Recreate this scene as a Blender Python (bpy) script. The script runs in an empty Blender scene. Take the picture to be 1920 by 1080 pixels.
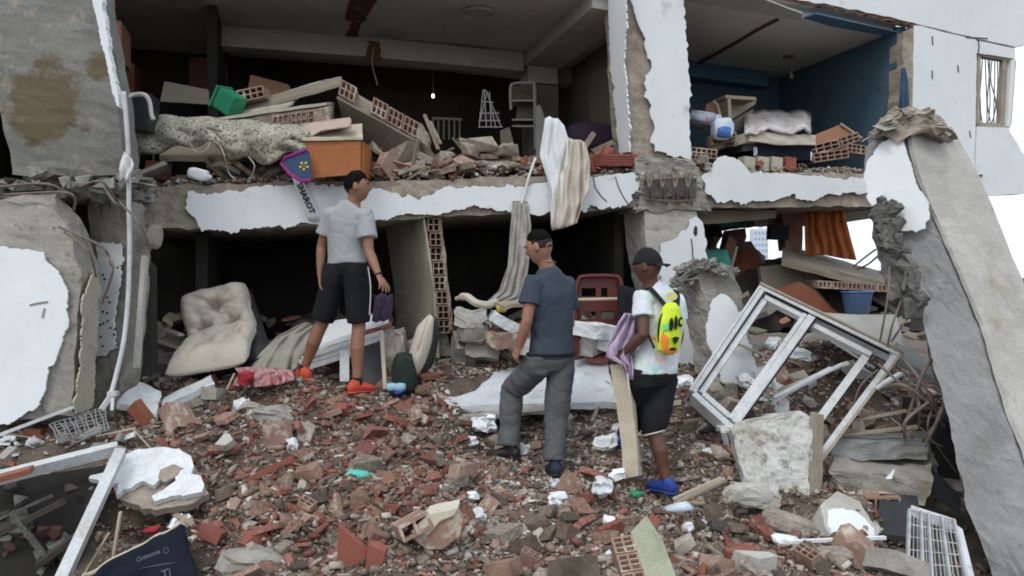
import bpy, bmesh, math, random
import numpy as np
from mathutils import Vector as V, Matrix, noise, Euler

# ------------------------------------------------------------------ camera, world, sun, exposure
SC = bpy.context.scene
COL = SC.collection
F = 1500.0
PITCH = math.atan(-20.0 / F)
CAMZ = 1.5
cd = bpy.data.cameras.new('camera'); cam = bpy.data.objects.new('camera', cd); COL.objects.link(cam)
cam.location = (0, 0, CAMZ); cam.rotation_euler = (math.pi / 2 + PITCH, 0, 0)
cd.sensor_width = 36; cd.lens = 36 * F / 1920; cd.clip_start = 0.05; cd.clip_end = 4000
SC.camera = cam
w = bpy.data.worlds.new('World'); SC.world = w; w.use_nodes = True
nt = w.node_tree; nt.nodes.clear()
out = nt.nodes.new('ShaderNodeOutputWorld'); bg = nt.nodes.new('ShaderNodeBackground')
sky = nt.nodes.new('ShaderNodeTexSky'); sky.sky_type = 'NISHITA'; sky.sun_disc = False
sky.sun_elevation = math.radians(38); sky.sun_rotation = math.radians(200); sky.dust_density = 3.0; sky.air_density = 1.0
mixw = nt.nodes.new('ShaderNodeMixRGB'); mixw.inputs[0].default_value = 0.82
tcw = nt.nodes.new('ShaderNodeTexCoord'); nzw = nt.nodes.new('ShaderNodeTexNoise'); nzw.inputs['Scale'].default_value = 2.2
nzw.inputs['Detail'].default_value = 5
rw = nt.nodes.new('ShaderNodeValToRGB')
rw.color_ramp.elements[0].position = .3; rw.color_ramp.elements[0].color = (9.2, 10.2, 11.3, 1)
rw.color_ramp.elements[1].position = .75; rw.color_ramp.elements[1].color = (12.0, 12.8, 13.6, 1)
nt.links.new(tcw.outputs['Generated'], nzw.inputs['Vector']); nt.links.new(nzw.outputs['Fac'], rw.inputs[0])
nt.links.new(sky.outputs[0], mixw.inputs[1]); nt.links.new(rw.outputs[0], mixw.inputs[2])
nt.links.new(mixw.outputs[0], bg.inputs[0]); bg.inputs[1].default_value = 0.12
nt.links.new(bg.outputs[0], out.inputs[0])
sd = bpy.data.lights.new('sun', 'SUN'); sd.energy = 1.1; sd.angle = math.radians(18); sd.color = (1, .96, .9)
sun = bpy.data.objects.new('sun', sd); COL.objects.link(sun)
sun.rotation_euler = (math.radians(38), 0, math.radians(-28))
SC.view_settings.view_transform = 'Standard'; SC.view_settings.look = 'None'
SC.view_settings.gamma = 1; SC.view_settings.use_curve_mapping = False
SC.view_settings.exposure = 0.06
SC.render.engine = 'CYCLES'
SC.cycles.max_bounces = 6; SC.cycles.diffuse_bounces = 3; SC.cycles.glossy_bounces = 2
SC.cycles.use_denoising = True
SC.cycles.pixel_filter_type = 'BLACKMAN_HARRIS'; SC.cycles.filter_width = 1.8

# ------------------------------------------------------------------ helpers
cp, sp = math.cos(PITCH), math.sin(PITCH)
def ray(px, py):
    a = (px - 960) / F; b = (540 - py) / F
    return V((a, cp - b * sp, sp + b * cp))
def at(px, py, Y):
    d = ray(px, py); return V((0, 0, CAMZ)) + d * (Y / d.y)
def hit(px, py, P, N):
    d = ray(px, py); c = V((0, 0, CAMZ)); return c + d * ((P - c).dot(N) / d.dot(N))
class Face:
    def __init__(s, a, b, c):
        s.P = a; s.N = (b - a).cross(c - a).normalized()
        if s.N.dot(V((0, 0, CAMZ)) - a) < 0: s.N = -s.N
    def p(s, px, py, off=0.0): return hit(px, py, s.P + s.N * off, s.N)
# facade frame
TH = math.radians(16)
U = V((math.cos(TH), math.sin(TH), 0)); W = V((-math.sin(TH), math.cos(TH), 0)); O = at(1180, 520, 7.9); O.z = 0
Z = V((0, 0, 1))
def FP(px, py, v=0.0): return hit(px, py, O + W * v, W)
def fac(u, v, z): return O + U * u + W * v + Z * z
def uv(p):
    d = p - O; return d.dot(U), d.dot(W)

LOC = {}
def tag(o, label=None, cat=None, group=None, kind=None):
    if label: o['label'] = label
    if cat: o['category'] = cat
    if group: o['group'] = group
    if kind: o['kind'] = kind
def thing(name, label, cat, loc, group=None):
    o = bpy.data.objects.new(name, None); COL.objects.link(o); o.location = loc; o.empty_display_size = .1
    LOC[o.name] = V(loc); tag(o, label, cat, group); return o
class MB:
    def __init__(s): s.v = []; s.f = []; s.m = []
    def add(s, vs, fs, mi=0):
        n = len(s.v); s.v += [V(p) for p in vs]; s.f += [tuple(i + n for i in f) for f in fs]; s.m += [mi] * len(fs); return s
    def box(s, c, size, R=None, mi=0):
        R = R or Matrix.Identity(3); h = V(size) / 2
        vs = [V(c) + R @ V((x * h.x, y * h.y, z * h.z)) for x in (-1, 1) for y in (-1, 1) for z in (-1, 1)]
        return s.add(vs, [(0, 1, 3, 2), (4, 6, 7, 5), (0, 4, 5, 1), (2, 3, 7, 6), (0, 2, 6, 4), (1, 5, 7, 3)], mi)
    def bar(s, a, b, wd, h, up=Z, mi=0):
        a, b = V(a), V(b); t = (b - a).normalized(); x = t.cross(V(up))
        if x.length < 1e-3: x = t.cross(V((1, 0, 0)))
        x.normalize(); y = x.cross(t)
        R = Matrix((x, t, y)).transposed(); return s.box((a + b) / 2, (wd, (b - a).length, h), R, mi)
    def prism(s, pts, ext, mi=0):
        n = len(pts); pts = [V(p) for p in pts]; e = V(ext)
        return s.add(pts + [p + e for p in pts], [tuple(range(n)), tuple(range(2 * n - 1, n - 1, -1))] +
                     [(i, i + n, (i + 1) % n + n, (i + 1) % n) for i in range(n)], mi)
    def tube(s, pts, r, n=6, mi=0):
        pts = [V(p) for p in pts]; vs = []; fs = []; k = len(pts); prev = None
        for i, p in enumerate(pts):
            t = (pts[min(i + 1, k - 1)] - pts[max(i - 1, 0)]).normalized()
            x = prev - t * prev.dot(t) if prev else t.orthogonal(); x.normalize(); prev = x; y = t.cross(x)
            rr = r[i] if isinstance(r, (list, tuple)) else r
            for j in range(n):
                a = 2 * math.pi * j / n; vs.append(p + (x * math.cos(a) + y * math.sin(a)) * rr)
        for i in range(k - 1):
            for j in range(n): fs.append((i * n + j, i * n + (j + 1) % n, (i + 1) * n + (j + 1) % n, (i + 1) * n + j))
        fs += [tuple(range(n - 1, -1, -1)), tuple(range((k - 1) * n, k * n))]
        return s.add(vs, fs, mi)
    def loft4(s, rings, seg=6, per=4, amp=.01, fr=6, endamp=0, mi=0, seed=0):
        """box-like loft through rings of four corners, its surface displaced by noise"""
        R = []; nR = len(rings)
        for i in range(nR - 1):
            for k in range(seg + (1 if i == nR - 2 else 0)):
                t = k / seg; c = [rings[i][j].lerp(rings[i + 1][j], t) for j in range(4)]; ring = []
                for j in range(4):
                    for q in range(per): ring.append(c[j].lerp(c[(j + 1) % 4], q / per))
                R.append(ring)
        n = per * 4; sd_ = V((seed * 7.3, seed * 3.1, seed * 1.7))
        def disp(p, a):
            d = noise.noise_vector(p * fr + sd_) + noise.noise_vector(p * fr * 3.1 + sd_) * .5; return p + d * a
        vs = []; L = len(R)
        for i, ring in enumerate(R):
            e = endamp * max(0, 1 - min(i, L - 1 - i) / 2.0)
            vs += [disp(p, amp + e) for p in ring]
        fs = [(i * n + j, i * n + (j + 1) % n, (i + 1) * n + (j + 1) % n, (i + 1) * n + j) for i in range(L - 1) for j in range(n)]
        s.add(vs, fs, mi)
        for base, ring in ((0, R[0]), ((L - 1) * n, R[-1])):        # gridded caps
            c = [ring[0], ring[per], ring[2 * per], ring[3 * per]]; g = []
            for a in range(per + 1):
                for b in range(per + 1):
                    p = c[0].lerp(c[1], a / per).lerp(c[3].lerp(c[2], a / per), b / per); g.append(disp(p, amp + endamp))
            s.add(g, [(a * (per + 1) + b, a * (per + 1) + b + 1, (a + 1) * (per + 1) + b + 1, (a + 1) * (per + 1) + b) for a in range(per) for b in range(per)], mi)
        return s
    def grid(s, xs, ys, solid, z0, z1, o=V((0, 0, 0)), ux=V((1, 0, 0)), uy=V((0, 1, 0)), uz=V((0, 0, 1)), mi=0):
        """solid[i][j] cells extruded z0..z1 with no inner faces"""
        nx, ny = len(xs) - 1, len(ys) - 1; idx = {}; vs = []
        def vid(i, j, k):
            if (i, j, k) not in idx:
                idx[(i, j, k)] = len(vs); vs.append(o + ux * xs[i] + uy * ys[j] + uz * (z1 if k else z0))
            return idx[(i, j, k)]
        S = lambda i, j: 0 <= i < nx and 0 <= j < ny and solid[i][j]; fs = []
        for i in range(nx):
            for j in range(ny):
                if not solid[i][j]: continue
                fs.append((vid(i, j, 0), vid(i, j + 1, 0), vid(i + 1, j + 1, 0), vid(i + 1, j, 0)))
                fs.append((vid(i, j, 1), vid(i + 1, j, 1), vid(i + 1, j + 1, 1), vid(i, j + 1, 1)))
                if not S(i - 1, j): fs.append((vid(i, j, 0), vid(i, j, 1), vid(i, j + 1, 1), vid(i, j + 1, 0)))
                if not S(i + 1, j): fs.append((vid(i + 1, j, 0), vid(i + 1, j + 1, 0), vid(i + 1, j + 1, 1), vid(i + 1, j, 1)))
                if not S(i, j - 1): fs.append((vid(i, j, 0), vid(i + 1, j, 0), vid(i + 1, j, 1), vid(i, j, 1)))
                if not S(i, j + 1): fs.append((vid(i, j + 1, 0), vid(i, j + 1, 1), vid(i + 1, j + 1, 1), vid(i + 1, j + 1, 0)))
        return s.add(vs, fs, mi)
    def sheet(s, rows, th=0.004, mi=0):
        """cloth: rows of points, given a thickness"""
        n, m = len(rows), len(rows[0]); P = [[V(p) for p in r] for r in rows]; top = []; bot = []
        for i in range(n):
            for j in range(m):
                a = P[min(i + 1, n - 1)][j] - P[max(i - 1, 0)][j]; b = P[i][min(j + 1, m - 1)] - P[i][max(j - 1, 0)]
                nn = a.cross(b); nn = nn.normalized() if nn.length > 1e-9 else Z
                top.append(P[i][j] + nn * th / 2); bot.append(P[i][j] - nn * th / 2)
        N = n * m; fs = []
        for i in range(n - 1):
            for j in range(m - 1):
                q = (i * m + j, i * m + j + 1, (i + 1) * m + j + 1, (i + 1) * m + j); fs += [q, tuple(x + N for x in reversed(q))]
        for j in range(m - 1):
            fs.append((j, j + N, j + 1 + N, j + 1)); k = (n - 1) * m + j; fs.append((k, k + 1, k + 1 + N, k + N))
        for i in range(n - 1):
            k = i * m; fs.append((k, k + m, k + m + N, k + N)); k = i * m + m - 1; fs.append((k, k + N, k + m + N, k + m))
        return s.add(top + bot, fs, mi)
    def shard(s, c, size, R=None, seed=0, n=9, mi=0):
        """angular broken piece: hull of a few random points"""
        r = random.Random(seed); bm = bmesh.new(); R = R or Matrix.Identity(3)
        for _ in range(n): bm.verts.new((r.choice((-1, 1)) * r.uniform(.45, 1) * size[0] / 2, r.choice((-1, 1)) * r.uniform(.3, 1) * size[1] / 2, r.choice((-1, 1)) * r.uniform(.5, 1) * size[2] / 2))
        bmesh.ops.convex_hull(bm, input=bm.verts[:]); bmesh.ops.delete(bm, geom=[v for v in bm.verts if not v.link_faces], context='VERTS')
        bm.verts.index_update(); vs = [V(c) + R @ v.co for v in bm.verts]; fs = [tuple(v.index for v in f.verts) for f in bm.faces]; bm.free(); return s.add(vs, fs, mi)
    def rock(s, c, size, R=None, seed=0, sub=2, amp=.25, mi=0):
        bm = bmesh.new(); bmesh.ops.create_icosphere(bm, subdivisions=sub, radius=1.0); R = R or Matrix.Identity(3); vs = []
        for v in bm.verts:
            p = v.co.copy(); q = V([math.copysign(abs(x) ** .6, x) for x in p])
            q += noise.noise_vector(p * 1.3 + V((seed * 3.7, seed, 0))) * amp * 1.6 + noise.noise_vector(p * 3.7 + V((seed, 0, 9))) * amp * .7
            vs.append(V(c) + R @ V((q.x * size[0] / 2, q.y * size[1] / 2, q.z * size[2] / 2)))
        fs = [tuple(v.index for v in f.verts) for f in bm.faces]; bm.free(); return s.add(vs, fs, mi)
def meshof(mb, base, name, mats, smooth=False):
    me = bpy.data.meshes.new(name)
    me.from_pydata([tuple(p - base) for p in mb.v], [], mb.f)
    for m in (mats if isinstance(mats, (list, tuple)) else [mats]): me.materials.append(m)
    if any(mb.m): me.polygons.foreach_set('material_index', mb.m)
    if smooth: me.polygons.foreach_set('use_smooth', [True] * len(me.polygons))
    bm = bmesh.new(); bm.from_mesh(me); bmesh.ops.recalc_face_normals(bm, faces=bm.faces); bm.to_mesh(me); bm.free()
    me.update(); return me
def put(name, mb, mat, parent=None, label=None, cat=None, group=None, kind=None, smooth=False):
    if parent is not None: base = LOC[parent.name]
    else:
        lo = V([min(p[i] for p in mb.v) for i in range(3)]); hi = V([max(p[i] for p in mb.v) for i in range(3)])
        base = V(((lo.x + hi.x) / 2, (lo.y + hi.y) / 2, lo.z))
    o = bpy.data.objects.new(name, meshof(mb, base, name, mat, smooth)); COL.objects.link(o)
    if parent is not None: o.parent = parent
    else: o.location = base
    LOC[o.name] = base; tag(o, label, cat, group, kind); return o
def rag(pts, amp, step=12, seed=1, closed=True):
    """ragged pixel-space outline"""
    rnd = random.Random(seed); r = []; n = len(pts)
    for i in range(n if closed else n - 1):
        a, b = pts[i], pts[(i + 1) % n]; d = math.dist(a, b); k = max(1, int(d / step))
        for q in range(k):
            t = q / k; j = (amp if q else amp * .3) * rnd.choice((.3, .5, .8, 1.6))
            r.append((a[0] + (b[0] - a[0]) * t + rnd.uniform(-j, j), a[1] + (b[1] - a[1]) * t + rnd.uniform(-j, j)))
    return r
def rot(x=0, y=0, z=0): return Euler((math.radians(x), math.radians(y), math.radians(z))).to_matrix()
def wob(a, b, n=8, sag=0.0, jit=0.0, seed=0):
    r = random.Random(seed); a, b = V(a), V(b); o = []
    for i in range(n + 1):
        t = i / n; p = a.lerp(b, t) - Z * sag * 4 * t * (1 - t)
        if 0 < i < n: p += V((r.uniform(-1, 1), r.uniform(-1, 1), r.uniform(-1, 1))) * jit
        o.append(p)
    return o
def curve(pts, n=6):
    """Catmull-Rom through points"""
    pts = [V(p) for p in pts]; r = []
    for i in range(len(pts) - 1):
        a = pts[max(i - 1, 0)]; b = pts[i]; c = pts[i + 1]; d = pts[min(i + 2, len(pts) - 1)]
        for k in range(n):
            t = k / n; r.append(.5 * ((2 * b) + (c - a) * t + (2 * a - 5 * b + 4 * c - d) * t * t + (3 * b - a - 3 * c + d) * t ** 3))
    return r + [pts[-1]]

# ------------------------------------------------------------------ materials
def mat(name, c1, c2=None, sc=3.0, c3=None, sc3=12, t3=.6, rough=.9, bump=.3, bs=40, rand=0, obj=0, hues=None, spec=.3, dirt=None, dsc=1.2, dt=.55, metal=0, fv=.12):
    m = bpy.data.materials.new(name); m.use_nodes = True; t = m.node_tree; N = t.nodes; L = t.links; N.clear()
    o = N.new('ShaderNodeOutputMaterial'); b = N.new('ShaderNodeBsdfPrincipled'); L.new(b.outputs[0], o.inputs[0])
    b.inputs['Roughness'].default_value = rough; b.inputs['Specular IOR Level'].default_value = spec; b.inputs['Metallic'].default_value = metal
    tc = N.new('ShaderNodeTexCoord'); vec = tc.outputs['Object']
    if rand or obj or hues:
        oi = N.new('ShaderNodeObjectInfo'); ad = N.new('ShaderNodeVectorMath'); ad.operation = 'ADD'
        L.new(vec, ad.inputs[0]); mul = N.new('ShaderNodeVectorMath'); mul.operation = 'SCALE'
        cmb = N.new('ShaderNodeCombineXYZ'); L.new(oi.outputs['Random'], cmb.inputs[0]); L.new(oi.outputs['Random'], cmb.inputs[2])
        mul.inputs['Scale'].default_value = 37.0; L.new(cmb.outputs[0], mul.inputs[0]); L.new(mul.outputs[0], ad.inputs[1]); vec = ad.outputs[0]
    def nz(s, det=6, ro=.6):
        n = N.new('ShaderNodeTexNoise'); n.inputs['Scale'].default_value = s; n.inputs['Detail'].default_value = det
        n.inputs['Roughness'].default_value = ro; L.new(vec, n.inputs['Vector']); return n.outputs['Fac']
    def ramp(f, a, b_, lo=.35, hi=.65):
        r = N.new('ShaderNodeMapRange'); r.inputs['From Min'].default_value = lo; r.inputs['From Max'].default_value = hi; L.new(f, r.inputs['Value'])
        x = N.new('ShaderNodeMixRGB'); L.new(r.outputs[0], x.inputs[0])
        for k, q in ((1, a), (2, b_)):
            if isinstance(q, tuple): x.inputs[k].default_value = (*q, 1)
            else: L.new(q, x.inputs[k])
        return x.outputs[0]
    if hues:                                       # colour chosen per island (stuff) or per object
        if rand: gi = N.new('ShaderNodeNewGeometry'); f = gi.outputs['Random Per Island']
        else: f = oi.outputs['Random']
        cr = N.new('ShaderNodeValToRGB'); cr.color_ramp.interpolation = 'CONSTANT'; e = cr.color_ramp.elements
        for k, h in enumerate(hues):
            if k < 2: e[k].position = k / len(hues); e[k].color = (*h, 1)
            else: q = e.new(k / len(hues)); q.color = (*h, 1)
        L.new(f, cr.inputs[0]); col = cr.outputs[0]
        g = N.new('ShaderNodeMixRGB'); g.blend_type = 'MULTIPLY'; g.inputs[0].default_value = 1; L.new(col, g.inputs[1])
        L.new(ramp(nz(sc), (.62, .6, .58), (1.25, 1.22, 1.2)), g.inputs[2]); col = g.outputs[0]
    else:
        col = ramp(nz(sc), c1, c2 or tuple(x * .75 for x in c1))
    if c3: col = ramp(nz(sc3, 8, .7), col, c3, t3, t3 + .08)
    if dirt: col = ramp(nz(dsc, 7, .65), col, dirt, dt, dt + .15)
    fine = ramp(nz(bs * 2.2, 3), (1 - fv, 1 - fv, 1 - fv), (1 + fv / 2, 1 + fv / 2, 1 + fv / 2)); g = N.new('ShaderNodeMixRGB'); g.blend_type = 'MULTIPLY'; g.inputs[0].default_value = 1
    L.new(col, g.inputs[1]); L.new(fine, g.inputs[2]); L.new(g.outputs[0], b.inputs['Base Color'])
    if bump:
        bp = N.new('ShaderNodeBump'); bp.inputs['Strength'].default_value = min(1, bump); bp.inputs['Distance'].default_value = .02 * bump
        L.new(nz(bs, 8, .65), bp.inputs['Height']); L.new(bp.outputs[0], b.inputs['Normal'])
    return m
def spot(m, c, rad, col, sc=4.0):
    t = m.node_tree; N = t.nodes; L = t.links; b = [n for n in N if n.type == 'BSDF_PRINCIPLED'][0]; src = b.inputs['Base Color'].links[0].from_socket
    tc = N.new('ShaderNodeTexCoord'); ds = N.new('ShaderNodeVectorMath'); ds.operation = 'DISTANCE'; L.new(tc.outputs['Object'], ds.inputs[0]); ds.inputs[1].default_value = tuple(c)
    n = N.new('ShaderNodeTexNoise'); n.inputs['Scale'].default_value = sc; n.inputs['Detail'].default_value = 9; n.inputs['Roughness'].default_value = .68; L.new(tc.outputs['Object'], n.inputs['Vector'])
    ma = N.new('ShaderNodeMath'); ma.operation = 'MULTIPLY_ADD'; L.new(n.outputs['Fac'], ma.inputs[0]); ma.inputs[1].default_value = -rad * 2.6; L.new(ds.outputs['Value'], ma.inputs[2])
    r = N.new('ShaderNodeMapRange'); r.inputs['From Min'].default_value = -rad * .22; r.inputs['From Max'].default_value = -rad * .66; L.new(ma.outputs[0], r.inputs['Value'])
    x = N.new('ShaderNodeMixRGB'); L.new(r.outputs[0], x.inputs[0]); L.new(src, x.inputs[1]); x.inputs[2].default_value = (*col, 1); L.new(x.outputs[0], b.inputs['Base Color'])
def emis(name, c, s):
    m = bpy.data.materials.new(name); m.use_nodes = True; b = m.node_tree.nodes['Principled BSDF']
    b.inputs['Base Color'].default_value = (*c, 1); b.inputs['Emission Color'].default_value = (*c, 1); b.inputs['Emission Strength'].default_value = s; return m
PL = (.66, .71, .76)
m_plaster = mat('white_plaster', PL, (.58, .63, .68), 2.5, bump=.25, bs=25, dirt=(.42, .41, .38), dsc=3, dt=.64, spec=.2)
m_dusty = mat('dusty_white_render', (.56, .59, .62), (.46, .48, .5), 3, bump=.3, bs=20, dirt=(.34, .30, .26), dsc=4, dt=.56)
m_facade = mat('facade_paint', (.70, .73, .745), (.64, .67, .685), 1.6, bump=.22, bs=9, dirt=(.46, .45, .43), dsc=4, dt=.60, spec=.2, fv=.02)
m_conc = mat('concrete', (.34, .32, .285), (.24, .225, .2), 4, c3=(.16, .145, .12), sc3=14, t3=.6, bump=.9, bs=22, dirt=(.21, .17, .12), dsc=2, dt=.57)
m_concl = mat('light_concrete', (.47, .455, .42), (.38, .365, .33), 3, c3=(.24, .22, .19), sc3=9, t3=.63, bump=.7, bs=26, dirt=(.33, .3, .25), dsc=2.2, dt=.55)
m_concg = mat('grey_concrete', (.27, .28, .28), (.21, .215, .215), 2.5, c3=(.15, .148, .14), sc3=14, t3=.61, bump=.7, bs=26, dirt=(.17, .16, .14), dsc=1.6, dt=.54)
m_concstain = mat('stained_concrete', (.21, .21, .195), (.165, .165, .15), 2, c3=(.27, .24, .2), sc3=5, t3=.58, bump=.6, bs=18, dirt=(.135, .1, .06), dsc=1.5, dt=.56)
m_rough = mat('broken_concrete', (.33, .325, .3), (.17, .165, .15), 11, c3=(.12, .115, .1), sc3=24, t3=.56, bump=1.0, bs=30)
m_roughd = mat('dark_broken_concrete', (.17, .165, .155), (.08, .078, .072), 11, c3=(.05, .05, .045), sc3=24, t3=.56, bump=1.0, bs=30)
m_mortar = mat('mortar_edge', (.40, .35, .29), (.27, .225, .18), 9, c3=(.2, .13, .09), sc3=18, t3=.62, bump=1, bs=35)
m_cream = mat('cream_plaster', (.42, .40, .32), (.35, .33, .26), 2, bump=.3, bs=20, dirt=(.25, .23, .18), dsc=2)
m_greenpl = mat('green_grey_plaster', (.33, .35, .26), (.24, .25, .18), 4, bump=.4, bs=30, obj=1)
m_ceil = mat('ceiling_paint', (.60, .59, .56), (.52, .51, .48), 1.2, bump=.1, bs=10, dirt=(.2, .19, .17), dsc=.8, dt=.6)
m_ceil_lit = mat('light_lifted_ceiling_paint', (.66, .65, .62), (.56, .55, .52), 1.2, bump=.1, bs=10, dirt=(.38, .36, .33), dsc=1.2, dt=.6, fv=.03)  # ceiling paint lifted: the right room's stronger light is put into the colour
m_beam = mat('beam_paint', (.52, .51, .47), (.44, .43, .4), 1.5, bump=.15, bs=12)
m_stain = mat('rust_stain', (.16, .085, .045), (.09, .055, .035), 6, bump=.5)
m_inner = mat('dim_inner_wall', (.055, .046, .04), (.035, .03, .026), 1.5, bump=.2)  # wall brown darkened to paint in the dimness of the rooms
m_dark = mat('dark_inner_wall', (.045, .041, .037), (.02, .019, .018), 1.5, bump=.2)  # near-black wall colour carries the shade of the enclosed rooms
m_taupe = mat('taupe_wall', (.24, .215, .17), (.18, .16, .125), 1.4, bump=.2)
m_blue = mat('blue_wall_paint', (.07, .125, .175), (.06, .11, .155), 1.5, bump=.1, bs=12, dirt=(.04, .07, .1), dsc=2)
m_bluel = mat('blue_beam_paint', (.08, .17, .27), (.07, .145, .235), 2, bump=.1)
m_salmon = mat('salmon_wall', (.40, .17, .13), (.32, .13, .10), 2, bump=.2, dirt=(.3, .24, .2), dsc=3)
REDS = [(.235, .085, .062), (.195, .075, .058), (.28, .13, .10), (.25, .15, .12), (.165, .075, .06), (.32, .21, .175), (.22, .15, .12), (.15, .065, .05)]
BRN = [(.17, .138, .108), (.23, .195, .155), (.11, .088, .07), (.33, .29, .245), (.19, .148, .115), (.095, .085, .074), (.43, .395, .35), (.24, .155, .12)]
m_brick = mat('red_clay', (.3, .1, .07), hues=REDS, sc=9, c3=(.34, .29, .24), sc3=7, t3=.60, bump=.5, bs=30)
m_brickd = mat('dusty_clay', (.31, .21, .165), (.26, .16, .125), 6, c3=(.47, .40, .33), sc3=7, t3=.52, bump=.5, bs=30, obj=1)
m_brickr = mat('clean_red_clay', (.27, .092, .068), (.215, .075, .057), 6, c3=(.4, .33, .27), sc3=6, t3=.64, bump=.4, bs=30, obj=1)
m_lump = mat('mortar_rubble', (.3, .25, .2), hues=BRN, sc=8, c3=(.16, .13, .105), sc3=13, t3=.62, bump=.8, bs=30)
m_white = mat('white_rubble', (.68, .71, .74), (.55, .57, .58), 9, c3=(.4, .37, .33), sc3=7, t3=.63, bump=.6, bs=30, obj=1)
m_foam = mat('white_foam', (.8, .83, .86), (.72, .75, .78), 9, bump=.5, bs=40, obj=1)
m_crumb = mat('crumbs', (.3, .2, .15), hues=[REDS[3], BRN[0], BRN[1], REDS[6], BRN[2], BRN[4], BRN[6], BRN[3], BRN[7], BRN[1], REDS[2], (.45, .43, .40), BRN[0], BRN[3]], rand=1, sc=8, bump=.3)
m_crumbr = mat('brick_crumbs', (.3, .12, .09), hues=[REDS[0], REDS[1], BRN[1], REDS[2], REDS[3], REDS[4], BRN[4], REDS[7], BRN[0]], rand=1, sc=8, bump=.3)
m_crumbp = mat('pale_crumbs', (.5, .46, .4), hues=[BRN[3], BRN[6], (.42, .38, .33), (.44, .33, .28), BRN[1], (.5, .48, .45), REDS[5], (.36, .32, .28), (.62, .63, .63)], rand=1, sc=8, bump=.3)
m_soil = mat('rubble_dust', (.14, .108, .083), (.08, .062, .048), 7, c3=(.24, .2, .16), sc3=16, t3=.60, bump=1, bs=30, dirt=(.05, .038, .03), dsc=.8, dt=.55)  # soil base lowered to paint in shade between the debris
m_steel = mat('painted_steel', (.6, .63, .65), (.45, .47, .48), 8, rough=.5, bump=.1, dirt=(.3, .24, .18), dsc=9, dt=.62)
m_alu = mat('white_window_frame', (.55, .57, .585), (.44, .455, .46), 4, c3=(.33, .29, .24), sc3=26, t3=.62, rough=.5, bump=.3, bs=20, dirt=(.36, .31, .25), dsc=6, dt=.58)
m_alud = mat('dirty_frame_edge', (.36, .31, .25), (.27, .23, .18), 5, rough=.8, bump=.3)
m_rebar = mat('rusty_rebar', (.14, .11, .095), (.2, .16, .135), 9, rough=.85, bump=.5)
m_wood = mat('weathered_wood', (.34, .29, .22), (.24, .2, .15), 5, bump=.4, bs=18)
m_splin = mat('wood_splinter', (.30, .25, .19), (.2, .155, .11), 9, bump=.3, obj=1)
m_orange = mat('orange_veneer', (.36, .125, .04), (.31, .105, .033), 1.5, rough=.5, bump=.05, bs=10)
m_veneer = mat('red_brown_veneer', (.25, .09, .05), (.2, .07, .04), 2, rough=.5, bump=.05)
m_ply = mat('plywood', (.36, .19, .12), (.3, .16, .1), 3, bump=.1)
m_mdf = mat('pale_board', (.5, .44, .34), (.42, .37, .28), 4, bump=.15)
m_beige = mat('beige_cushion', (.55, .5, .42), (.47, .43, .36), 4, bump=.3, bs=60, dirt=(.36, .31, .25), dsc=4, dt=.6)
m_black = mat('black_cloth', (.014, .015, .017), (.022, .023, .026), 8, bump=.3, bs=60, spec=.15)
m_leather = mat('black_leatherette', (.022, .024, .028), (.03, .033, .037), 5, rough=.45, bump=.2)
m_cloth = mat('beige_curtain', (.52, .47, .40), (.44, .39, .33), 3, bump=.2, bs=50)
m_clothw = mat('white_curtain', (.68, .71, .72), (.6, .62, .63), 3, bump=.2, bs=50)
m_grey_cloth = mat('grey_curtain', (.36, .345, .31), (.24, .23, .2), 12, bump=.2, bs=50)
m_khaki = mat('khaki_sheet', (.33, .315, .265), (.25, .24, .2), 5, bump=.3, bs=40)
m_pinkc = mat('red_white_cloth', (.5, .36, .36), (.34, .08, .09), 12, bump=.2, bs=50)
m_red = mat('red_cloth', (.35, .03, .04), (.25, .02, .03), 6, bump=.2)
m_carpet = mat('speckled_carpet', (.46, .44, .36), (.36, .35, .27), 3, c3=(.10, .10, .085), sc3=42, t3=.50, bump=.6, bs=70)
m_green = mat('green_plastic', (.03, .25, .13), (.02, .19, .1), 3, rough=.4, bump=.05)
m_teal = mat('turquoise_cloth', (.12, .52, .42), (.09, .42, .36), 7, bump=.3, bs=40)
m_navy = mat('navy_nylon', (.008, .011, .019), (.012, .015, .025), 5, rough=.9, bump=.3, spec=.1)
m_bluec = mat('blue_cloth', (.045, .085, .16), (.03, .055, .11), 5, bump=.3)
m_mag = mat('magenta_trim', (.32, .03, .22), (.25, .02, .17), 5, bump=.2)
m_purple = mat('purple_fabric', (.085, .06, .105), (.06, .04, .075), 4, bump=.3)
m_och = mat('orange_curtain', (.42, .14, .045), (.30, .09, .03), 6, bump=.2)
m_redpl = mat('maroon_plastic', (.105, .022, .018), (.08, .017, .015), 4, rough=.4, bump=.05)
m_lilac = mat('lilac_cloth', (.50, .40, .55), (.42, .33, .48), 5, bump=.3, bs=50)
m_bedw = mat('floral_blanket', (.58, .57, .55), (.45, .42, .42), 6, c3=(.33, .10, .11), sc3=19, t3=.56, bump=.3, dirt=(.16, .17, .2), dsc=15, dt=.57)
m_bagp = mat('white_plastic_bag', (.6, .66, .72), (.45, .55, .7), 8, rough=.4, bump=.4)
m_bagb = mat('blue_print', (.05, .13, .42), (.08, .2, .5), 8, rough=.4, bump=.2)
m_yel = mat('yellow_plastic', (.6, .5, .05), (.5, .4, .04), 5, rough=.5)
m_skin1 = mat('brown_skin', (.27, .135, .088), (.23, .11, .07), 6, rough=.55, bump=.1, bs=60, spec=.4)
m_skin2 = mat('tan_skin', (.33, .165, .11), (.28, .14, .095), 6, rough=.55, bump=.1, bs=60, spec=.4)
m_skin3 = mat('dark_brown_skin', (.115, .05, .034), (.095, .042, .028), 6, rough=.5, bump=.1, bs=60, spec=.4)
m_hair = mat('black_hair', (.006, .0055, .005), (.011, .010, .009), 60, rough=.9, bump=1, bs=90, spec=.08)
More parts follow.
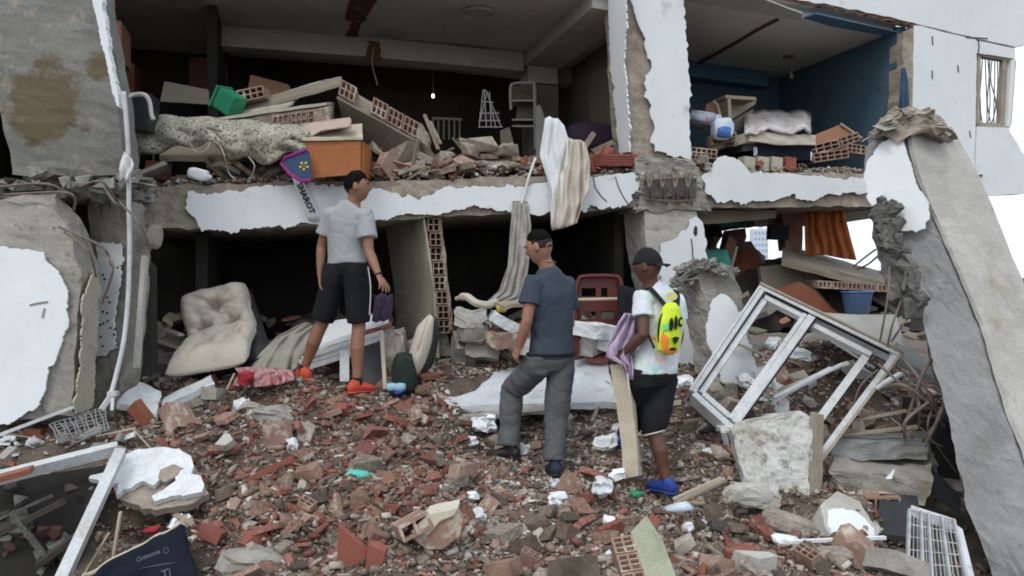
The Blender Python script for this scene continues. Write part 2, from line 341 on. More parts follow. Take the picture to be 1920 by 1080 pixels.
m_fade = mat('short_hair', (.026, .017, .014), (.012, .009, .008), 60, rough=.8, bump=.3, bs=90)
m_eye = mat('eye_white', (.28, .25, .23), (.24, .22, .2), 3, rough=.3, bump=0)
m_tgrey = mat('grey_heather_shirt', (.335, .35, .37), (.29, .305, .325), 5, bump=.25, bs=80)
m_tblue = mat('slate_blue_shirt', (.050, .068, .092), (.040, .054, .075), 4, bump=.25, bs=80)
m_pants = mat('grey_trousers', (.105, .112, .115), (.082, .088, .092), 5, bump=.25, bs=80)
m_shorts = mat('black_shorts', (.012, .013, .016), (.017, .018, .022), 5, bump=.2, bs=80, spec=.15)
m_white2 = mat('white_trim', (.6, .6, .6), (.5, .5, .5), 5, bump=.1)
m_os = mat('orange_trainer', (.62, .095, .04), (.45, .06, .05), 14, rough=.8, bump=.1)
m_bs = mat('blue_trainer', (.018, .05, .24), (.035, .08, .34), 14, rough=.8, bump=.1)
m_boot = mat('black_boot', (.018, .014, .013), (.025, .02, .018), 9, rough=.5, bump=.3)
m_neon = mat('neon_yellow', (.62, .78, .03), (.55, .72, .03), 4, rough=.5, bump=.1)
m_neono = mat('neon_orange', (.85, .2, .04), (.8, .25, .05), 6, rough=.5, bump=.1)
m_glow = emis('lamp_glow', (1, .95, .85), 5)
m_far = mat('hazed_far_facade', (.62, .68, .76), (.55, .62, .72), .3, bump=0)  # pale paint on the tower stands in for distant haze
m_far2 = mat('hazed_far_window', (.35, .45, .6), (.3, .4, .55), .3, bump=0)
m_lightgrey = mat('grey_roof', (.32, .35, .38), (.28, .31, .34), .1, bump=0)
m_asph = m_soil
# tie-dye shirt
def tiedye():
    m = mat('tie_dye_shirt', (.68, .72, .76), (.6, .65, .7), 4, bump=.25, bs=80)
    t = m.node_tree; N = t.nodes; L = t.links; b = [n for n in N if n.type == 'BSDF_PRINCIPLED'][0]
    src = b.inputs['Base Color'].links[0].from_socket; tc = N.new('ShaderNodeTexCoord')
    prev = src
    for s, lo, c, off in ((5.0, .60, (.25, .62, .62), 3), (6.5, .64, (.85, .3, .12), 11), (7.5, .66, (.35, .7, .2), 23)):
        mp = N.new('ShaderNodeMapping'); mp.inputs['Location'].default_value = (off, off, off); L.new(tc.outputs['Object'], mp.inputs[0])
        n = N.new('ShaderNodeTexNoise'); n.inputs['Scale'].default_value = s; n.inputs['Distortion'].default_value = 1.2; L.new(mp.outputs[0], n.inputs['Vector'])
        r = N.new('ShaderNodeMapRange'); r.inputs['From Min'].default_value = lo - .03; r.inputs['From Max'].default_value = lo + .13; L.new(n.outputs['Fac'], r.inputs['Value'])
        x = N.new('ShaderNodeMixRGB'); L.new(r.outputs[0], x.inputs[0]); L.new(prev, x.inputs[1]); x.inputs[2].default_value = (*c, 1); prev = x.outputs[0]
    L.new(prev, b.inputs['Base Color']); return m
m_tie = tiedye()

# ------------------------------------------------------------------ terrain
CTL = [(960, 1080, 4.0), (500, 1080, 3.95), (1400, 1080, 4.0), (1600, 1085, 4.1), (300, 1000, 4.35), (560, 900, 4.9), (760, 900, 4.95),
       (960, 950, 4.9), (1240, 940, 5.45), (1240, 1000, 4.9), (940, 872, 5.75), (1040, 896, 5.65), (1150, 860, 5.7), (675, 742, 6.3), (565, 712, 6.5), (450, 770, 6.0),
       (300, 780, 6.1), (800, 765, 6.2), (1000, 800, 6.3), (820, 700, 6.8), (1140, 730, 6.8), (950, 660, 7.5), (1150, 650, 7.5), (1330, 740, 6.6),
       (1400, 700, 7.2), (1550, 650, 8.0), (1450, 880, 5.5), (400, 700, 6.9), (160, 810, 5.5), (700, 640, 8.0), (400, 640, 8.0), (1100, 620, 8.6),
       (1590, 930, 5.3), (1560, 1010, 4.7), (1300, 840, 6.0), (1400, 1000, 4.9), (600, 990, 4.4), (700, 840, 5.4), (250, 860, 5.2)]
cpts = [tuple(at(*c)) for c in CTL]
cpts += [(-2.6, 4.3, -.25), (-2.3, 4.7, -.1), (-3.2, 4.0, -.3), (2.35, 4.3, -.35), (2.7, 4.6, -.5), (2.6, 5.1, -.4), (2.9, 5.6, -.4), (3.2, 6.1, -.3), (2.85, 5.2, -.5), (3.4, 4.2, -.5), (3.6, 5.2, -.5), (3.8, 6.5, -.3), (3.1, 6.7, .0), (-4.6, 6, .4), (-5, 8, .6), (4.6, 6.2, .0), (5.5, 8, .1),
         (4.2, 9.5, .5), (0, 2, -.1), (-3, 1, -.2), (3, 1, -.2), (0, -2, -.1), (-1.85, 4.0, -.3), (-1.7, 3.75, -.3), (-2.1, 4.15, -.25), (7, 3, -.2), (-8, 3, -.2), (0, 15, 0), (8, 13, 0), (-8, 15, 0), (3, 12.5, .3), (-12, 9, 0), (12, 9, -.1), (0, 11, .8), (-3, 11, .8)]
CX = np.array([p[0] for p in cpts]); CY = np.array([p[1] for p in cpts]); CZ = np.array([p[2] for p in cpts])
def hz_np(x, y):
    d2 = (x[:, None] - CX) ** 2 + (y[:, None] - CY) ** 2 + .015
    wt = d2 ** -1.9; z = (wt * CZ).sum(1) / wt.sum(1)
    far = np.clip((np.hypot(x, y - 6) - 13) / 10, 0, 1); z = z * (1 - far)
    z = z + (.035 * np.sin(x * 5.1 + 1.3 * np.sin(y * 3.7)) * np.sin(y * 4.3 + x * 1.1) + .018 * np.sin(x * 13 + y * 7) * np.sin(y * 11 - x * 5)) * (1 - far)
    return z
def hz(x, y): return float(hz_np(np.array([x]), np.array([y]))[0])
gx = np.concatenate([[-1500, -400, -120, -50, -25, -14, -10], np.arange(-7, 7.01, .07), [10, 14, 25, 50, 120, 400, 1500]])
gy = np.concatenate([[-600, -150, -40, -12, -5, -1], np.arange(1, 13, .07), [14, 16, 20, 30, 50, 120, 400, 1500, 3000]])
XX, YY = np.meshgrid(gx, gy); ZZ = np.concatenate([hz_np(a, b) for a, b in zip(XX, YY)]).reshape(XX.shape)
nx_, ny_ = len(gx), len(gy)
me = bpy.data.meshes.new('ground')
idx = np.arange(nx_ * ny_).reshape(ny_, nx_)
fq = np.stack([idx[:-1, :-1], idx[:-1, 1:], idx[1:, 1:], idx[1:, :-1]], -1).reshape(-1, 4)
me.from_pydata(np.stack([XX, YY, ZZ], -1).reshape(-1, 3).tolist(), [], fq.tolist()); me.materials.append(m_soil)
g = bpy.data.objects.new('ground', me); COL.objects.link(g); tag(g, 'rubble-covered ground of brown dust and broken brick', None, None, 'structure')

# ------------------------------------------------------------------ rubble prototypes
def shard_mesh(name, dims, cuts, seed, m):
    r = random.Random(seed); bm = bmesh.new(); bmesh.ops.create_cube(bm, size=1.0)
    for v in bm.verts: v.co = V((v.co.x * dims[0], v.co.y * dims[1], v.co.z * dims[2])) * r.uniform(.9, 1.06)
    for k in range(cuts):
        a = r.uniform(0, 2 * math.pi); n = V((math.cos(a), math.sin(a), r.uniform(-.35, .35))).normalized()
        d = r.uniform(.22, .42) * min(dims[0], dims[1])
        res = bmesh.ops.bisect_plane(bm, geom=bm.verts[:] + bm.edges[:] + bm.faces[:], plane_co=n * d, plane_no=n, clear_outer=True)
        ed = [e for e in res['geom_cut'] if isinstance(e, bmesh.types.BMEdge)]
        if ed:
            try: bmesh.ops.contextual_create(bm, geom=ed)
            except Exception: pass
    bmesh.ops.recalc_face_normals(bm, faces=bm.faces)
    me = bpy.data.meshes.new(name); bm.to_mesh(me); bm.free(); me.materials.append(m); return me
def hull_mesh(name, dims, n, seed, m):
    r = random.Random(seed); bm = bmesh.new()
    for _ in range(n):
        p = V((r.gauss(0, 1), r.gauss(0, 1), r.gauss(0, 1))).normalized() * r.uniform(.75, 1)
        bm.verts.new((p.x * dims[0] / 2, p.y * dims[1] / 2, p.z * dims[2] / 2))
    res = bmesh.ops.convex_hull(bm, input=bm.verts[:]); bmesh.ops.delete(bm, geom=[v for v in bm.verts if not v.link_faces], context='VERTS')
    me = bpy.data.meshes.new(name); bm.to_mesh(me); bm.free(); me.materials.append(m); return me
P_brick = [shard_mesh('brick_shard', (1, random.Random(k).uniform(.5, .95), random.Random(k + 9).uniform(.12, .26)), 3, k, m_brick) for k in range(16)]
P_lump = [hull_mesh('concrete_lump', (1, random.Random(k).uniform(.6, .95), random.Random(k + 5).uniform(.4, .75)), 15, k, m_lump) for k in range(10)] + \
         [shard_mesh('concrete_lump', (1, random.Random(k).uniform(.6, .95), random.Random(k + 5).uniform(.25, .4)), 3, k + 50, m_lump) for k in range(10)]
P_white = [hull_mesh('plaster_lump', (1, random.Random(k).uniform(.6, .95), random.Random(k + 5).uniform(.35, .7)), 13, k + 90, m_white) for k in range(8)]
P_splin = [shard_mesh('wood_splinter', (1, .09, .035), 1, k + 200, m_splin) for k in range(5)]
def hollow(mb, L, wd, h, nx=3, ny=2, t=.009, o=V((0, 0, 0)), ux=V((1, 0, 0)), uy=V((0, 1, 0)), uz=V((0, 0, 1)), mi=0):
    """clay block: wd (ux) x h (uy) section with nx x ny holes, L long along uz"""
    cw = (wd - t * (nx + 1)) / nx; ch = (h - t * (ny + 1)) / ny
    xs = [0]; ys = [0]
    for i in range(nx): xs += [xs[-1] + t, xs[-1] + t + cw]
    xs.append(xs[-1] + t)
    for i in range(ny): ys += [ys[-1] + t, ys[-1] + t + ch]
    ys.append(ys[-1] + t)
    S = [[not (i % 2 == 1 and j % 2 == 1) for j in range(len(ys) - 1)] for i in range(len(xs) - 1)]
    return mb.grid(xs, ys, S, 0, L, o, ux, uy, uz, mi)
def hollow_mesh(name, L, wd, h, nx, ny, m):
    mb = MB(); hollow(mb, L, wd, h, nx, ny, o=V((-wd / 2, -h / 2, -L / 2))); return meshof(mb, V((0, 0, 0)), name, m)
P_hol = [hollow_mesh('hollow_brick', .22, .2, .1, 3, 2, m_brickd), hollow_mesh('hollow_brick', .15, .2, .1, 3, 2, m_brickr), hollow_mesh('hollow_brick', .12, .14, .1, 2, 2, m_brickd)]

RN = random.Random(77)
def inst(name, me, loc, R, s, label=None, cat=None, group=None, kind=None):
    o = bpy.data.objects.new(name, me); COL.objects.link(o)
    o.matrix_world = Matrix.Translation(loc) @ (R.to_4x4() @ Matrix.Diagonal((*s, 1)))
    tag(o, label, cat, group, kind); return o
def project(p):
    d = p - V((0, 0, CAMZ)); y = d.y * cp + d.z * sp; z = -d.y * sp + d.z * cp
    return 960 + F * d.x / y, 540 - F * z / y
ZONES = [((0, 900), 'on the left edge beside the broken door frame'), ((250, 1020), 'behind the navy bag'), ((420, 980), 'right of the navy bag'),
         ((300, 900), 'around the white plaster sheet on the left'), ((430, 820), 'right of the white plaster sheet'), ((560, 1040), 'left of the big upright red shard'),
         ((760, 1060), 'below the pink hollow block in front'), ((640, 800), 'below the man in orange trainers'), ((600, 900), 'in the middle of the red brick heap'),
         ((820, 850), 'left of the black boot'), ((900, 1000), 'right of the pink hollow block'), ((1040, 1010), 'below the dark blue shirt man'),
         ((1100, 930), 'between the two standing men on the right'), ((1150, 1060), 'left of the green plastered block'), ((1320, 1040), 'right of the green plastered block'),
         ((1340, 920), 'left of the large pale concrete slab'), ((1300, 790), 'under the left corner of the white window frame'), ((1500, 700), 'inside the white window frame'),
         ((1620, 1050), 'by the white rod at lower right'), ((1650, 850), 'on the ledge right of the pale slab'), ((900, 640), 'beneath the striped grey curtain'),
         ((1120, 660), 'in front of the maroon chair'), ((350, 730), 'in front of the beige cushion chair'), ((780, 740), 'by the blue slippers'), ((700, 950), 'above the big upright red shard'),
         ((1000, 760), 'around the fallen white wall panel'), ((1450, 1000), 'beneath the large pale concrete slab'), ((150, 760), 'beside the lower left column'), ((520, 770), 'left of the orange trainers')]
def zone(p):
    px, py = project(p); return min(ZONES, key=lambda q: (q[0][0] - px) ** 2 + 2 * (q[0][1] - py) ** 2)[1]
# keep-out discs for feet and big pieces
KEEP = []
def scatter(name, protos, n, smin, smax, wfun, adj, cat, tilt=30, sink=.35, seed=1):
    r = random.Random(seed); k = 0; tries = 0; placed = []
    while k < n and tries < n * 60:
        tries += 1; px = r.uniform(-30, 1950); py = r.uniform(640, 1110)
        if r.random() > wfun(px, py): continue
        # march the ray to the ground
        d = ray(px, py); Y = 3.6; ok = False
        while Y < 9.5:
            p = V((0, 0, CAMZ)) + d * (Y / d.y)
            if p.z < hz(p.x, p.y): ok = True; break
            Y += .12
        if not ok: continue
        t = r.random() ** 1.7; s = smin + (smax - smin) * t
        if any((p.x - q[0]) ** 2 + (p.y - q[1]) ** 2 < (q[2] + s * .4) ** 2 for q in KEEP): continue
        if any((p.x - q[0]) ** 2 + (p.y - q[1]) ** 2 < (q[2] + s) ** 2 * .12 for q in placed): continue
        placed.append((p.x, p.y, s)); R = Euler((math.radians(r.gauss(8, tilt)), math.radians(r.gauss(0, tilt)), r.uniform(0, 6.28))).to_matrix()
        me = r.choice(protos); zz = hz(p.x, p.y) + s * (.5 - sink) * .35 + max(0, noise.noise(V((p.x * 2.2, p.y * 2.2, 4)))) * .09
        up_ = (R @ Z).z; q_ = (s - smin) / (smax - smin); lab = ('very large ' if q_ > .7 else 'large ' if q_ > .45 else 'middling ' if q_ > .22 else 'small ' if q_ > .06 else 'tiny ') + adj + (' lying flat ' if up_ > .93 else ' tilted ' if up_ > .75 else ' on edge ') + zone(p)
        inst(name, me, V((p.x, p.y, zz)), R, (s, s, s), lab, cat, adj + ' ' + zone(p)); k += 1
def bulk(name, m, n, smin, smax, wfun, seed, label, flat=.5, pts=None):
    """many small fragments in one mesh (numpy)"""
    r = np.random.RandomState(seed); base = []
    for k in range(14):
        a = hull_mesh('t', (1, r.uniform(.5, 1), r.uniform(.2, .2 + flat)), 7, k + seed, m) if k % 3 == 0 else shard_mesh('t', (1, r.uniform(.35, 1), r.uniform(.12, .35)), 3, k + seed, m)
        bm = bmesh.new(); bm.from_mesh(a); bmesh.ops.triangulate(bm, faces=bm.faces); bm.to_mesh(a); bm.free()
        vv = np.array([v.co[:] for v in a.vertices]); ff = np.array([p.vertices[:] for p in a.polygons]); base.append((vv, ff)); bpy.data.meshes.remove(a)
    if pts is None:
        px = r.uniform(-60, 1980, n * 3); Y = r.uniform(3.4, 9.3, n * 3); x = (px - 960) / F * Y; z = hz_np(x, Y)
        py = 540 - F * (z - CAMZ + .013 * Y) / Y
        keep = np.array([r.rand() < wfun(a, b) for a, b in zip(px, py)]); x, Y, z = x[keep][:n], Y[keep][:n], z[keep][:n]
    else: x, Y, z = pts
    s = smin + (smax - smin) * r.rand(len(x)) ** 3; VV = []; FF = []; off = 0
    e = r.uniform(0, 6.283, (len(x), 3)); e[:, :2] = r.normal(0, .42, (len(x), 2)); which = r.randint(0, 14, len(x))
    for k in range(14):
        vv, ff = base[k]; ii = np.where(which == k)[0]
        if not len(ii): continue
        ca, sa, cb, sb, cc, sc_ = np.cos(e[ii, 0]), np.sin(e[ii, 0]), np.cos(e[ii, 1]), np.sin(e[ii, 1]), np.cos(e[ii, 2]), np.sin(e[ii, 2])
        P = vv[None] * s[ii, None, None]
        X, Yy, Zz = P[..., 0], P[..., 1], P[..., 2]
        Y1 = Yy * ca[:, None] - Zz * sa[:, None]; Z1 = Yy * sa[:, None] + Zz * ca[:, None]
        X2 = X * cb[:, None] + Z1 * sb[:, None]; Z2 = -X * sb[:, None] + Z1 * cb[:, None]
        X3 = X2 * cc[:, None] - Y1 * sc_[:, None]; Y3 = X2 * sc_[:, None] + Y1 * cc[:, None]
        Q = np.stack([X3 + x[ii, None], Y3 + Y[ii, None], Z2 + z[ii, None] + s[ii, None] * .12], -1)
        VV.append(Q.reshape(-1, 3)); FF.append((ff[None] + (np.arange(len(ii)) * len(vv))[:, None, None] + off).reshape(-1, 3)); off += len(ii) * len(vv)
    VV = np.concatenate(VV); FF = np.concatenate(FF); me = bpy.data.meshes.new(name)
    me.vertices.add(len(VV)); me.vertices.foreach_set('co', VV.ravel()); me.loops.add(FF.size); me.loops.foreach_set('vertex_index', FF.ravel())
    me.polygons.add(len(FF)); me.polygons.foreach_set('loop_start', np.arange(0, FF.size, 3)); me.polygons.foreach_set('loop_total', np.full(len(FF), 3))
    me.materials.append(m); me.update(calc_edges=True)
    o = bpy.data.objects.new(name, me); COL.objects.link(o); tag(o, label, None, None, 'stuff'); return o

# ------------------------------------------------------------------ the ruined building
B = thing('apartment_building', 'collapsed white apartment building with its front torn open on two floors', 'building', fac(0, 0, 1.0))
def up(p, z): return V((p.x, p.y, z))
def ceilz(u): return 4.38 - .045 * max(u, -1) if u > -1 else 4.425
# floor slab between the two storeys
st = [(225, 350, 418), (350, 346, 430), (480, 342, 428), (650, 340, 420), (800, 336, 408), (1000, 330, 398), (1200, 325, 390), (1400, 322, 388), (1560, 324, 387), (1650, 326, 387)]
rings = []
for px, a, b in st:
    t = FP(px, a); q = FP(px, b); rings.append([t, q, q + W * 2.9 + Z * 0, t + W * 2.9])
put('floor_slab', MB().loft4(rings, 10, 8, .022, 7), m_mortar, B)
def slabz(u):
    pts = [(uv(r[0])[0], r[0].z) for r in rings]
    for (a, za), (b, zb) in zip(pts, pts[1:]):
        if a <= u <= b: return za + (zb - za) * (u - a) / (b - a)
    return pts[0][1] if u < pts[0][0] else pts[-1][1]
# white render left on the slab edge
pl1 = [(352, 364), (420, 360), (490, 349), (590, 347), (700, 352), (745, 362), (785, 376), (830, 354), (900, 350), (965, 352), (1010, 343), (1070, 338), (1130, 330), (1205, 325), (1198, 352), (1178, 385), (1100, 392),
       (1040, 396), (985, 400), (900, 390), (860, 392), (815, 404), (760, 402), (700, 414), (640, 412), (600, 421), (520, 424), (470, 430), (378, 431), (368, 410), (350, 392)]
fp0 = Face(FP(300, 400), FP(1500, 400), FP(900, 200))
def skin(name, pts, face, mt, th=.018, off=.012, amp=2.2, step=7, seed=3, parent=B):
    p = [face.p(x, y, off) for x, y in rag(rag(pts, amp * 1.9, step * 1.3, seed), amp * 1.0, 3.4, seed + 1)]
    return put(name, MB().prism(p, -face.N * -1 * th), mt, parent)
skin('plaster', pl1, fp0, m_facade, .02, .03)
pl2 = [(1312, 333), (1330, 322), (1337, 304), (1357, 292), (1383, 300), (1400, 316), (1407, 327), (1473, 325), (1520, 330), (1563, 335), (1617, 333), (1632, 345), (1623, 362), (1582, 362), (1559, 364), (1528, 376), (1512, 376), (1485, 364),
       (1458, 374), (1403, 379), (1345, 382), (1333, 368), (1322, 345)]
skin('plaster', pl2, fp0, m_facade, .02, .03, seed=9)
# stubby brown patch at slab bottom: exposed edge beam under the plaster
cr = MB()
for pts in ([(1112, 331), (1116, 352), (1127, 368), (1138, 378)], [(1154, 332), (1160, 352), (1168, 368), (1180, 386)], [(1060, 378), (1066, 388), (1064, 394)]):
    cr.tube([fp0.p(x, y, .052) for x, y in pts], .006, 4)
put('crack', cr, m_dark, B)
# upper column
def pcol(pts4a, pts4b, v0, v1):
    """ring from pixel pair at v0 extruded to v1"""
    r = []
    for (xa, xb, y) in pts4a: a = FP(xa, y, v0); b = FP(xb, y, v0); r.append([a, b, b + W * (v1 - v0), a + W * (v1 - v0)])
    return r
colr = pcol([(1158, 1276, -130), (1166, 1281, 20), (1172, 1287, 130), (1178, 1291, 230), (1186, 1300, 310)], None, 0, .42)
put('column', MB().loft4(colr, 8, 5, .016, 9, .02), m_mortar, B)
pcw = [(1178, -40), (1180, 0), (1190, 28), (1197, 50), (1206, 66), (1208, 87), (1214, 110), (1221, 127), (1210, 150), (1212, 170), (1207, 182), (1219, 197), (1217, 215), (1226, 236), (1220, 258), (1228, 283), (1245, 286), (1262, 296), (1275, 293), (1289, 303), (1296, 288),
       (1290, 230), (1292, 167), (1288, 110), (1284, 60), (1280, 0), (1277, -60), (1200, -60)]
skin('plaster', pcw, fp0, m_facade, .02, .028, 1.5, 6, 5)
# side render of the column
cL = [up(FP(1166, 20), 0)]
a_ = colr[0][0]; b_ = colr[0][3]; c_ = colr[-1][0]; fl = Face(a_, b_, c_)
skin('plaster', [(1140, -60), (1176, -60), (1176, 60), (1172, 120), (1177, 150), (1180, 200), (1183, 285), (1163, 287), (1156, 220), (1148, 130), (1143, 40)], fl, m_facade, .015, .026, 1.2, 8, 6)
# crushed joint with bent bars
jr = pcol([(1188, 1304, 296), (1196, 1312, 330), (1202, 1318, 352), (1196, 1330, 396)], None, -.05, .45)
put('crushed_joint', MB().loft4(jr, 8, 10, .022, 9, .02), m_conc, B)
rb = MB()
for k in range(8):
    x = 1212 + k * 12; rb.tube([FP(x, 326 - k % 3 * 3, -.07), FP(x + 5 * (-1) ** k, 350, -.15), FP(x + 2, 376 + k % 2 * 8, -.08)], .013, 5)
rb.tube([FP(1205, 338, -.10), FP(1250, 335, -.13), FP(1300, 331, -.1)], .007, 5); rb.tube([FP(1203, 372, -.09), FP(1260, 378, -.11), FP(1305, 375, -.09)], .007, 5)
put('recess_shade', MB().loft4([[FP(1206, 338, -.085), FP(1306, 334, -.085), FP(1306, 334, .0), FP(1206, 338, .0)], [FP(1208, 370, -.085), FP(1304, 368, -.085), FP(1304, 368, .0), FP(1208, 370, .0)]], 3, 5, .012, 12), m_roughd, B)  # dark block paints in the shade of a hollow behind the bars
put('bent_rebar', rb, m_rebar, B)
rk = MB()
for k in range(20):
    r_ = random.Random(k); rk.shard(FP(r_.choice((r_.uniform(1190, 1208), r_.uniform(1300, 1332), r_.uniform(1192, 1325))), r_.uniform(298, 396), -.03), (r_.uniform(.04, .12), .08, r_.uniform(.03, .1)), rot(r_.uniform(0, 90), 0, r_.uniform(0, 90)), k)
put('broken_concrete', rk, m_rough, B, kind='stuff')
# lower column, leaning left at its top
lc = []
for (xa, xb, y) in [(1206, 1304, 385), (1211, 1316, 450), (1222, 1326, 520), (1240, 1322, 600), (1262, 1318, 720)]:
    a = FP(xa, y, -.02); b = FP(xb, y, -.02); lc.append([a, b, b + W * .42, a + W * .42 - U * .02])
put('column', MB().loft4(lc, 7, 5, .014, 9), m_concl, B)
fp2 = Face(FP(1220, 400, -.02), FP(1300, 400, -.02), FP(1260, 600, -.02))
skin('plaster', [(1237, 459), (1265, 448), (1286, 432), (1291, 413), (1304, 406), (1316, 417), (1324, 459), (1322, 500), (1318, 560), (1314, 640), (1312, 700), (1268, 700), (1258, 640), (1246, 560), (1236, 500)], fp2, m_facade, .016, .028, 1.5, 6, 8)
put('crack', MB().tube([fp2.p(x, y, .046) for x, y in [(1296, 448), (1298, 462), (1299, 485)]], .007, 4).rock(fp2.p(1303, 432, .04), (.05, .02, .13), None, 2, 1), m_dark, B)
# left inner side of lower column
lb = [[FP(1176, 396, .3), FP(1206, 390, .3), FP(1206, 390, .5), FP(1176, 396, .5)], [FP(1196, 470, .3), FP(1216, 480, .3), FP(1216, 480, .5), FP(1196, 470, .5)], [FP(1214, 560, .3), FP(1232, 560, .3), FP(1232, 560, .5), FP(1214, 560, .5)]]
put('column_side', MB().loft4(lb, 6, 3, .008, 6), m_taupe, B)

# facade wall right of the opening, with the window hole
def wallpts(pts, v=0, amp=1.5, step=10, seed=1): return [FP(x, y, v) for x, y in rag(pts, amp, step, seed)]
fac_out = [(1712, 214), (1712, 150), (1716, 52), (1742, 50), (1700, 40), (1640, 26), (1560, 10), (1500, 0), (1420, -18), (1350, -34), (1300, -50), (1300, -170), (1940, -120), (1926, 82), (1910, 90), (1903, 110), (1902, 106)]
fac_right = [(1902, 238), (1895, 247), (1907, 267), (1916, 285), (1930, 300), (1932, 362), (1870, 365), (1820, 371), (1700, 378), (1706, 300), (1712, 214)]
# built of strips round the window hole
T = .16
wl = MB()
def wstrip(pts, seed=1, amp=.8): wl.prism([FP(x, y, 0) for x, y in rag(pts, amp, 14, seed)], W * T)
wstrip([(1300, -50), (1350, -34), (1420, -18), (1500, 0), (1560, 10), (1640, 26), (1700, 40), (1742, 50), (1832, 72), (1905, 88), (1936, 80), (1945, -150), (1300, -190)], 2, 2)
wstrip([(1714, 47.5), (1742, 52.5), (1830, 74), (1831, 100), (1829, 236), (1826, 371), (1700, 378), (1706, 300), (1712, 214), (1712, 150)], 3, 1)
wstrip([(1831, 76), (1904, 91), (1903, 110), (1831, 99)], 4, .3)
wstrip([(1831, 237), (1893, 239), (1893, 247), (1907, 267), (1916, 285), (1930, 300), (1932, 362), (1870, 366), (1829, 371)], 5, 1)
wstrip([(1897, 112), (1904, 111), (1895, 237), (1888, 237)], 6, .4)
put('facade_wall', wl, m_facade, B)
jb = MB().prism(wallpts([(1694, 60), (1716, 50), (1722, 90), (1713, 150), (1711, 214), (1690, 216), (1692, 130)], .005, 1.5, 9), W * .2)
put('broken_jamb', jb, m_mortar, B)
br_ = [[FP(x, y - 3, .012), FP(x, y + 5, .012), FP(x, y + 5, .2), FP(x, y - 3, .2)] for x, y in [(1290, -56), (1420, -16), (1500, 2), (1600, 20), (1700, 42), (1745, 52)]]
put('torn_lintel', MB().loft4(br_, 14, 3, .018, 22), m_stain, B)
crk = MB()
for pts in ([(1748, 68), (1749, 84)], [(1748, 132), (1748, 148)], [(1796, 122), (1797, 136)], [(1812, 70), (1836, 71), (1852, 72)], [(1834, 74), (1836, 86), (1834, 100)], [(1818, 245), (1820, 258)]):
    crk.tube([fp0.p(x, y, .004) for x, y in pts], .006, 4)
put('crack', crk, m_dark, B)
# window frame and bars
wf = thing('x', None, None, fac(0, 0, 1)); bpy.data.objects.remove(wf)
fr = MB()
A = [FP(1833, 102, .05), FP(1899, 114, .05), FP(1890, 236, .05), FP(1831, 234, .05)]
for i in range(4): fr.bar(A[i], A[(i + 1) % 4], .045, .05, W)
fr.bar(FP(1882, 112, .05), FP(1876, 235, .05), .06, .04, W)
fr.bar(FP(1889, 112, .07), FP(1883, 235, .07), .03, .04, W)
wo = put('window', fr, m_alud, B)
for k in range(9):
    x = 1838 + k * 4.6; r_ = random.Random(k + 3)
    put('window_bar', MB().tube(curve([FP(x, 106, .09), FP(x + r_.uniform(-6, 6), 150, .09), FP(x + r_.uniform(-7, 7), 195, .09), FP(x + r_.uniform(-3, 5), 234, .09)], 4), .007, 5), m_rebar, wo)
# ceiling of the upper storey
cs = [[fac(u, .165, ceilz(u) + .2), fac(u, .165, ceilz(u)), fac(u, 4.0, ceilz(u)), fac(u, 4.0, ceilz(u) + .2)] for u in (-6.3, -3, -1, 0, .55)]
put('ceiling', MB().loft4(cs, 6, 6, .006, 3), m_ceil, B)
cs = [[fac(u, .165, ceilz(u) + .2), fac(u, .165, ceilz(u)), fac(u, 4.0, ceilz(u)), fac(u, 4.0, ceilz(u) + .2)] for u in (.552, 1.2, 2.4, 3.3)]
put('ceiling', MB().loft4(cs, 6, 6, .006, 3), m_ceil_lit, B)
# longitudinal back beam and cross beam
def beam(u0, u1, v0, v1, dz, mt, top=.0, name='ceiling_beam'):
    r = [[fac(u, v0, ceilz(u) - .004 - top), fac(u, v0, ceilz(u) - dz), fac(u, v1, ceilz(u) - dz), fac(u, v1, ceilz(u) - .004 - top)] for u in (u0, (u0 + u1) / 2, u1)]
    return put(name, MB().loft4(r, 5, 2, .004, 4), mt, B)
beam(-4.05, -.3, 2.6, 2.85, .24, m_beam)
beam(.20, 1.4, 3.0, 3.25, .22, m_beam)
beam(-.28, .18, .3, 2.9, .17, m_beam)
put('column', MB().loft4([[fac(-.26, 2.55, z), fac(.14, 2.55, z), fac(.14, 2.9, z), fac(-.26, 2.9, z)] for z in (4.21, 4.0)], 2, 2, .003), m_beam, B)
put('column', MB().loft4([[fac(-.24, 2.58, z), fac(.16, 2.58, z), fac(.16, 2.88, z), fac(-.24, 2.88, z)] for z in (3.99, 2.5)], 4, 2, .005), m_taupe, B)
# brown torn strip in the ceiling, stain, cable
s = []
for i in range(9):
    v = .2 + i * .3; u = -2.33 - .02 * i; s.append([fac(u - .05, v, ceilz(u) - .02), fac(u + .06, v, ceilz(u) - .02), fac(u + .06, v, ceilz(u) + .05), fac(u - .05, v, ceilz(u) + .05)])
put('torn_strip', MB().loft4(s, 4, 3, .03, 9), m_stain, B)
cf = Face(fac(-3, .5, 4.42), fac(-1.2, .5, 4.42), fac(-3, 2, 4.42))
put('water_stain', MB().prism([cf.p(x, y, .009) for x, y in rag([(660, -10), (700, -14), (694, 12), (668, 14), (672, 30), (688, 36), (680, 42), (655, 40), (648, 28)], 3, 6)], Z * .006), m_stain, B)
ff_ = Face(fac(-3, 2.6, 4), fac(-1, 2.6, 4), fac(-1, 2.6, 3))
put('water_stain', MB().prism([ff_.p(x, y, .012) for x, y in rag([(690, 76), (712, 80), (716, 112), (706, 120), (694, 112), (684, 118), (688, 96)], 3, 6)], ff_.N * .006), m_stain, B)
put('water_stain', MB().prism([cf.p(x, y, .009) for x, y in rag([(1105, -12), (1145, -16), (1142, 10), (1104, 12)], 3, 6)], Z * .006), m_stain, B)
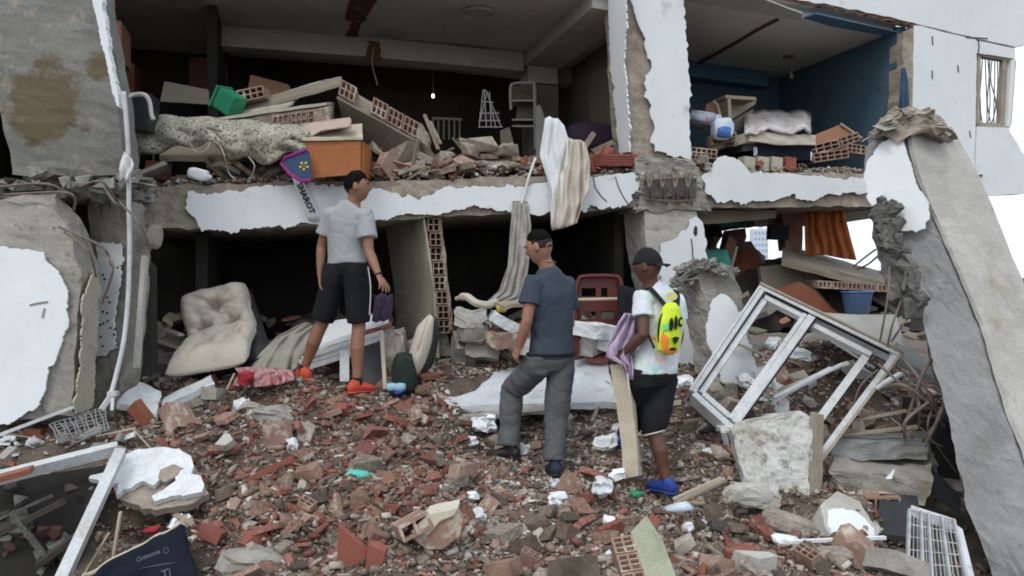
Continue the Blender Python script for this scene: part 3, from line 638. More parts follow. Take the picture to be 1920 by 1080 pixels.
put('hanging_cable', MB().tube(curve([ff_.p(700, 90, .02), ff_.p(698, 120, .05), ff_.p(704, 145, .1), ff_.p(708, 160, .1)]), .007, 5), m_beam, B)
# round lamp ring on the ceiling
ring = MB(); cc = cf.p(897, 24, .02)
ring.tube([cc + V((math.cos(a), math.sin(a), 0)) * .17 for a in [i * math.pi / 12 for i in range(25)]], .014, 6)
ring.prism([cc + V((math.cos(a), math.sin(a), 0)) * .14 + Z * .0 for a in [i * math.pi / 12 for i in range(24)]], Z * .015)
put('ceiling_lamp', ring, m_beam, B)
# rear walls, upper storey
def panel(u0, u1, v0, v1, z0, z1, mt, name='inner_wall', amp=.003):
    r = [[fac(u0, v0, z), fac(u1, v0, z), fac(u1, v1, z), fac(u0, v1, z)] for z in (z0, z1)]
    return put(name, MB().loft4(r, 4, 4, amp), mt, B)
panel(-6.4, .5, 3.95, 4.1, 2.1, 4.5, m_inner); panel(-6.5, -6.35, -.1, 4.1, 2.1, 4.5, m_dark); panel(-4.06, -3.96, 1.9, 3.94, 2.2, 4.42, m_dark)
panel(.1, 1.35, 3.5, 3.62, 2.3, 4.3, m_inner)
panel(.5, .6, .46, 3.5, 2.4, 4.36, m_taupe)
# blue room
panel(.72, 3.3, 2.3, 2.42, 2.3, 4.35, m_blue, 'blue_wall')
# right blue wall follows the measured corner lines
def vwall(pa, pb, z0, z1a, z1b, th, mt, name):
    d = (pb - pa).normalized(); n = V((d.y, -d.x, 0))
    r = [[up(pa, z0), up(pa + n * th, z0), up(pa + n * th, z1a), up(pa, z1a)], [up(pb, z0), up(pb + n * th, z0), up(pb + n * th, z1b), up(pb, z1b)]]
    return put(name, MB().loft4(r, 8, 4, .003), mt, B)
pA = FP(1697, 200, .1); pB = FP(1462, 200, 2.45)
vwall(pB, pA, 2.3, ceilz(2.2) + .05, ceilz(3.4) + .05, .12, m_blue, 'blue_wall')
beam(.62, 2.95, 2.08, 2.29, .2, m_bluel, name='blue_beam')
# blue upper strip along the front of the ceiling
cfr = Face(fac(1, .1, ceilz(1)), fac(3, .1, ceilz(3)), fac(1, 1.5, ceilz(1)))
put('blue_beam', MB().prism([cfr.p(x, y, .02) for x, y in [(1506, 34), (1530, 26), (1690, 62), (1698, 66), (1694, 74), (1640, 64), (1560, 50)]], Z * .012), m_bluel, B)
put('ceiling_beam', MB().prism([cfr.p(x, y, .02) for x, y in rag([(1285, -22), (1400, -14), (1505, 26), (1502, 38), (1470, 34), (1390, 20), (1285, 2)], 1, 15)], Z * .014), m_beam, B)
put('ceiling_crack', MB().tube(curve([cfr.p(x, y, .01) for x, y in [(1290, 128), (1330, 108), (1380, 80), (1420, 56), (1458, 36)]]), .022, 5), m_stain, B)
put('ceiling_lamp', MB().tube([cfr.p(1478, 104, .0), cfr.p(1478, 104, .0) - Z * .02], .07, 12).tube([cfr.p(1484, 104, .0), cfr.p(1484, 104, .0) - Z * .26], .012, 6).tube([cfr.p(1484, 104, .0) - Z * .24, cfr.p(1484, 104, .0) - Z * .29], .03, 8), m_taupe, B)
# rear brown door, slanted partition remains behind the column
panel(.22, .95, 3.4, 3.45, 2.4, 3.95, m_veneer, 'door')
put('inner_wall', MB().prism([FP(x, y, 2.6) for x, y in [(1098, 236), (1108, 205), (1120, 192), (1146, 186), (1150, 236)]], W * .08), m_taupe, B)
put('inner_wall', MB().prism([FP(x, y, 1.6) for x, y in [(1136, 120), (1150, 116), (1160, 240), (1140, 238), (1132, 190)]], W * .5), m_taupe, B)
# rooms behind: dim shapes in the upper left
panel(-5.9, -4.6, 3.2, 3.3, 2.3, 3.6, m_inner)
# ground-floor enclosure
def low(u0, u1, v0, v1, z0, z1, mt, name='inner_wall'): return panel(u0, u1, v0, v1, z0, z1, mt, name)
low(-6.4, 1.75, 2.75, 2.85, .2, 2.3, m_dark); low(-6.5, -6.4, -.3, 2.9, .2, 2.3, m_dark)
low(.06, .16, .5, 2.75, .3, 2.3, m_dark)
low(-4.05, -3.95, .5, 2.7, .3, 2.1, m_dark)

# partition wall with torn hollow-brick end, left room
pa = FP(808, 500, .05); pb = FP(735, 500, 1.35)
pr = []
for z, sh in ((.75, .06), (1.4, .02), (2.16, -.09)):
    a = up(pa, z) + U * sh; b = up(pb, z) + U * sh; pr.append([a, a + U * .02, b + U * .02, b])
pw = put('partition_wall', MB().loft4(pr, 8, 4, .004, 4), m_cream, B)
hb = .135
k = 0; z = .98
while z < 2.12:
    r_ = random.Random(int(z * 100)); sh = .06 - (z - .75) * .105; o_ = up(pa, z) + U * (sh + .028 + r_.uniform(0, .01)) + W * (-.01 + r_.uniform(-.02, .02))
    me = MB(); hollow(me, .14, .11, hb - .012, 2, 2, .009, o_, U, Z, W)
    put('brick', me, m_brickd, pw); k += 1; z += hb
pe = MB().loft4([[up(pa, z) + U * (.02 + .06 - (z - .75) * .105) + W * .12, up(pa, z) + U * (.145 + .06 - (z - .75) * .105) + W * .12, up(pb, z) + U * .13, up(pb, z) + U * .02] for z in (.75, 1.4, 2.15)], 6, 4, .012)
put('mortar_core', pe, m_mortar, pw)
put('mortar_core', MB().loft4([[up(pa, z) + U * (.145 + .06 - (z - .75) * .105) + W * .0, up(pa, z) + U * (.18 + .06 - (z - .75) * .105) + W * .0, up(pa, z) + U * (.18 + .06 - (z - .75) * .105) + W * .2, up(pa, z) + U * (.145 + .06 - (z - .75) * .105) + W * .2] for z in (1.0, 1.3, 1.7, 2.14)], 5, 3, .016, 16), m_mortar, pw)

# right lower room seen through: soffit beam, pink wall, tilted slab, clay slab
put('lower_beam', MB().loft4([[FP(x, 394, .25), FP(x, y, .25), FP(x, y, .6), FP(x, 392, .6)] for x, y in ((1300, 422), (1380, 416), (1455, 409))], 5, 3, .01), m_taupe, B)
put('lower_beam', MB().loft4([[FP(x, 392, 1.2), FP(x, y, 1.2), FP(x, y, 1.5), FP(x, 390, 1.5)] for x, y in ((1440, 424), (1540, 424), (1660, 405))], 5, 3, .01), m_taupe, B)
put('inner_wall', MB().prism(wallpts([(1466, 392), (1507, 392), (1504, 470), (1474, 470)], 1.0, .6), W * .15), m_salmon, B)
put('inner_wall', MB().prism(wallpts([(1413, 404), (1440, 404), (1440, 424), (1416, 424)], .9, .5), W * .15), m_taupe, B)
put('inner_wall', MB().prism(wallpts([(1312, 408), (1418, 406), (1418, 424), (1394, 427), (1360, 432), (1346, 428), (1340, 470), (1312, 470)], 2.0, 1), W * .1), m_inner, B)
put('inner_wall', MB().prism(wallpts([(1366, 432), (1398, 428), (1400, 444), (1396, 456), (1408, 452), (1420, 470), (1420, 500), (1350, 500)], 1.7, 1), W * .12), mat('dusty_rose_wall', (.2, .13, .12), (.15, .1, .09), 2), B)

# ------------------------------------------------------------------ left: leaning column and wall pieces
t = thing('leaning_pillar', 'tall stained concrete pillar slab leaning at the top left with a white painted edge', 'broken pillar', at(110, 330, 5.9))
R_ = []
for (xa, xb, y, Y) in [(-90, 176, -70, 5.9), (-60, 192, 40, 5.85), (-20, 212, 140, 5.8), (6, 226, 230, 5.8), (28, 232, 330, 5.85)]:
    a = at(xa, y, Y); b = at(xb, y, Y - .05); R_.append([a, b, b + V((-.05, .35, 0)), a + V((-.05, .35, 0))])
for (q_, rr_) in ((at(100, 190, 5.8), .30), (at(75, 235, 5.8), .2), (at(200, 120, 5.8), .14)): spot(m_concstain, q_ - LOC[t.name], rr_, (.12, .095, .058), 6.0)
put('pillar_body', MB().loft4(R_, 7, 8, .018, 5, .03), m_concstain, t)
pf = Face(at(176, -70, 5.80), at(200, 70, 5.77), at(176, -70, 6.0)); fpl = Face(at(-60, 40, 5.8), at(192, 40, 5.75), at(100, 230, 5.72))
skin('plaster', [(172, -50), (190, -50), (206, 50), (214, 110), (222, 150), (229, 182), (231, 205), (225, 200), (216, 165), (210, 132), (199, 96), (190, 50), (181, 10)], fpl, m_facade, .05, .05, 1.2, 8, 4, t)
# lower left block
t = thing('broken_column', 'thick white painted column base at the left edge with its render peeled back to cream', 'column', at(90, 780, 5.5))
R_ = []
for (xa, xb, y, Y) in [(-120, 120, 372, 5.75), (-120, 168, 440, 5.65), (-120, 186, 520, 5.6), (-120, 176, 650, 5.5), (-120, 166, 780, 5.45)]:
    a = at(xa, y, Y - .12); b = at(xb - 34, y, Y); c = at(xb, y, Y + .25); R_.append([a, b, c, a + V((0, .6, 0))])
put('column_body', MB().loft4(R_, 7, 8, .02, 6, .05), m_conc, t)
fb = Face((R_[1][0] + R_[2][0]) / 2, (R_[1][1] + R_[2][1]) / 2, R_[4][1])
skin('plaster', [(-90, 468), (20, 466), (85, 474), (92, 494), (112, 510), (130, 546), (128, 572), (131, 612), (120, 640), (108, 668), (92, 690), (88, 720), (76, 760), (20, 795), (-90, 800)], fb, m_facade, .02, .035, 2, 8, 4, t)
mk = MB()
for pts in ([(56, 572), (74, 568), (90, 566)], [(84, 578), (80, 596)]): mk.tube([fb.p(x, y, .055) for x, y in pts], .009, 4)
put('scratch', mk, m_conc, t)
fs = Face(R_[2][1], R_[2][2], R_[3][1])
skin('cream_strip', [(152, 560), (176, 500), (186, 540), (180, 620), (176, 700), (170, 765), (140, 775), (146, 700), (150, 620)], fs, m_cream, .012, .03, 2, 12, 5, t)
# second column behind
t = thing('broken_column', 'narrow column behind the pipe with peeling white render and pock marks', 'column', at(225, 700, 6.2))
R_ = []
for (xa, xb, y, Y) in [(165, 262, 380, 6.3), (170, 280, 450, 6.3), (172, 282, 560, 6.3), (172, 264, 700, 6.2), (172, 250, 790, 6.1)]:
    a = at(xa, y, Y); b = at(xb - 34, y, Y - .06); c = at(xb, y, Y + .2); R_.append([a, b, c, a + V((0, .3, 0))])
put('column_body', MB().loft4(R_, 7, 7, .02, 7, .04), m_conc, t)
fb = Face(R_[1][0], R_[1][1], R_[3][1])
skin('plaster', [(186, 460), (228, 456), (234, 490), (227, 505), (228, 530), (221, 560), (218, 590), (217, 640), (222, 650), (200, 667), (176, 668), (173, 600), (180, 540)], fb, m_facade, .016, .03, 2, 6, 4, t)
pk = MB()
for k in range(16):
    r_ = random.Random(k); pk.rock(fb.p(r_.uniform(184, 222), r_.uniform(500, 655), .046), (.02, .008, .02), None, k, 1)
put('pock_marks', pk, m_dark, t, kind='stuff')
put('edge_strip', MB().bar(at(272, 480, 6.25), at(256, 690, 6.1), .035, .05), m_beam, t)
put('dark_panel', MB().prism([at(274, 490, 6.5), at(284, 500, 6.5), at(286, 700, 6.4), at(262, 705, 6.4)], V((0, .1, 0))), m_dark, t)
# ledge of crushed concrete between pillar and base
bb = MB()
r_ = random.Random(5)
for k in range(60):
    bb.shard(at(r_.uniform(-20, 270), 356 + r_.gauss(0, 14), 5.95 + r_.uniform(-.1, .3)), (r_.uniform(.1, .36), r_.uniform(.1, .3), r_.uniform(.03, .13)), rot(r_.uniform(-20, 20), r_.uniform(-16, 16), r_.uniform(0, 180)), k)
tt = put('crushed_concrete', bb, m_rough, None, 'dark crushed concrete squeezed between the leaning pillar and the column base', 'rubble', kind='stuff')
put('crushed_slab', MB().loft4([[at(-60, 340, 6.1), at(-60, 378, 6.1), at(-60, 378, 6.8), at(-60, 340, 6.8)], [at(290, 345, 6.6), at(285, 380, 6.6), at(285, 380, 7.2), at(290, 345, 7.2)]], 16, 6, .06, 7), m_rough, None, 'dark crumbling slab edge running under the leaning pillar', 'slab')
for k, (a, b, c) in enumerate([((0, 350), (90, 345), (138, 370)), ((10, 365), (130, 362), (138, 395)), ((110, 425), (190, 462), (210, 500)), ((185, 470), (212, 500), (190, 570)), ((120, 435), (165, 470), (180, 520)), ((225, 380), (262, 420), (282, 470)), ((150, 350), (190, 340), (215, 372)),
                               ((195, 350), (215, 380), (235, 395))]):
    put('bent_rebar', MB().tube(curve([at(*a, 5.45), at(*b, 5.38), at(*c, 5.5)], 6), .009, 5), m_rebar, None,
        ['thin dark bar along the top of the left rubble ledge', 'dark bar hooked over the left column base', 'bar curling from the column base towards the narrow column', 'hooked bar hanging over the peeling white render', 'short bar beside the cream column edge', 'bar slanting behind the white pipe', 'short bent bar under the leaning pillar', 'short bar beside the top of the pipe'][k], 'rebar', 'bent bars around the left columns')
put('concrete_fragment', MB().rock(at(288, 444, 6.3), (.13, .12, .19), rot(0, 10, 20), 3, 2, .2), m_conc, None, 'grey concrete lump stuck by the pipe under the slab corner', 'concrete lump')
# white pipe
pp = curve([at(232, 172, 5.6), at(238, 240, 5.6), at(241, 300, 5.6), at(242, 400, 5.6), at(243, 470, 5.6), at(240, 560, 5.55), at(232, 640, 5.5), at(216, 710, 5.45), at(208, 738, 5.4)], 6)
put('white_pipe', MB().tube(pp, .016, 10), m_alu, None, 'thin white pipe bending down the left side past the slab corner', 'pipe', smooth=True)
put('pipe_end', MB().bar(at(212, 736, 5.4), at(190, 768, 5.35), .03, .03).bar(at(212, 738, 5.4), at(210, 770, 5.35), .02, .02).box(at(212, 738, 5.4), (.06, .05, .03)), m_alu, None, 'forked white bracket at the foot of the white pipe', 'bracket')
put('white_rag', MB().sheet([[at(236 + math.sin(j) * 2 + (k - 2) * w_, 285 + j * 11, 5.55 + .02 * math.sin(k * 2 + j)) for k in range(5)] for j, w_ in enumerate((1.5, 4, 6, 6, 4.5, 3))], .01), m_clothw, None, 'small white rag tied round the white pipe below the leaning pillar', 'rag', smooth=True)
# arc of torn fabric trim near the pillar
put('torn_hose', MB().tube(curve([at(231, 184, 6.0), at(250, 178, 6.1), at(270, 178, 6.1), at(280, 190, 6.1), at(284, 215, 6.1), at(288, 225, 6.1)], 5), .018, 6), m_beam, None, 'pale torn hose arching over the dark gap by the left pillar', 'hose', smooth=True)
put('dark_cabinet', MB().box(at(258, 212, 6.7), (.26, .3, .3), rot(0, 5, 10)), m_leather, None, 'black box in the dark gap right of the leaning pillar', 'box')

# ------------------------------------------------------------------ right leaning pillar
t = thing('leaning_pillar', 'huge broken grey pillar leaning across the right side with a torn rounded top', 'broken pillar', at(1850, 1000, 5.0))
key = [  # y_left,xl, ridge, right (pixel points) and depth
    ((1628, 262), (1690, 236), (1776, 240), 6.6), ((1620, 330), (1712, 330), (1822, 318), 6.5), ((1644, 398), (1747, 412), (1858, 402), 6.4),
    ((1692, 470), (1790, 510), (1898, 500), 6.2), ((1722, 560), (1832, 610), (1945, 620), 6.0), ((1742, 650), (1858, 700), (1985, 720), 5.75),
    ((1776, 770), (1888, 790), (2030, 820), 5.5), ((1792, 850), (1915, 860), (2060, 900), 5.35), ((1812, 950), (1960, 980), (2110, 1010), 5.15), ((1865, 1090), (2000, 1110), (2160, 1120), 4.9)]
R_ = []
for l, m_, r, Y in key:
    a = at(*l, Y + .12); b = at(*m_, Y - .1); c = at(*r, Y + .3); R_.append([a, b, c, a + (c - b) * .9 + V((0, .22, 0))])
put('pillar_body', MB().loft4(R_, 6, 9, .018, 7, .05), [m_concg], t)
# paler face: second skin on the right hand side
sk = []
for l, m_, r, Y in key:
    b = at(m_[0] + 2, m_[1], Y - .1); c = at(r[0] - 2, r[1], Y + .3); n = (c - b).cross(Z).normalized(); n = n if n.y < 0 else -n
    sk.append([b + n * .045, c + n * .045, c + n * .01, b + n * .01])
put('pale_face', MB().loft4(sk, 6, 6, .009, 8, .02), m_concl, t)
fR = Face(R_[1][0], R_[1][1], R_[3][1])
skin('plaster', [(1650, 272), (1676, 256), (1692, 262), (1702, 290), (1712, 316), (1718, 345), (1733, 368), (1745, 398), (1744, 412), (1736, 430), (1718, 438), (1712, 434), (1690, 435), (1688, 416), (1680, 405), (1664, 392), (1663, 376), (1636, 388), (1626, 372), (1622, 330), (1630, 300)], fR, m_facade, .03, .05, 1.5, 6, 5, t)
tp = MB(); r_ = random.Random(4)
for k in range(34):
    a_ = r_.uniform(0, 1); x = 1634 + a_ * 145; y = 262 - 50 * math.sin(math.pi * min(1, a_ * .9 + .05)) + r_.uniform(-3, 16)
    tp.shard(at(x, y, 6.5 + r_.uniform(-.1, .25)), (r_.uniform(.06, .24), .12, r_.uniform(.015, .045)), rot(r_.uniform(-20, 20), -35 + a_ * 75 + r_.uniform(-14, 14), r_.uniform(-20, 20)), k)
put('crumbled_top', tp, m_conc, t, kind='stuff')
lt = [[at(xa, y, 6.45), at(xb, y, 6.4), at(xb, y, 6.8), at(xa, y, 6.85)] for xa, xb, y in ((1640, 1776, 256), (1655, 1768, 228), (1675, 1740, 211))]
put('broken_cap', MB().loft4(lt, 4, 8, .05, 9, .03), m_mortar, t)
# jagged left flank
jg = MB(); r_ = random.Random(14)
edge = [(1640, 388), (1650, 430), (1668, 480), (1690, 530), (1706, 560), (1726, 620), (1742, 690), (1770, 750), (1788, 800)]
for k in range(44):
    q = min(len(edge) - 1.02, r_.random() ** 1.3 * 4.2); i = int(q); x = edge[i][0] + (edge[i + 1][0] - edge[i][0]) * (q - i); y = edge[i][1] + (edge[i + 1][1] - edge[i][1]) * (q - i)
    jg.shard(at(x + r_.uniform(-4, 30 if q < 5 else 12), y + r_.uniform(-8, 8), 6.32 - q * .1), (r_.uniform(.04, .17), .12, r_.uniform(.05, .2)), rot(r_.uniform(-30, 30), r_.uniform(-40, 40), r_.uniform(-30, 30)), k, 12)
put('jagged_flank', jg, m_roughd, t, kind='stuff')
put('torn_sheathing', MB().loft4([[at(1634, 392, 6.35), at(1662, 380, 6.3), at(1664, 384, 6.5), at(1640, 398, 6.5)], [at(1640, 452, 6.35), at(1690, 460, 6.3), at(1690, 460, 6.5), at(1644, 456, 6.5)], [at(1668, 560, 6.3), at(1720, 566, 6.25), at(1720, 570, 6.5), at(1672, 566, 6.5)]], 8, 5, .03, 12), m_rough, t)
rbs = [((1668, 500), (1664, 560), (1650, 640), 'long thin bar hanging down in front of the white sheet'), ((1700, 540), (1676, 600), (1664, 650), 'long curved bar beside the one over the white sheet'),
       ((1740, 560), (1700, 600), (1672, 640), 'bar curving out from the pillar flank at mid height'), ((1690, 668), (1730, 720), (1770, 800), 'thick bar running down along the pillar foot'),
       ((1775, 660), (1735, 690), (1700, 790), 'forked bar bent towards the dark pit'), ((1655, 728), (1700, 725), (1780, 790), 'bar arching over the dark pit'), ((1716, 730), (1724, 760), (1722, 800), 'short bar hanging straight down in the dark pit'),
       ((1790, 740), (1740, 740), (1716, 700), 'bar ending against the pillar face'), ((1760, 745), (1740, 790), (1744, 830), 'curved bar at the back of the dark pit'), ((1790, 760), (1750, 800), (1728, 832), 'straight thin bar crossing the pit low down'),
       ((1740, 640), (1750, 700), (1790, 770), 'bar hugging the pillar flank'), ((1600, 500), (1625, 480), (1642, 468), 'thin bar sticking up against the white sky left of the pillar'), ((1608, 505), (1628, 495), (1646, 480), 'second thin bar against the white sky')]
for k, (a, b, c, lab) in enumerate(rbs):
    Y = 6.0 if k < 11 else 6.6
    put('bent_rebar', MB().tube(curve([at(*a, Y + .15), at(*b, Y - .1), at(*c, Y)], 7), .013 if k in (3, 5, 7, 4) else .008, 6), m_rebar, None, lab, 'rebar', 'bent bars sticking out of the right pillar')

# fallen column piece in front of the centre column
t = thing('fallen_column_piece', 'leaning concrete column stump with frayed top behind the man in the white shirt', 'broken column', at(1340, 720, 7.0))
R_ = []
for l, m_, r, Y in [((1262, 520), (1302, 500), (1372, 500), 7.05), ((1282, 580), (1322, 560), (1392, 560), 7.0), ((1296, 640), (1334, 640), (1410, 650), 6.95), ((1306, 700), (1350, 720), (1428, 730), 6.9)]:
    a = at(*l, Y + .25); b = at(*m_, Y); c = at(*r, Y + .1); R_.append([a, b, c, a + (c - b) + V((0, .15, 0))])
put('stump_body', MB().loft4(R_, 9, 7, .022, 9, .05), m_conc, t)
fS = Face(R_[1][1], R_[1][2], R_[3][1])
skin('plaster', [(1336, 560), (1352, 552), (1374, 566), (1392, 600), (1404, 640), (1418, 690), (1424, 722), (1392, 724), (1352, 716), (1340, 680), (1326, 650), (1322, 610)], fS, m_facade, .016, .03, 2, 7, 4, t)
tp = MB(); r_ = random.Random(8)
for k in range(90):
    x = r_.uniform(1258, 1375); tp.shard(at(x, 512 - 18 * math.sin((x - 1258) / 117 * 3.1) + r_.uniform(-5, 28 if x < 1310 else 8), 7.0), (r_.uniform(.06, .16), .12, r_.uniform(.025, .06)), rot(0, r_.uniform(-50, -5), r_.uniform(-30, 30)), k)
put('frayed_top', tp, m_rough, t, kind='stuff')

# ------------------------------------------------------------------ far view
t = thing('far_tower', 'pale blue apartment tower far away seen through the small opening', 'building', (at(1423, 520, 600).x, 600, 0))
c = at(1423, 430, 600); put('tower_body', MB().box((c.x, 600, c.z / 2 - 2), (11, 10, c.z + 4)).box((c.x + 1.5, 600, c.z + 5), (2.5, 3, 10)), m_far, t)
for i in range(4):
    for j in range(7): put('window', MB().box((c.x - 3.9 + i * 2.6, 594.95, c.z - 3 - j * 4.4), (1.4, .2, 2.2)), m_far2, t)
t = put('distant_roof', MB().prism([at(1895, 548, 60) + Z * 0, at(1990, 540, 60), at(1990, 560, 60), at(1895, 566, 60)], V((3, 9, 0))), m_lightgrey, None, 'grey low roof far off at the right edge below the sky', 'roof')

# ------------------------------------------------------------------ things on the upper floor
def quadslab(name, P4, th, mt, amp=.006, seg=8, per=6, fr=8, parent=None, endamp=0, **k):
    """slab from four corner points (a b along, d c), thickness vector th"""
    a, b, c, d = P4; R = [[a, a + th, d + th, d], [b, b + th, c + th, c]]
    return put(name, MB().loft4(R, seg, per, amp, fr, endamp), mt, parent, **k)
# tilted hollow-brick wall piece (right one)
t = thing('wall_fragment', 'tilted chunk of hollow brick wall standing highest in the upstairs rubble', 'wall fragment', at(720, 250, 7.7))
a, b = at(640, 150, 7.45), at(788, 232, 7.55); dn = (at(716, 250, 7.7) - at(648, 170, 7.6)); ax = (b - a).normalized()
bk = V((.03, .55, -.42)); thv = (at(632, 180, 7.42) - at(640, 150, 7.45))
quadslab('render_face', [a + thv * 1.0, b + thv * 1.0, b + thv + bk * .9 + V((-.2, 0, -.1)), a + thv + bk * 1.1], thv.normalized() * .02, m_taupe, .006, parent=t)
nn = ax.cross(thv).normalized(); nn = -nn if nn.y < 0 else nn
xs = 0; L_ = (b - a).length
for k in range(5):
    wb = L_ / 5 - .012
    mb = MB(); o_ = a + ax * (k * L_ / 5 + .006) - nn * random.Random(k).uniform(0, .03)
    hollow(mb, .3, wb, thv.length * .9, 3, 2, .010, o_, ax, thv.normalized(), (bk.normalized() * .9))
    if k in (1,): continue
    put('brick', mb, m_brickd, t)
quadslab('mortar_core', [a + bk * .1, b + bk * .1, b + bk * .9, a + bk], thv * .92, m_mortar, .02, parent=t)
quadslab('mortar_end', [b - nn * .02, b + ax * .12 + thv * .3, b + ax * .1 + bk * .8, b + bk * .8], thv * .9, m_mortar, .03, parent=t)
# long flat wall piece with white render on top (left)
t = thing('wall_fragment', 'flat slab of hollow brick wall with cream render on top resting on the speckled carpet', 'wall fragment', at(500, 250, 7.2))
a, b = at(408, 226, 7.0), at(612, 197, 7.1); ax = (b - a).normalized(); dw = V((0, 0, -.17)); bk = V((-.05, .55, .12)); L_ = (b - a).length
quadslab('render_top', [a, b, b + bk, a + bk], V((0, 0, .025)), m_cream, .006, parent=t)
for k in range(6):
    if k == 2: continue
    mb = MB(); hollow(mb, .2, L_ / 6 - .012, .14, 3, 2, .010, a + ax * (k * L_ / 6) + dw - ax.cross(Z) * -.0 + V((0, -random.Random(k).uniform(0, .03), 0)), ax, Z, V((0, 1, 0)))
    put('brick', mb, m_brickd if k > 2 else m_brickr, t)
quadslab('mortar_core', [a + V((0, .03, -.008)), b + V((0, .01, -.008)), b + bk, a + bk], dw * .93, m_mortar, .02, parent=t)
quadslab('mortar_end', [b - ax * .12 + V((0, -.02, -.02)), b + ax * .03 + V((0, -.01, -.02)), b + bk, b - ax * .1 + bk], dw * .9, m_mortar, .02, parent=t)
t = thing('wall_fragment', 'small tilted hollow brick block beside the green bin', 'brick block', at(475, 185, 7.5))
mb = MB(); R = rot(0, -12, 0); hollow(mb, .22, .25, .11, 4, 2, .011, at(447, 192, 7.4), R @ V((1, 0, 0)), R @ Z, V((0, 1, 0))); put('brick', mb, m_brickd, t)
# thin plaster sheets behind
quadslab('ceiling_board', [at(445, 205, 7.6), at(600, 158, 7.7), at(640, 150, 8.1), at(500, 190, 8.1)], V((0, 0, .035)), m_beam, .008, label='grey ceiling board tilted up behind the cream topped brick slab', cat='board')
quadslab('ceiling_board', [at(450, 215, 7.45), at(640, 162, 7.5), at(640, 150, 7.6), at(450, 200, 7.6)], V((0, 0, .03)), m_taupe, .008, label='thin bent strip of ceiling board reaching up to the tallest wall chunk', cat='board')
quadslab('plaster_sheet', [at(430, 225, 7.3), at(540, 205, 7.3), at(560, 185, 7.7), at(470, 200, 7.7)], V((0, 0, .03)), m_cream, .012, label='cracked plaster sheet lying between the green bin and the cream topped slab', cat='plaster sheet')
quadslab('loose_sheet', [at(300, 190, 8.0), at(392, 196, 8.0), at(390, 168, 8.1), at(308, 152, 8.1)], V((0, .03, 0)), m_taupe, .003, label='dim white panel leaning in the dark corner left of the green bin', cat='panel')
quadslab('wood_sheet', [at(460, 190, 8.6), at(560, 186, 8.6), at(540, 158, 8.8), at(470, 140, 8.8)], V((0, .03, 0)), m_ply, .002, label='dim orange wood panel behind the small tilted brick block', cat='panel')
quadslab('wood_sheet', [at(355, 190, 10), at(425, 190, 10), at(425, 108, 10), at(355, 108, 10)], V((0, .03, 0)), m_veneer, .002, label='dark reddish door panel deep in the upstairs room on the left', cat='door')
# green bin
t = thing('green_bin', 'green plastic bin lying on its side in the upstairs rubble', 'bin', at(428, 190, 7.3))
R = rot(8, 33, -15); c = at(430, 192, 7.3); S = .17
mb = MB()
for (cc_, sz) in (((0, 0, -S / 2), (.2, S, .012)), ((0, 0, S / 2), (.2, S, .012)), ((0, S / 2, 0), (.2, .012, S - .013)), ((0, -S / 2, 0), (.2, .012, S - .013)), ((.1, 0, 0), (.012, S - .013, S - .013))):
    mb.box(c + R @ V(cc_), sz, R)
put('bin_body', mb, m_green, t); mb = MB()
for (cc_, sz) in (((-.105, 0, -S / 2), (.02, S + .04, .03)), ((-.105, 0, S / 2), (.02, S + .04, .03)), ((-.105, S / 2 + .004, 0), (.021, .03, S - .03)), ((-.105, -S / 2 - .004, 0), (.021, .03, S - .03))): mb.box(c + R @ V(cc_), sz, R)
put('bin_rim', mb, m_green, t)
# speckled carpet draped over the slab edge
rows = []
for i in range(80):
    s_ = i / 79; px = 246 + s_ * 335; row = []
    top = 218 - 6 * math.sin(s_ * 3) + 24 * s_; bot = 294 - 26 * math.sin(min(1, s_ * 2.0) * 1.57) + (34 * math.sin((s_ - .42) * 5.2) if s_ > .42 else 0) - 6 * math.sin(s_ * 31)
    for j in range(16):
        q = j / 15; y = top + (bot - top) * q
        Y = 6.86 - .08 * math.sin(math.pi * q * .8) + .035 * math.sin(s_ * 17 + q * 2.5 + noise.noise(V((s_ * 5, q * 2, 3))) * 4) + .02 * math.sin(s_ * 37 - q * 6) + .35 * max(0, .3 - q) + .03 * noise.noise(V((s_ * 14, q * 6, 9)))
        row.append(at(px + 3 * math.sin(q * 5 + s_ * 9), y + 2.0 * math.sin(s_ * 26), Y))
    rows.append(row)
put('speckled_carpet', MB().sheet(rows, .03), m_carpet, None, 'speckled grey carpet bulging over the left end of the upper floor', 'carpet', smooth=True)
quadslab('mattress', [at(300, 290, 7.2), at(570, 290, 7.3), at(580, 262, 7.7), at(300, 250, 7.7)], V((0, .0, -.06)), m_taupe, .01, label='dim flat mattress underneath the speckled carpet', cat='mattress')
put('wire_loop', MB().tube([at(375 + 19 * math.cos(a_), 262 + 24 * math.sin(a_), 6.75 - .02 * math.sin(a_ * 2)) for a_ in [i * math.pi / 9 for i in range(20)]], .0055, 5), m_cloth, None, 'loop of pale wire hanging over the speckled carpet', 'wire')
put('loose_wire', MB().tube(curve([at(408, 262, 6.8), at(420, 290, 6.7), at(428, 322, 6.8), at(440, 336, 6.75)], 5), .0045, 5), m_cloth, None, 'pale wire dangling from the carpet down to the slab edge', 'wire')
put('loose_wire', MB().tube(curve([at(465, 293, 6.8), at(477, 310, 6.7), at(472, 330, 6.75)], 5), .0045, 5), m_cloth, None, 'short pale wire dangling below the middle of the carpet', 'wire')
put('white_bottle', MB().rock(at(372, 327, 6.75), (.17, .09, .1), rot(0, 15, 0), 4, 3, .12).tube([at(385, 330, 6.75), at(396, 333, 6.75)], .02, 8), m_foam, None, 'white crumpled bottle lying on the slab edge at the left', 'bottle', smooth=True)
put('clay_block', MB().box(at(297, 320, 7.0), (.17, .2, .15), rot(4, 6, 12)), m_brickr, None, 'dull red clay block in the gap below the speckled carpet', 'brick')
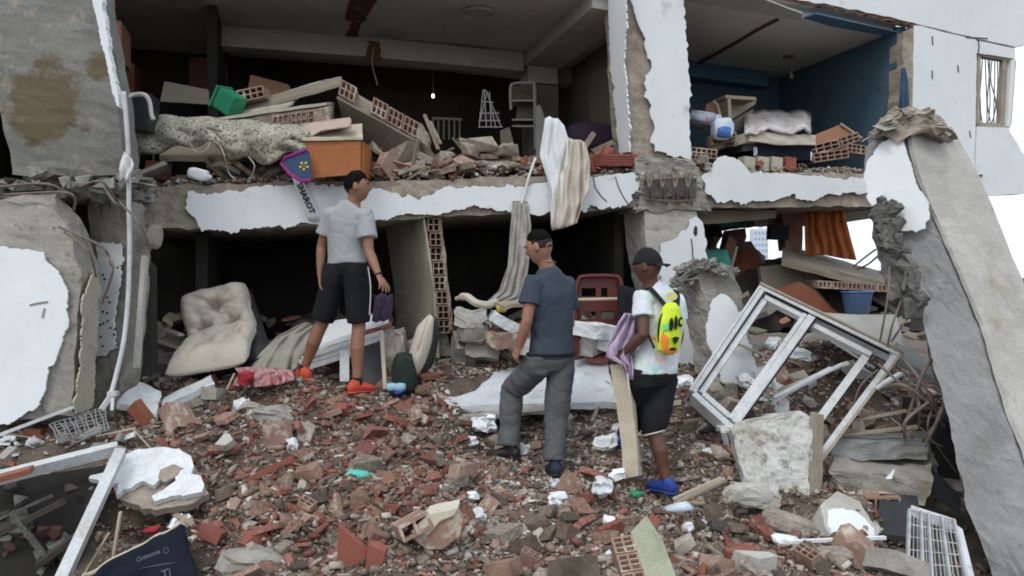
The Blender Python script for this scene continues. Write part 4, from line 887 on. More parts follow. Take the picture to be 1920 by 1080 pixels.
# orange drawer cabinet
t = thing('drawer_cabinet', 'orange wooden cabinet box with dusty pale top on the edge of the upper floor', 'cabinet', at(625, 333, 6.85))
a, b, c, d = at(572, 266, 6.75), at(676, 264, 6.85), at(676, 326, 6.85), at(580, 334, 6.75); bk = V((.0, .42, .0))
put('front_panel', MB().prism([a, b, c, d], V((0, .03, 0))), m_orange, t)
put('side_panel', MB().prism([b + V((0.002, .031, 0)), c + V((0.002, .031, 0)), c + bk, b + bk], V((.02, 0, 0))), m_orange, t)
put('side_panel', MB().prism([a + V((0, .031, 0)), d + V((0, .031, 0)), d + bk, a + bk], V((.02, 0, 0))), m_orange, t)
quadslab('top_panel', [at(566, 264, 6.72), at(680, 262, 6.84), at(679, 236, 7.3), at(585, 240, 7.25)], V((0, 0, .02)), m_mdf, .004, parent=t)
rows = [[at(565 + i * 13 + 3 * math.sin(j), 246 - i * 1.8 + j * 4.5 + (14 - i * 4 if j > 2 and i < 3 else 0), 6.98 - j * .05 + .02 * math.sin(i * 2 + j)) + Z * .06 for i in range(8)] for j in range(5)]
put('pale_cloth', MB().sheet(rows, .01), mat('dusty_pink_cloth', (.48, .37, .32), (.38, .28, .24), 6, bump=.3), None, 'dusty pink cloth crumpled over the left of the orange cabinet', 'cloth', smooth=True)
put('folded_paper', MB().loft4([[at(606, 246, 6.95), at(606, 238, 6.95), at(620, 226, 7.2), at(620, 234, 7.2)], [at(650, 240, 6.95), at(650, 232, 6.95), at(655, 226, 7.2), at(655, 232, 7.2)]], 4, 3, .006), m_white, None, 'white folded cloth on top of the orange cabinet', 'cloth')
# blue pennant with magenta edge, white ribbon with letters
t = thing('pennant', 'navy pennant with magenta fringe and a yellow flower emblem beside the orange cabinet', 'pennant', at(555, 340, 6.7))
pen = [(534, 296), (572, 280), (580, 284), (584, 338), (566, 340), (545, 328), (527, 307)]
f_ = Face(at(530, 300, 6.72), at(580, 290, 6.68), at(560, 340, 6.66))
put('pennant_cloth', MB().prism([f_.p(x, y, 0) for x, y in pen], f_.N * -.01), m_bluec, t)
put('fringe', MB().tube([f_.p(x, y, .004) for x, y in [(575, 281), (534, 296), (527, 307), (545, 328), (566, 340), (583, 338)]], .014, 6), m_mag, t)
em = MB()
for k in range(5):
    a_ = k * 2 * math.pi / 5 + .3; em.prism([f_.p(570 + math.cos(a_ + q) * r * 1.0, 311 + math.sin(a_ + q) * r, .004) for q, r in ((0, 2), (-.3, 9), (.3, 9))], f_.N * .004)
put('emblem', em, m_yel, t)
t = thing('ribbon', 'white ribbon with faded dark capitals hanging down the white slab edge', 'ribbon', at(568, 415, 6.6))
rw_ = [[fp0.p(547 + j * 5.2 + i * 5.0 + 8 * 0, 330 + j * 10.4 - i * 1.0, .10 - .02 * math.sin(j * .9) - (.02 if j > 4 else 0)) for i in range(5)] for j in range(9)]
rw_ = [[fp0.p(546 + j * 4.2 + i * (4.4 + .35 * j * .5), 330 + j * 10.6 - i * .8, .10 + .008 * math.sin(j * 1.3)) for i in range(5)] for j in range(9)]
put('ribbon_cloth', MB().sheet(rw_, .006), m_clothw, t, smooth=True)
def text(name, s_, loc, size, right, upv, mt, parent, ext=.001, bold=.0):
    cu = bpy.data.curves.new(name, 'FONT'); cu.body = s_; cu.size = size; cu.extrude = ext; cu.offset = bold; cu.align_x = 'CENTER'; cu.align_y = 'CENTER'; cu.resolution_u = 3
    tmp = bpy.data.objects.new('tmp', cu); COL.objects.link(tmp); dg = bpy.context.evaluated_depsgraph_get(); dg.update()
    me = bpy.data.meshes.new_from_object(tmp.evaluated_get(dg)); bpy.data.objects.remove(tmp)
    r_ = right.normalized(); n_ = r_.cross(upv).normalized(); u_ = n_.cross(r_)
    M = Matrix((r_, u_, n_)).transposed().to_4x4(); base = LOC[parent.name]; M.translation = loc - base; me.transform(M); me.materials.clear(); me.materials.append(mt)
    o = bpy.data.objects.new(name, me); COL.objects.link(o); o.parent = parent; LOC[o.name] = base; return o
rt = (fp0.p(590, 405, .12) - fp0.p(562, 345, .12)).normalized()
text('lettering', 'SHAROT', fp0.p(573, 372, .125), .072, rt, fp0.N.cross(rt), m_navy, t, .002, .002)

# curtains hanging over the edge
def drape(name, top, bot, depth0, depth1, folds, amp, mt, label, cat, nseg=14, wseg=28, mid=None, seed=0, th=.006, sharp=1.0):
    """cloth between polyline top (px) and bot (px); optional mid rows"""
    prof = [top] + (mid or []) + [bot]; rows = []; K = len(prof) - 1
    def pl(line, s):
        x = s * (len(line) - 1); i = min(int(x), len(line) - 2); f = x - i; return (line[i][0] + (line[i + 1][0] - line[i][0]) * f, line[i][1] + (line[i + 1][1] - line[i][1]) * f)
    for j in range(nseg + 1):
        q = j / nseg * K; i = min(int(q), K - 1); f = q - i; f2 = f * f * (3 - 2 * f) * .5 + f * .5; row = []
        for k in range(wseg + 1):
            s_ = k / wseg; sw = s_ + .10 * noise.noise(V((s_ * 3.2, j * .13, seed + 2))); a = pl(prof[i], s_); b = pl(prof[i + 1], s_); x = a[0] + (b[0] - a[0]) * f2; y = a[1] + (b[1] - a[1]) * f2
            D = depth0 + (depth1 - depth0) * j / nseg; w_ = (.55 + .9 * abs(noise.noise(V((s_ * 2.3, j * .09, seed + 7))))) * math.sin(sw * folds * 6.283 + 1.8 * noise.noise(V((s_ * 3, j * .2, seed)))); 
            D += amp * (math.copysign(abs(w_) ** sharp, w_)) * (.5 + .5 * j / nseg) + amp * .7 * noise.noise(V((s_ * 5, j * .35, seed + 5)))
            row.append(at(x, y, D))
        rows.append(row)
    return put(name, MB().sheet(rows, th), mt, None, label, cat, smooth=True)
# depth of the slab front near px 1060 is about 7.75
drape('white_curtain', [(1022, 222), (1030, 218), (1038, 222), (1046, 222), (1058, 236)], [(1034, 430), (1040, 424), (1050, 400), (1054, 380), (1060, 350)], 7.62, 7.52, 2.5, .03, m_clothw,
      'white curtain slung over the edge of the upper floor above the crouched blue shirt', 'curtain', 16, 30, [[(1012, 290), (1018, 294), (1032, 290), (1044, 280), (1066, 262)], [(1031, 350), (1036, 350), (1046, 345), (1056, 335), (1066, 320)]], 3)
drape('beige_curtain', [(1062, 256), (1075, 262), (1088, 262), (1098, 268)], [(1036, 432), (1062, 426), (1082, 418), (1092, 376)], 7.60, 7.45, 3.2, .05, m_cloth,
      'beige curtain bunched up and hanging over the slab edge beside the white one', 'curtain', 18, 36, [[(1052, 310), (1070, 318), (1092, 312), (1106, 300)], [(1042, 372), (1066, 380), (1088, 376), (1106, 352)]], 8)
drape('striped_curtain', [(962, 382), (972, 380), (980, 380), (990, 384)], [(902, 576), (908, 578), (916, 578), (924, 574)], 7.5, 7.3, 4, .03, m_grey_cloth,
      'grey striped curtain sweeping from the slab edge down to the rubble by the blue shirt', 'curtain', 26, 30, [[(957, 430), (970, 430), (984, 426), (996, 424)], [(952, 500), (964, 500), (978, 496), (992, 486)], [(936, 545), (948, 550), (962, 556), (984, 560)]], 13)
put('curtain_rail_board', MB().box(FP(975, 382, -.06), (.14, .04, .05), rot(0, 0, 16)), m_wood, None, 'small board pinning the striped curtain to the slab edge', 'board')
put('cord', MB().tube(curve([FP(1004, 296, -.06), FP(992, 330, -.08), FP(984, 360, -.07), FP(976, 385, -.08)], 5), .012, 6), m_clothw, None, 'white cord running down the slab edge left of the white curtain', 'cord', smooth=True)
# sofa roll, boards, bricks by the column
put('purple_cushion', MB().rock(FP(1112, 258, 1.5), (.62, .3, .34), rot(0, 0, 16), 6, 3, .12), m_purple, None, 'dark purple cushion roll behind the beige curtain', 'cushion', smooth=True)
put('splintered_board', MB().prism([FP(x, y, .15) for x, y in [(1078, 296), (1086, 300), (1118, 252), (1112, 246)]], W * .05), m_splin, None, 'pale splintered board rising behind the beige curtain', 'board')
put('splintered_board', MB().prism([FP(x, y, .2) for x, y in [(1108, 280), (1118, 292), (1150, 270), (1148, 262)]], W * .05), m_splin, None, 'short greenish plank leaning left of the centre column', 'board')
for k, (x0, y0, w_, lab) in enumerate([(1126, 310, .20, 'red hollow brick on the slab edge left of the centre column'), (1161, 310, .19, 'red hollow brick touching the foot of the centre column')]):
    mb = MB(); o_ = FP(x0, y0, -.02)
    R3 = [(U * w_, Z * .11)]
    mb.loft4([[o_, o_ + Z * .115, o_ + Z * .115 + W * .22, o_ + W * .22], [o_ + U * w_, o_ + U * w_ + Z * .115, o_ + U * w_ + Z * .115 + W * .22, o_ + U * w_ + W * .22]], 2, 2, .004)
    for g_ in (.02, .045, .07, .095): mb.box(o_ + U * w_ / 2 + Z * g_ - W * .004, (w_ * .94, .006, .008), Matrix((U, W, Z)).transposed())
    put('hollow_brick', mb, m_brickr, None, lab, 'brick')
put('clay_fragment', MB().rock(FP(1140, 288, .1), (.16, .14, .16), rot(0, 30, 0), 3, 1, .2), m_brickr, None, 'pointed red clay piece on top of the two bricks by the centre column', 'brick')
# shelving and rack upstairs
t = thing('white_shelf', 'dim white shelf unit with rounded top standing by the taupe column upstairs', 'shelf', FP(980, 275, 2.0))
mb = MB()
mb.tube(curve([FP(958, 205, 2), FP(957, 165, 2), FP(966, 156, 2), FP(1002, 155, 2)], 4), .018, 6); mb.tube([FP(1002, 155, 2), FP(1004, 280, 2)], .02, 6)
put('shelf_frame', mb, m_beam, t)
for y in (190, 226, 238): put('shelf_board', MB().prism([FP(960, y, 2), FP(1003, y, 2), FP(1003, y, 2.3), FP(960, y, 2.3)], Z * .02), m_beam, t)
put('shelf_back', MB().prism([FP(959, 162, 2.25), FP(1000, 158, 2.25), FP(1000, 200, 2.25), FP(962, 198, 2.25)], W * .02), m_taupe, t)
put('shelf_back', MB().prism([FP(970, 196, 2.25), FP(1002, 196, 2.25), FP(1002, 240, 2.25), FP(966, 240, 2.25)], W * .02), m_taupe, t)
t = thing('wire_rack', 'dim wire rack on legs standing in the upstairs room', 'rack', FP(920, 240, 1.6)); mb = MB()
for a_, b_ in (((906, 168), (898, 240)), ((910, 168), (940, 238)), ((908, 168), (912, 240)), ((914, 172), (930, 240)), ((899, 212), (935, 212)), ((898, 226), (938, 226)), ((898, 238), (942, 238)), ((904, 190), (925, 192)), ((918, 172), (921, 240)), ((912, 178), (900, 226))):
    mb.tube([FP(*a_, 1.6), FP(*b_, 1.6)], .007, 4)
put('rack_wire', mb, m_beam, t); put('folded_stuff', MB().box(FP(918, 218, 1.75), (.22, .12, .1), rot(0, 0, 10)), m_purple, t)
put('glow_pane', MB().prism([FP(990, 236, 3.9), FP(1004, 236, 3.9), FP(1004, 260, 3.9), FP(990, 260, 3.9)], W * .02), emis('daylight_glow', (.8, .9, .85), 1.0), None, 'small glowing pane standing in for a bright opening behind the white shelf', 'window')  # emissive pane stands in for daylight coming through a gap
put('light_bulb', MB().rock(FP(812, 180, 3.2), (.036, .036, .05), None, 1, 2, 0), m_glow, None, 'tiny lit bulb deep in the dark upstairs room', 'lamp')
put('lamp_cord', MB().tube([FP(812, 176, 3.2), FP(812, 120, 3.2)], .006, 5), m_taupe, None, 'thin cord holding the tiny lit bulb', 'cord')
put('lean_board', MB().prism([FP(x, y, 1.9) for x, y in [(1004, 200), (1012, 196), (1020, 215), (1026, 300), (1006, 300)]], W * .02), m_beam, None, 'pale curved board behind the white curtain', 'board')
put('pale_board', MB().prism([FP(x, y, 1.4) for x, y in [(938, 245), (955, 238), (962, 262), (956, 290), (940, 290)]], W * .03), m_taupe, None, 'pale board leaning below the white shelf', 'board')
t = thing('chair_stack', 'dark chair back with slats standing in the shadow upstairs', 'chair', FP(835, 255, 2.2)); mb = MB()
for x in range(812, 866, 10): mb.tube([FP(x, 222, 2.2), FP(x, 262, 2.2)], .012, 4)
put('chair_slats', mb, m_taupe, t); put('chair_rail', MB().tube([FP(810, 222, 2.2), FP(866, 224, 2.2)], .018, 6), m_taupe, t)

# blue room contents
t = thing('bed', 'small bed with floral bedding on a dark base perched on rubble in the blue room', 'bed', FP(1462, 300, .4))
a, b = FP(1398, 252, .12), FP(1527, 262, .12)
quadslab('bed_base', [FP(1417, 262, .1), FP(1523, 268, .1), FP(1523, 268, .1) + W * .7, FP(1417, 262, .1) + W * .7], V((0, 0, -.19)), m_navy, .004, parent=t)
quadslab('bed_base_side', [FP(1392, 262, .2), FP(1415, 260, .12), FP(1415, 260, .12) + W * .6, FP(1392, 262, .2) + W * .6], V((0, 0, -.12)), m_leather, .006, parent=t)
quadslab('mattress', [FP(1404, 246, .05), FP(1529, 254, .05), FP(1529, 254, .05) + W * .8, FP(1404, 246, .05) + W * .8], V((0, 0, -.11)), m_beige, .018, 8, 6, 5, parent=t)
rows = [[FP(1396 + i * 11.2, 248 - j * 7.5 + 5 * math.sin(i * 1.1) * (1 if j < 2 else .3) + (5 if i in (0, 11) else 0), .02 + j * .2) + Z * (.012 * math.sin(i * 2.1 + j * 1.7) + .01) for i in range(12)] for j in range(6)]
put('blanket', MB().sheet(rows, .03), m_bedw, t, smooth=True)
for x, y in ((1417, 290), (1519, 299)): put('leg', MB().tube([FP(x, y - 14, .12), FP(x, y + 2, .12)], .022, 8), m_foam, t)
t = thing('plastic_bag', 'white shopping bag with blue print left of the bed', 'bag', FP(1354, 262, .15))
put('bag_body', MB().rock(FP(1354, 243, .2), (.22, .18, .22), None, 7, 3, .16), m_bagp, t, smooth=True)
put('bag_print', MB().rock(FP(1356, 249, .17), (.17, .16, .13), None, 9, 2, .12), m_bagb, t, smooth=True)
put('bag_handle', MB().tube(curve([FP(1344, 228, .2), FP(1346, 216, .2), FP(1352, 222, .2), FP(1358, 228, .2)], 4), .012, 5), m_bagp, t)
cl = MB(); r_ = random.Random(2)
put('clothes_pile', MB().rock(FP(1312, 224, .4), (.36, .25, .16), rot(0, 10, 0), 12, 3, .3), mat('mixed_clothes', (.45, .47, .5), (.2, .28, .42), 7, c3=(.4, .15, .15), sc3=9, t3=.55, bump=.4), None, 'heap of blue and pink clothes right of the centre column', 'clothes', smooth=True)
put('red_chair', MB().prism([FP(x, y, .7) for x, y in [(1322, 216), (1324, 196), (1336, 190), (1344, 194), (1350, 220)]], W * .04), m_veneer, None, 'rounded red wood chair back behind the white shopping bag', 'chair')
put('pale_strip', MB().tube([FP(1338, 190, .66), FP(1345, 196, .66), FP(1352, 221, .66)], .012, 6), m_mdf, None, 'pale edge strip of the red wood chair back', 'trim')
t = thing('bedside_cabinet', 'open pale wooden cabinet tilted behind the bed in the blue room', 'cabinet', FP(1390, 225, 1.0))
put('cabinet_side', MB().prism([FP(x, y, .9) for x, y in [(1364, 182), (1370, 182), (1372, 224), (1366, 224)]], W * .3), m_mdf, t)
put('cabinet_top', MB().prism([FP(x, y, .9) for x, y in [(1360, 178), (1418, 182), (1418, 188), (1360, 184)]], W * .3), m_mdf, t)
put('cabinet_back', MB().prism([FP(x, y, 1.15) for x, y in [(1370, 184), (1418, 188), (1416, 196), (1372, 224)]], W * .02), m_mdf, t)
put('cabinet_door', MB().prism([FP(x, y, .85) for x, y in [(1372, 228), (1412, 204), (1414, 222), (1376, 250)]], W * .02), m_taupe, t)
t = thing('wood_sheet', 'brown triangular wood panel leaning on bricks in the right corner of the blue room', 'panel', FP(1570, 280, .3))
put('panel_board', MB().prism([FP(x, y, .35) for x, y in [(1530, 252), (1577, 233), (1615, 258), (1600, 268), (1545, 282), (1530, 280)]], W * .02), m_ply, t)
put('panel_edge', MB().tube([FP(1576, 232, .33), FP(1616, 259, .33)], .012, 5), m_mdf, t)
drape('blue_cloth', [(1690, 128), (1697, 126), (1702, 150)], [(1686, 200), (1696, 212), (1706, 210)], 8.72, 8.7, 2, .02, m_bluec, 'blue cloth hanging by the torn right edge of the blue room', 'cloth', 8, 10)
# row of brick remains along the right slab edge
for k in range(4):
    o_ = FP(1396 + k * 26, 320, .03 + .01 * (k % 2)); w_ = .128
    put('clay_block', MB().loft4([[o_, o_ + Z * .15, o_ + Z * .15 + W * .12, o_ + W * .12], [o_ + U * w_, o_ + U * w_ + Z * .14, o_ + U * w_ + Z * .14 + W * .12, o_ + U * w_ + W * .12]], 3, 3, .006), m_brickr if k == 3 else m_cream, None,
        ['dusty beige block leftmost under the bed', 'dusty beige block second under the bed', 'dusty beige block third under the bed', 'bright red clay block under the right leg of the bed'][k], 'brick', 'row of blocks under the bed')
for k, (x, y, v_, an, L_) in enumerate([(1540, 286, .15, -14, .5), (1560, 300, .1, -9, .45), (1586, 272, .3, -18, .4), (1610, 288, .2, 4, .3), (1320, 296, .08, 3, .3), (1308, 308, .06, 0, .25), (1360, 268, .3, -10, .3)]):
    R = Matrix((U, W, Z)).transposed() @ rot(0, an, 0); mb = MB(); hollow(mb, .14, L_, .1, 5, 2, .011, FP(x, y, v_) - R @ V((L_ / 2, 0, 0)), R @ V((1, 0, 0)), R @ Z, R @ V((0, 1, 0)))
    put('hollow_brick', mb, m_brickd, None, ['long hollow block lying left of the wood panel', 'hollow block beneath the wood panel', 'hollow block propping up the wood panel', 'hollow block at the right end of the upper slab', 'hollow block against the right side of the centre column', 'lower hollow block right of the centre column', 'tilted hollow block under the shopping bag'][k], 'brick', 'hollow blocks along the right slab edge')

# rubble along the slab edge: mounds
def mound(u):
    if u < -4.2: return .04
    if u < -2.9: return .07
    if u < -.2: return .16
    if u < .1: return .1
    return .1
r_ = random.Random(33)
for k in range(230):
    u = r_.uniform(-5.1, 4.6) if k < 150 else r_.uniform(-2.8, -.6)
    if 0 < u < .65: continue
    v = r_.uniform(.02, .7); s = r_.choice([.07, .09, .12, .16, .2]) * (1.25 if -2.8 < u < -.4 else .9)
    zz = slabz(u) + mound(u) * r_.uniform(.1, 1) * (1.0 - abs(v - .3)) + s * .1; P = fac(u, v, zz)
    R = Euler((r_.gauss(0, .4), r_.gauss(0, .4), r_.uniform(0, 6))).to_matrix()
    where = 'left end' if u < -3.6 else ('above the grey shirt man' if u < -2.2 else ('left of the white curtain' if u < -.9 else ('left of the column' if u < .2 else ('under the bed' if u < 2.6 else 'right end'))))
    where += (', near edge' if v < .25 else ', midway in' if v < .48 else ', further in'); szw = 'large ' if s > .15 else 'middling ' if s > .1 else 'small '
    q = r_.random()
    if q < .34: inst('brick_shard', r_.choice(P_brick), P, R, (s, s, s), szw + 'dusty red brick shard on the upper slab, ' + where, 'brick shard', 'brick shards on the upper slab, ' + where)
    elif q < .88: inst('mortar_lump', r_.choice(P_lump), P, R, (s, s, s), szw + 'brown mortar lump on the upper slab, ' + where, 'rubble piece', 'mortar lumps on the upper slab, ' + where)
    elif q < .95: inst('hollow_brick', r_.choice(P_hol), P, R, (min(.95, s * 6),) * 3, szw + 'broken hollow brick on the upper slab, ' + where, 'brick', 'hollow bricks on the upper slab, ' + where)
    else: inst('plaster_lump', r_.choice(P_white), P, R, (s * .7,) * 3, 'small white plaster piece on the upper slab, ' + where, 'plaster piece', 'plaster pieces on the upper slab, ' + where)
nr = np.random.RandomState(3); un = nr.uniform(-5.3, 4.7, 9000); vn = nr.uniform(0.01, 1.1, 9000) ** 1.2
mz = np.array([slabz(a) for a in un]) + np.array([mound(a) for a in un]) * nr.rand(9000) * np.clip(1 - np.abs(vn - .35), 0, 1) * .8
xx = O.x + U.x * un + W.x * vn; yy = O.y + U.y * un + W.y * vn; okm = ~((un > -.02) & (un < .66) & (vn < .45))
bulk('rubble_crumbs', m_crumbp, 9000, .015, .09, None, 5, 'fine mortar and brick crumbs on the upper floor slab', pts=(xx[okm], yy[okm], mz[okm]))
for k, (x0, y0, x1, y1, v0, lab) in enumerate([(785, 285, 862, 318, .1, 'long tilted plaster slab on the upper floor right of the tallest wall chunk'), (865, 305, 1000, 306, .12, 'flat thick slab of broken render left of the white curtain'), (700, 270, 745, 312, .2, 'rounded grey render piece leaning right of the orange cabinet'),
                                       (870, 262, 935, 278, .25, 'pale broken render slab on top of the heap left of the wire rack'), (745, 318, 800, 300, .05, 'brown render piece at the slab edge above the bare wall end')]):
    a, b = FP(x0, y0, v0), FP(x1, y1, v0); quadslab('render_slab', [a, b, b + W * .35 + Z * .08, a + W * .35 + Z * .08], V((0, 0, -.06)), m_mortar, .02, 6, 5, 9, endamp=.02, label=lab, cat='render slab')
for k, (x, y, s) in enumerate([(905, 270, .3), (945, 280, .22), (880, 282, .2), (830, 300, .2), (760, 290, .25), (820, 325, .22)]):
    put('mortar_boulder', MB().shard(FP(x, y, .3), (s * 1.25, s, s * .62), rot(10, -12 + k * 7, k * 40), k + 40, 14), m_mortar, None, ['rounded clay and mortar lump on top of the heap, left of the white shelf', 'lumpy mortar piece next to the white shelf foot', 'mortar lump at the left of the rounded clay lump', 'mortar lump beside the long tilted plaster slab', 'mortar lump below the tallest wall chunk', 'mortar lump near the slab edge above the striped curtain'][k], 'rubble piece')
for k, (a_, b_) in enumerate([((796, 215), (822, 280)), ((806, 228), (826, 270)), ((770, 330), (785, 260)), ((680, 300), (700, 330))]):
    put('broken_batten', MB().bar(FP(*a_, .1), FP(*b_, -.02), .03, .02), m_splin, None, ['thin white batten leaning on the right end of the tallest wall chunk', 'second thin batten right of the tallest wall chunk', 'narrow batten standing in the rubble below the tallest wall chunk', 'short batten beside the orange cabinet'][k], 'batten')

r_ = random.Random(52); P_plate = [shard_mesh('wall_plate', (1, r_.uniform(.4, .8), r_.uniform(.08, .22)), 2, k + 400, q) for k, q in enumerate((m_mortar, m_cream, m_brickd, m_taupe, m_conc, m_wood, m_mortar, m_ply))]
LOOK = ['mortar coloured', 'cream', 'pinkish clay', 'taupe', 'grey concrete', 'weathered wood', 'sandy mortar', 'plywood']
for k in range(190):
    u = r_.choice((r_.uniform(-5.0, -3.2), r_.uniform(-3.1, -.5), r_.uniform(-2.7, -1.0))); v = r_.uniform(.15, 2.2) if k < 120 else r_.uniform(.05, .6); s_ = r_.uniform(.12, .42)
    P = fac(u, v, slabz(u) + .05 + r_.random() * (.28 if v > .5 else .12)); where = 'left third' if u < -3.2 else ('middle third' if u < -1.8 else 'right third')
    kk_ = r_.randrange(8); m2 = P_plate[kk_]; inst('wall_plate', m2, P, rot(r_.gauss(8, 18), r_.gauss(0, 20), r_.uniform(0, 360)), (s_, s_, s_), ('broad ' if s_ > .28 else 'small ') + LOOK[kk_] + ' plate in the upstairs room, ' + where + (', near the edge' if v < .8 else ', deep inside'), 'rubble piece', 'flat broken plates in the upstairs room')
for k in range(14):
    u = r_.uniform(-5.2, -1); v = r_.uniform(.6, 2.2); P = fac(u, v, slabz(u) + .15); Q = P + V((r_.uniform(-.5, .5), r_.uniform(-.2, .2), r_.uniform(.1, .5)))
    put('broken_batten', MB().bar(P, Q, .03, .02), r_.choice((m_splin, m_taupe, m_rebar)), None, 'thin batten sticking out of the upstairs rubble, ' + ('left' if u < -3.5 else 'middle' if u < -2 else 'right'), 'batten', 'battens in the upstairs rubble')
for k in range(90):
    px = r_.choice((r_.uniform(290, 720), r_.uniform(840, 1180))); Y = r_.uniform(7.6, 10); kk_ = r_.randrange(8); p = at(px, 600, Y); p.z = hz(p.x, p.y) + .05 + r_.random() * .25; s_ = r_.uniform(.15, .5)
    inst('wall_plate', P_plate[kk_], p, rot(r_.gauss(10, 25), r_.gauss(0, 25), r_.uniform(0, 360)), (s_, s_, s_), ('broad ' if s_ > .3 else 'small ') + LOOK[kk_] + ' plate on the dark ground floor, ' + ('behind the beige chair' if px < 500 else 'behind the man in the grey shirt' if px < 720 else 'behind the striped curtain' if px < 1000 else 'behind the maroon chair'), 'rubble piece', 'broken plates on the dark ground floor')
for k in range(60):
    u = r_.uniform(1.0, 4.4); v = r_.uniform(.1, 1.6); P = fac(u, v, 0); px = project(up(P, 1.2))[0]; kk_ = r_.randrange(8); s_ = r_.uniform(.15, .5)
    P.z = 1.25 - .35 * max(0, (.9 - v)) + r_.uniform(-.1, .2) - (.12 if u > 3 else 0)
    inst('wall_plate', P_plate[kk_], P, rot(r_.gauss(10, 25), r_.gauss(0, 22), r_.uniform(0, 360)), (s_, s_, s_), ('broad ' if s_ > .3 else 'small ') + LOOK[kk_] + ' plate in the bay behind the window frame, ' + ('left' if u < 2.2 else 'middle' if u < 3.3 else 'right'), 'rubble piece', 'broken plates in the right ground floor bay')
# dim furniture far inside
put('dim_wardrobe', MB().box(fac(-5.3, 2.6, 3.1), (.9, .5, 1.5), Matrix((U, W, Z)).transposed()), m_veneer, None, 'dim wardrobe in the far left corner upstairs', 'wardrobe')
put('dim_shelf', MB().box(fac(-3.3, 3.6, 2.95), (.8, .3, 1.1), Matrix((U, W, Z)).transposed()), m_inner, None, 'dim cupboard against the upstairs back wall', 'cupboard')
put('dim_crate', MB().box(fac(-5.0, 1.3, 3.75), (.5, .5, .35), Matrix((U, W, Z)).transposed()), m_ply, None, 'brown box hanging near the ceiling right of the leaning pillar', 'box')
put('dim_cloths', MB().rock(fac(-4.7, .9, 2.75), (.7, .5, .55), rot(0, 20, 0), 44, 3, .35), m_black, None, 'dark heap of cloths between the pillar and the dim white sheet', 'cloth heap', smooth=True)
for k in range(7): put('loose_wire', MB().tube(curve([fac(-5.1 + k * .12, .4, 2.5), fac(-5.0 + k * .1, .45, 2.85 + .1 * math.sin(k * 2)), fac(-4.75 + k * .05, .4, 2.6)], 5), .006, 5), m_taupe, None, 'thin wire in the tangle right of the leaning pillar, ' + ['lowest', 'second', 'third', 'middle', 'fifth', 'sixth', 'rightmost'][k], 'wire', 'wires right of the leaning pillar')

# ------------------------------------------------------------------ ground floor left room
# cushion chair
t = thing('cushion_chair', 'beige tufted two part chair cushion on a black base lying in the left room', 'chair', at(400, 700, 7.0))
def cushion(C4, th, bul, tufts, mt, name, parent, n=40):
    """puffy cushion: C4 four corners, th front bulge vector"""
    a, b, c, d = C4; top = []; bot = []
    for i in range(n + 1):
        for j in range(n + 1):
            s0, q0 = i / n * 2 - 1, j / n * 2 - 1; s1 = s0 * math.sqrt(1 - q0 * q0 * .10) * .5 + .5; q1 = q0 * math.sqrt(1 - s0 * s0 * .10) * .5 + .5
            s_, q = s1, q1; p = a.lerp(b, s_).lerp(d.lerp(c, s_), q); e = ((1 - s0 ** 6) * (1 - q0 ** 6)) ** .5
            h = e * bul
            for (ts, tq) in tufts:
                dd = math.hypot(s_ - ts, q - tq); h -= bul * .85 * math.exp(-(dd / .09) ** 2)
                an = math.atan2(q - tq, s_ - ts); h -= bul * .42 * math.exp(-dd / .25) * (abs(math.sin(an * 2.5 + ts * 9)) ** 6)
            h += e * (.018 * noise.noise(V((s_ * 4, q * 4, 1))) + .012 * (1 - abs(noise.noise(V((s_ * 5, q * 9, 6)))) * 3))
            p = p + (a - d) * .03 * noise.noise(V((s_ * 3, q * 3, 8))) + (b - a) * .03 * noise.noise(V((s_ * 3, q * 3, 18)))
            top.append(p + th * h); bot.append(p - th * (e * bul * .5 + .01))
    N = (n + 1) ** 2; fs = []
    for i in range(n):
        for j in range(n):
            k = i * (n + 1) + j; f = (k, k + n + 1, k + n + 2, k + 1); fs += [f, tuple(x + N for x in reversed(f))]
    for i in range(n):
        for (k, k2) in ((i * (n + 1), (i + 1) * (n + 1)), (i * (n + 1) + n, (i + 1) * (n + 1) + n), (i, i + 1), (n * (n + 1) + i, n * (n + 1) + i + 1)): fs.append((k, k2, k2 + N, k + N))
    return put(name, MB().add(top + bot, fs), mt, parent, smooth=True)
a, b, c, d = at(336, 556, 7.0), at(462, 528, 7.1), at(486, 628, 6.95), at(352, 646, 6.85)
n_ = -(b - a).cross(d - a).normalized(); n_ = n_ if n_.y < 0 else -n_
cushion([a, b, c, d], n_, .17, [(.5, .42), (.3, .8), (.72, .78)], m_beige, 'back_cushion', t)
a2, b2, c2, d2 = at(352, 640, 6.86), at(484, 608, 6.95), at(462, 678, 6.5), at(304, 702, 6.45)
cushion([a2, b2, c2, d2], Z, .12, [(.35, .5), (.7, .4)], m_beige, 'seat_cushion', t)
put('chair_base', MB().loft4([[at(470, 540, 7.15), at(462, 680, 6.7), at(462, 690, 7.3), at(470, 545, 7.5)], [at(490, 600, 7.1), at(512, 662, 6.75), at(512, 680, 7.3), at(490, 600, 7.5)]], 5, 5, .012), m_leather, t)
put('seat_underside', MB().prism([at(462, 684, 6.52), at(510, 655, 6.75), at(505, 690, 6.9), at(360, 706, 6.6)], V((0, .1, -.05))), m_black, t)
# khaki sheet
drape('khaki_sheet', [(572, 604), (580, 606), (590, 612), (606, 640)], [(470, 690), (500, 694), (540, 694), (556, 692)], 6.9, 6.55, 3, .045, m_khaki, 'khaki sheet crumpled beside the leg of the man in the grey shirt', 'sheet', 14, 28, [[(520, 630), (540, 628), (566, 630), (590, 650)], [(486, 664), (516, 660), (548, 660), (566, 668)]], 6)
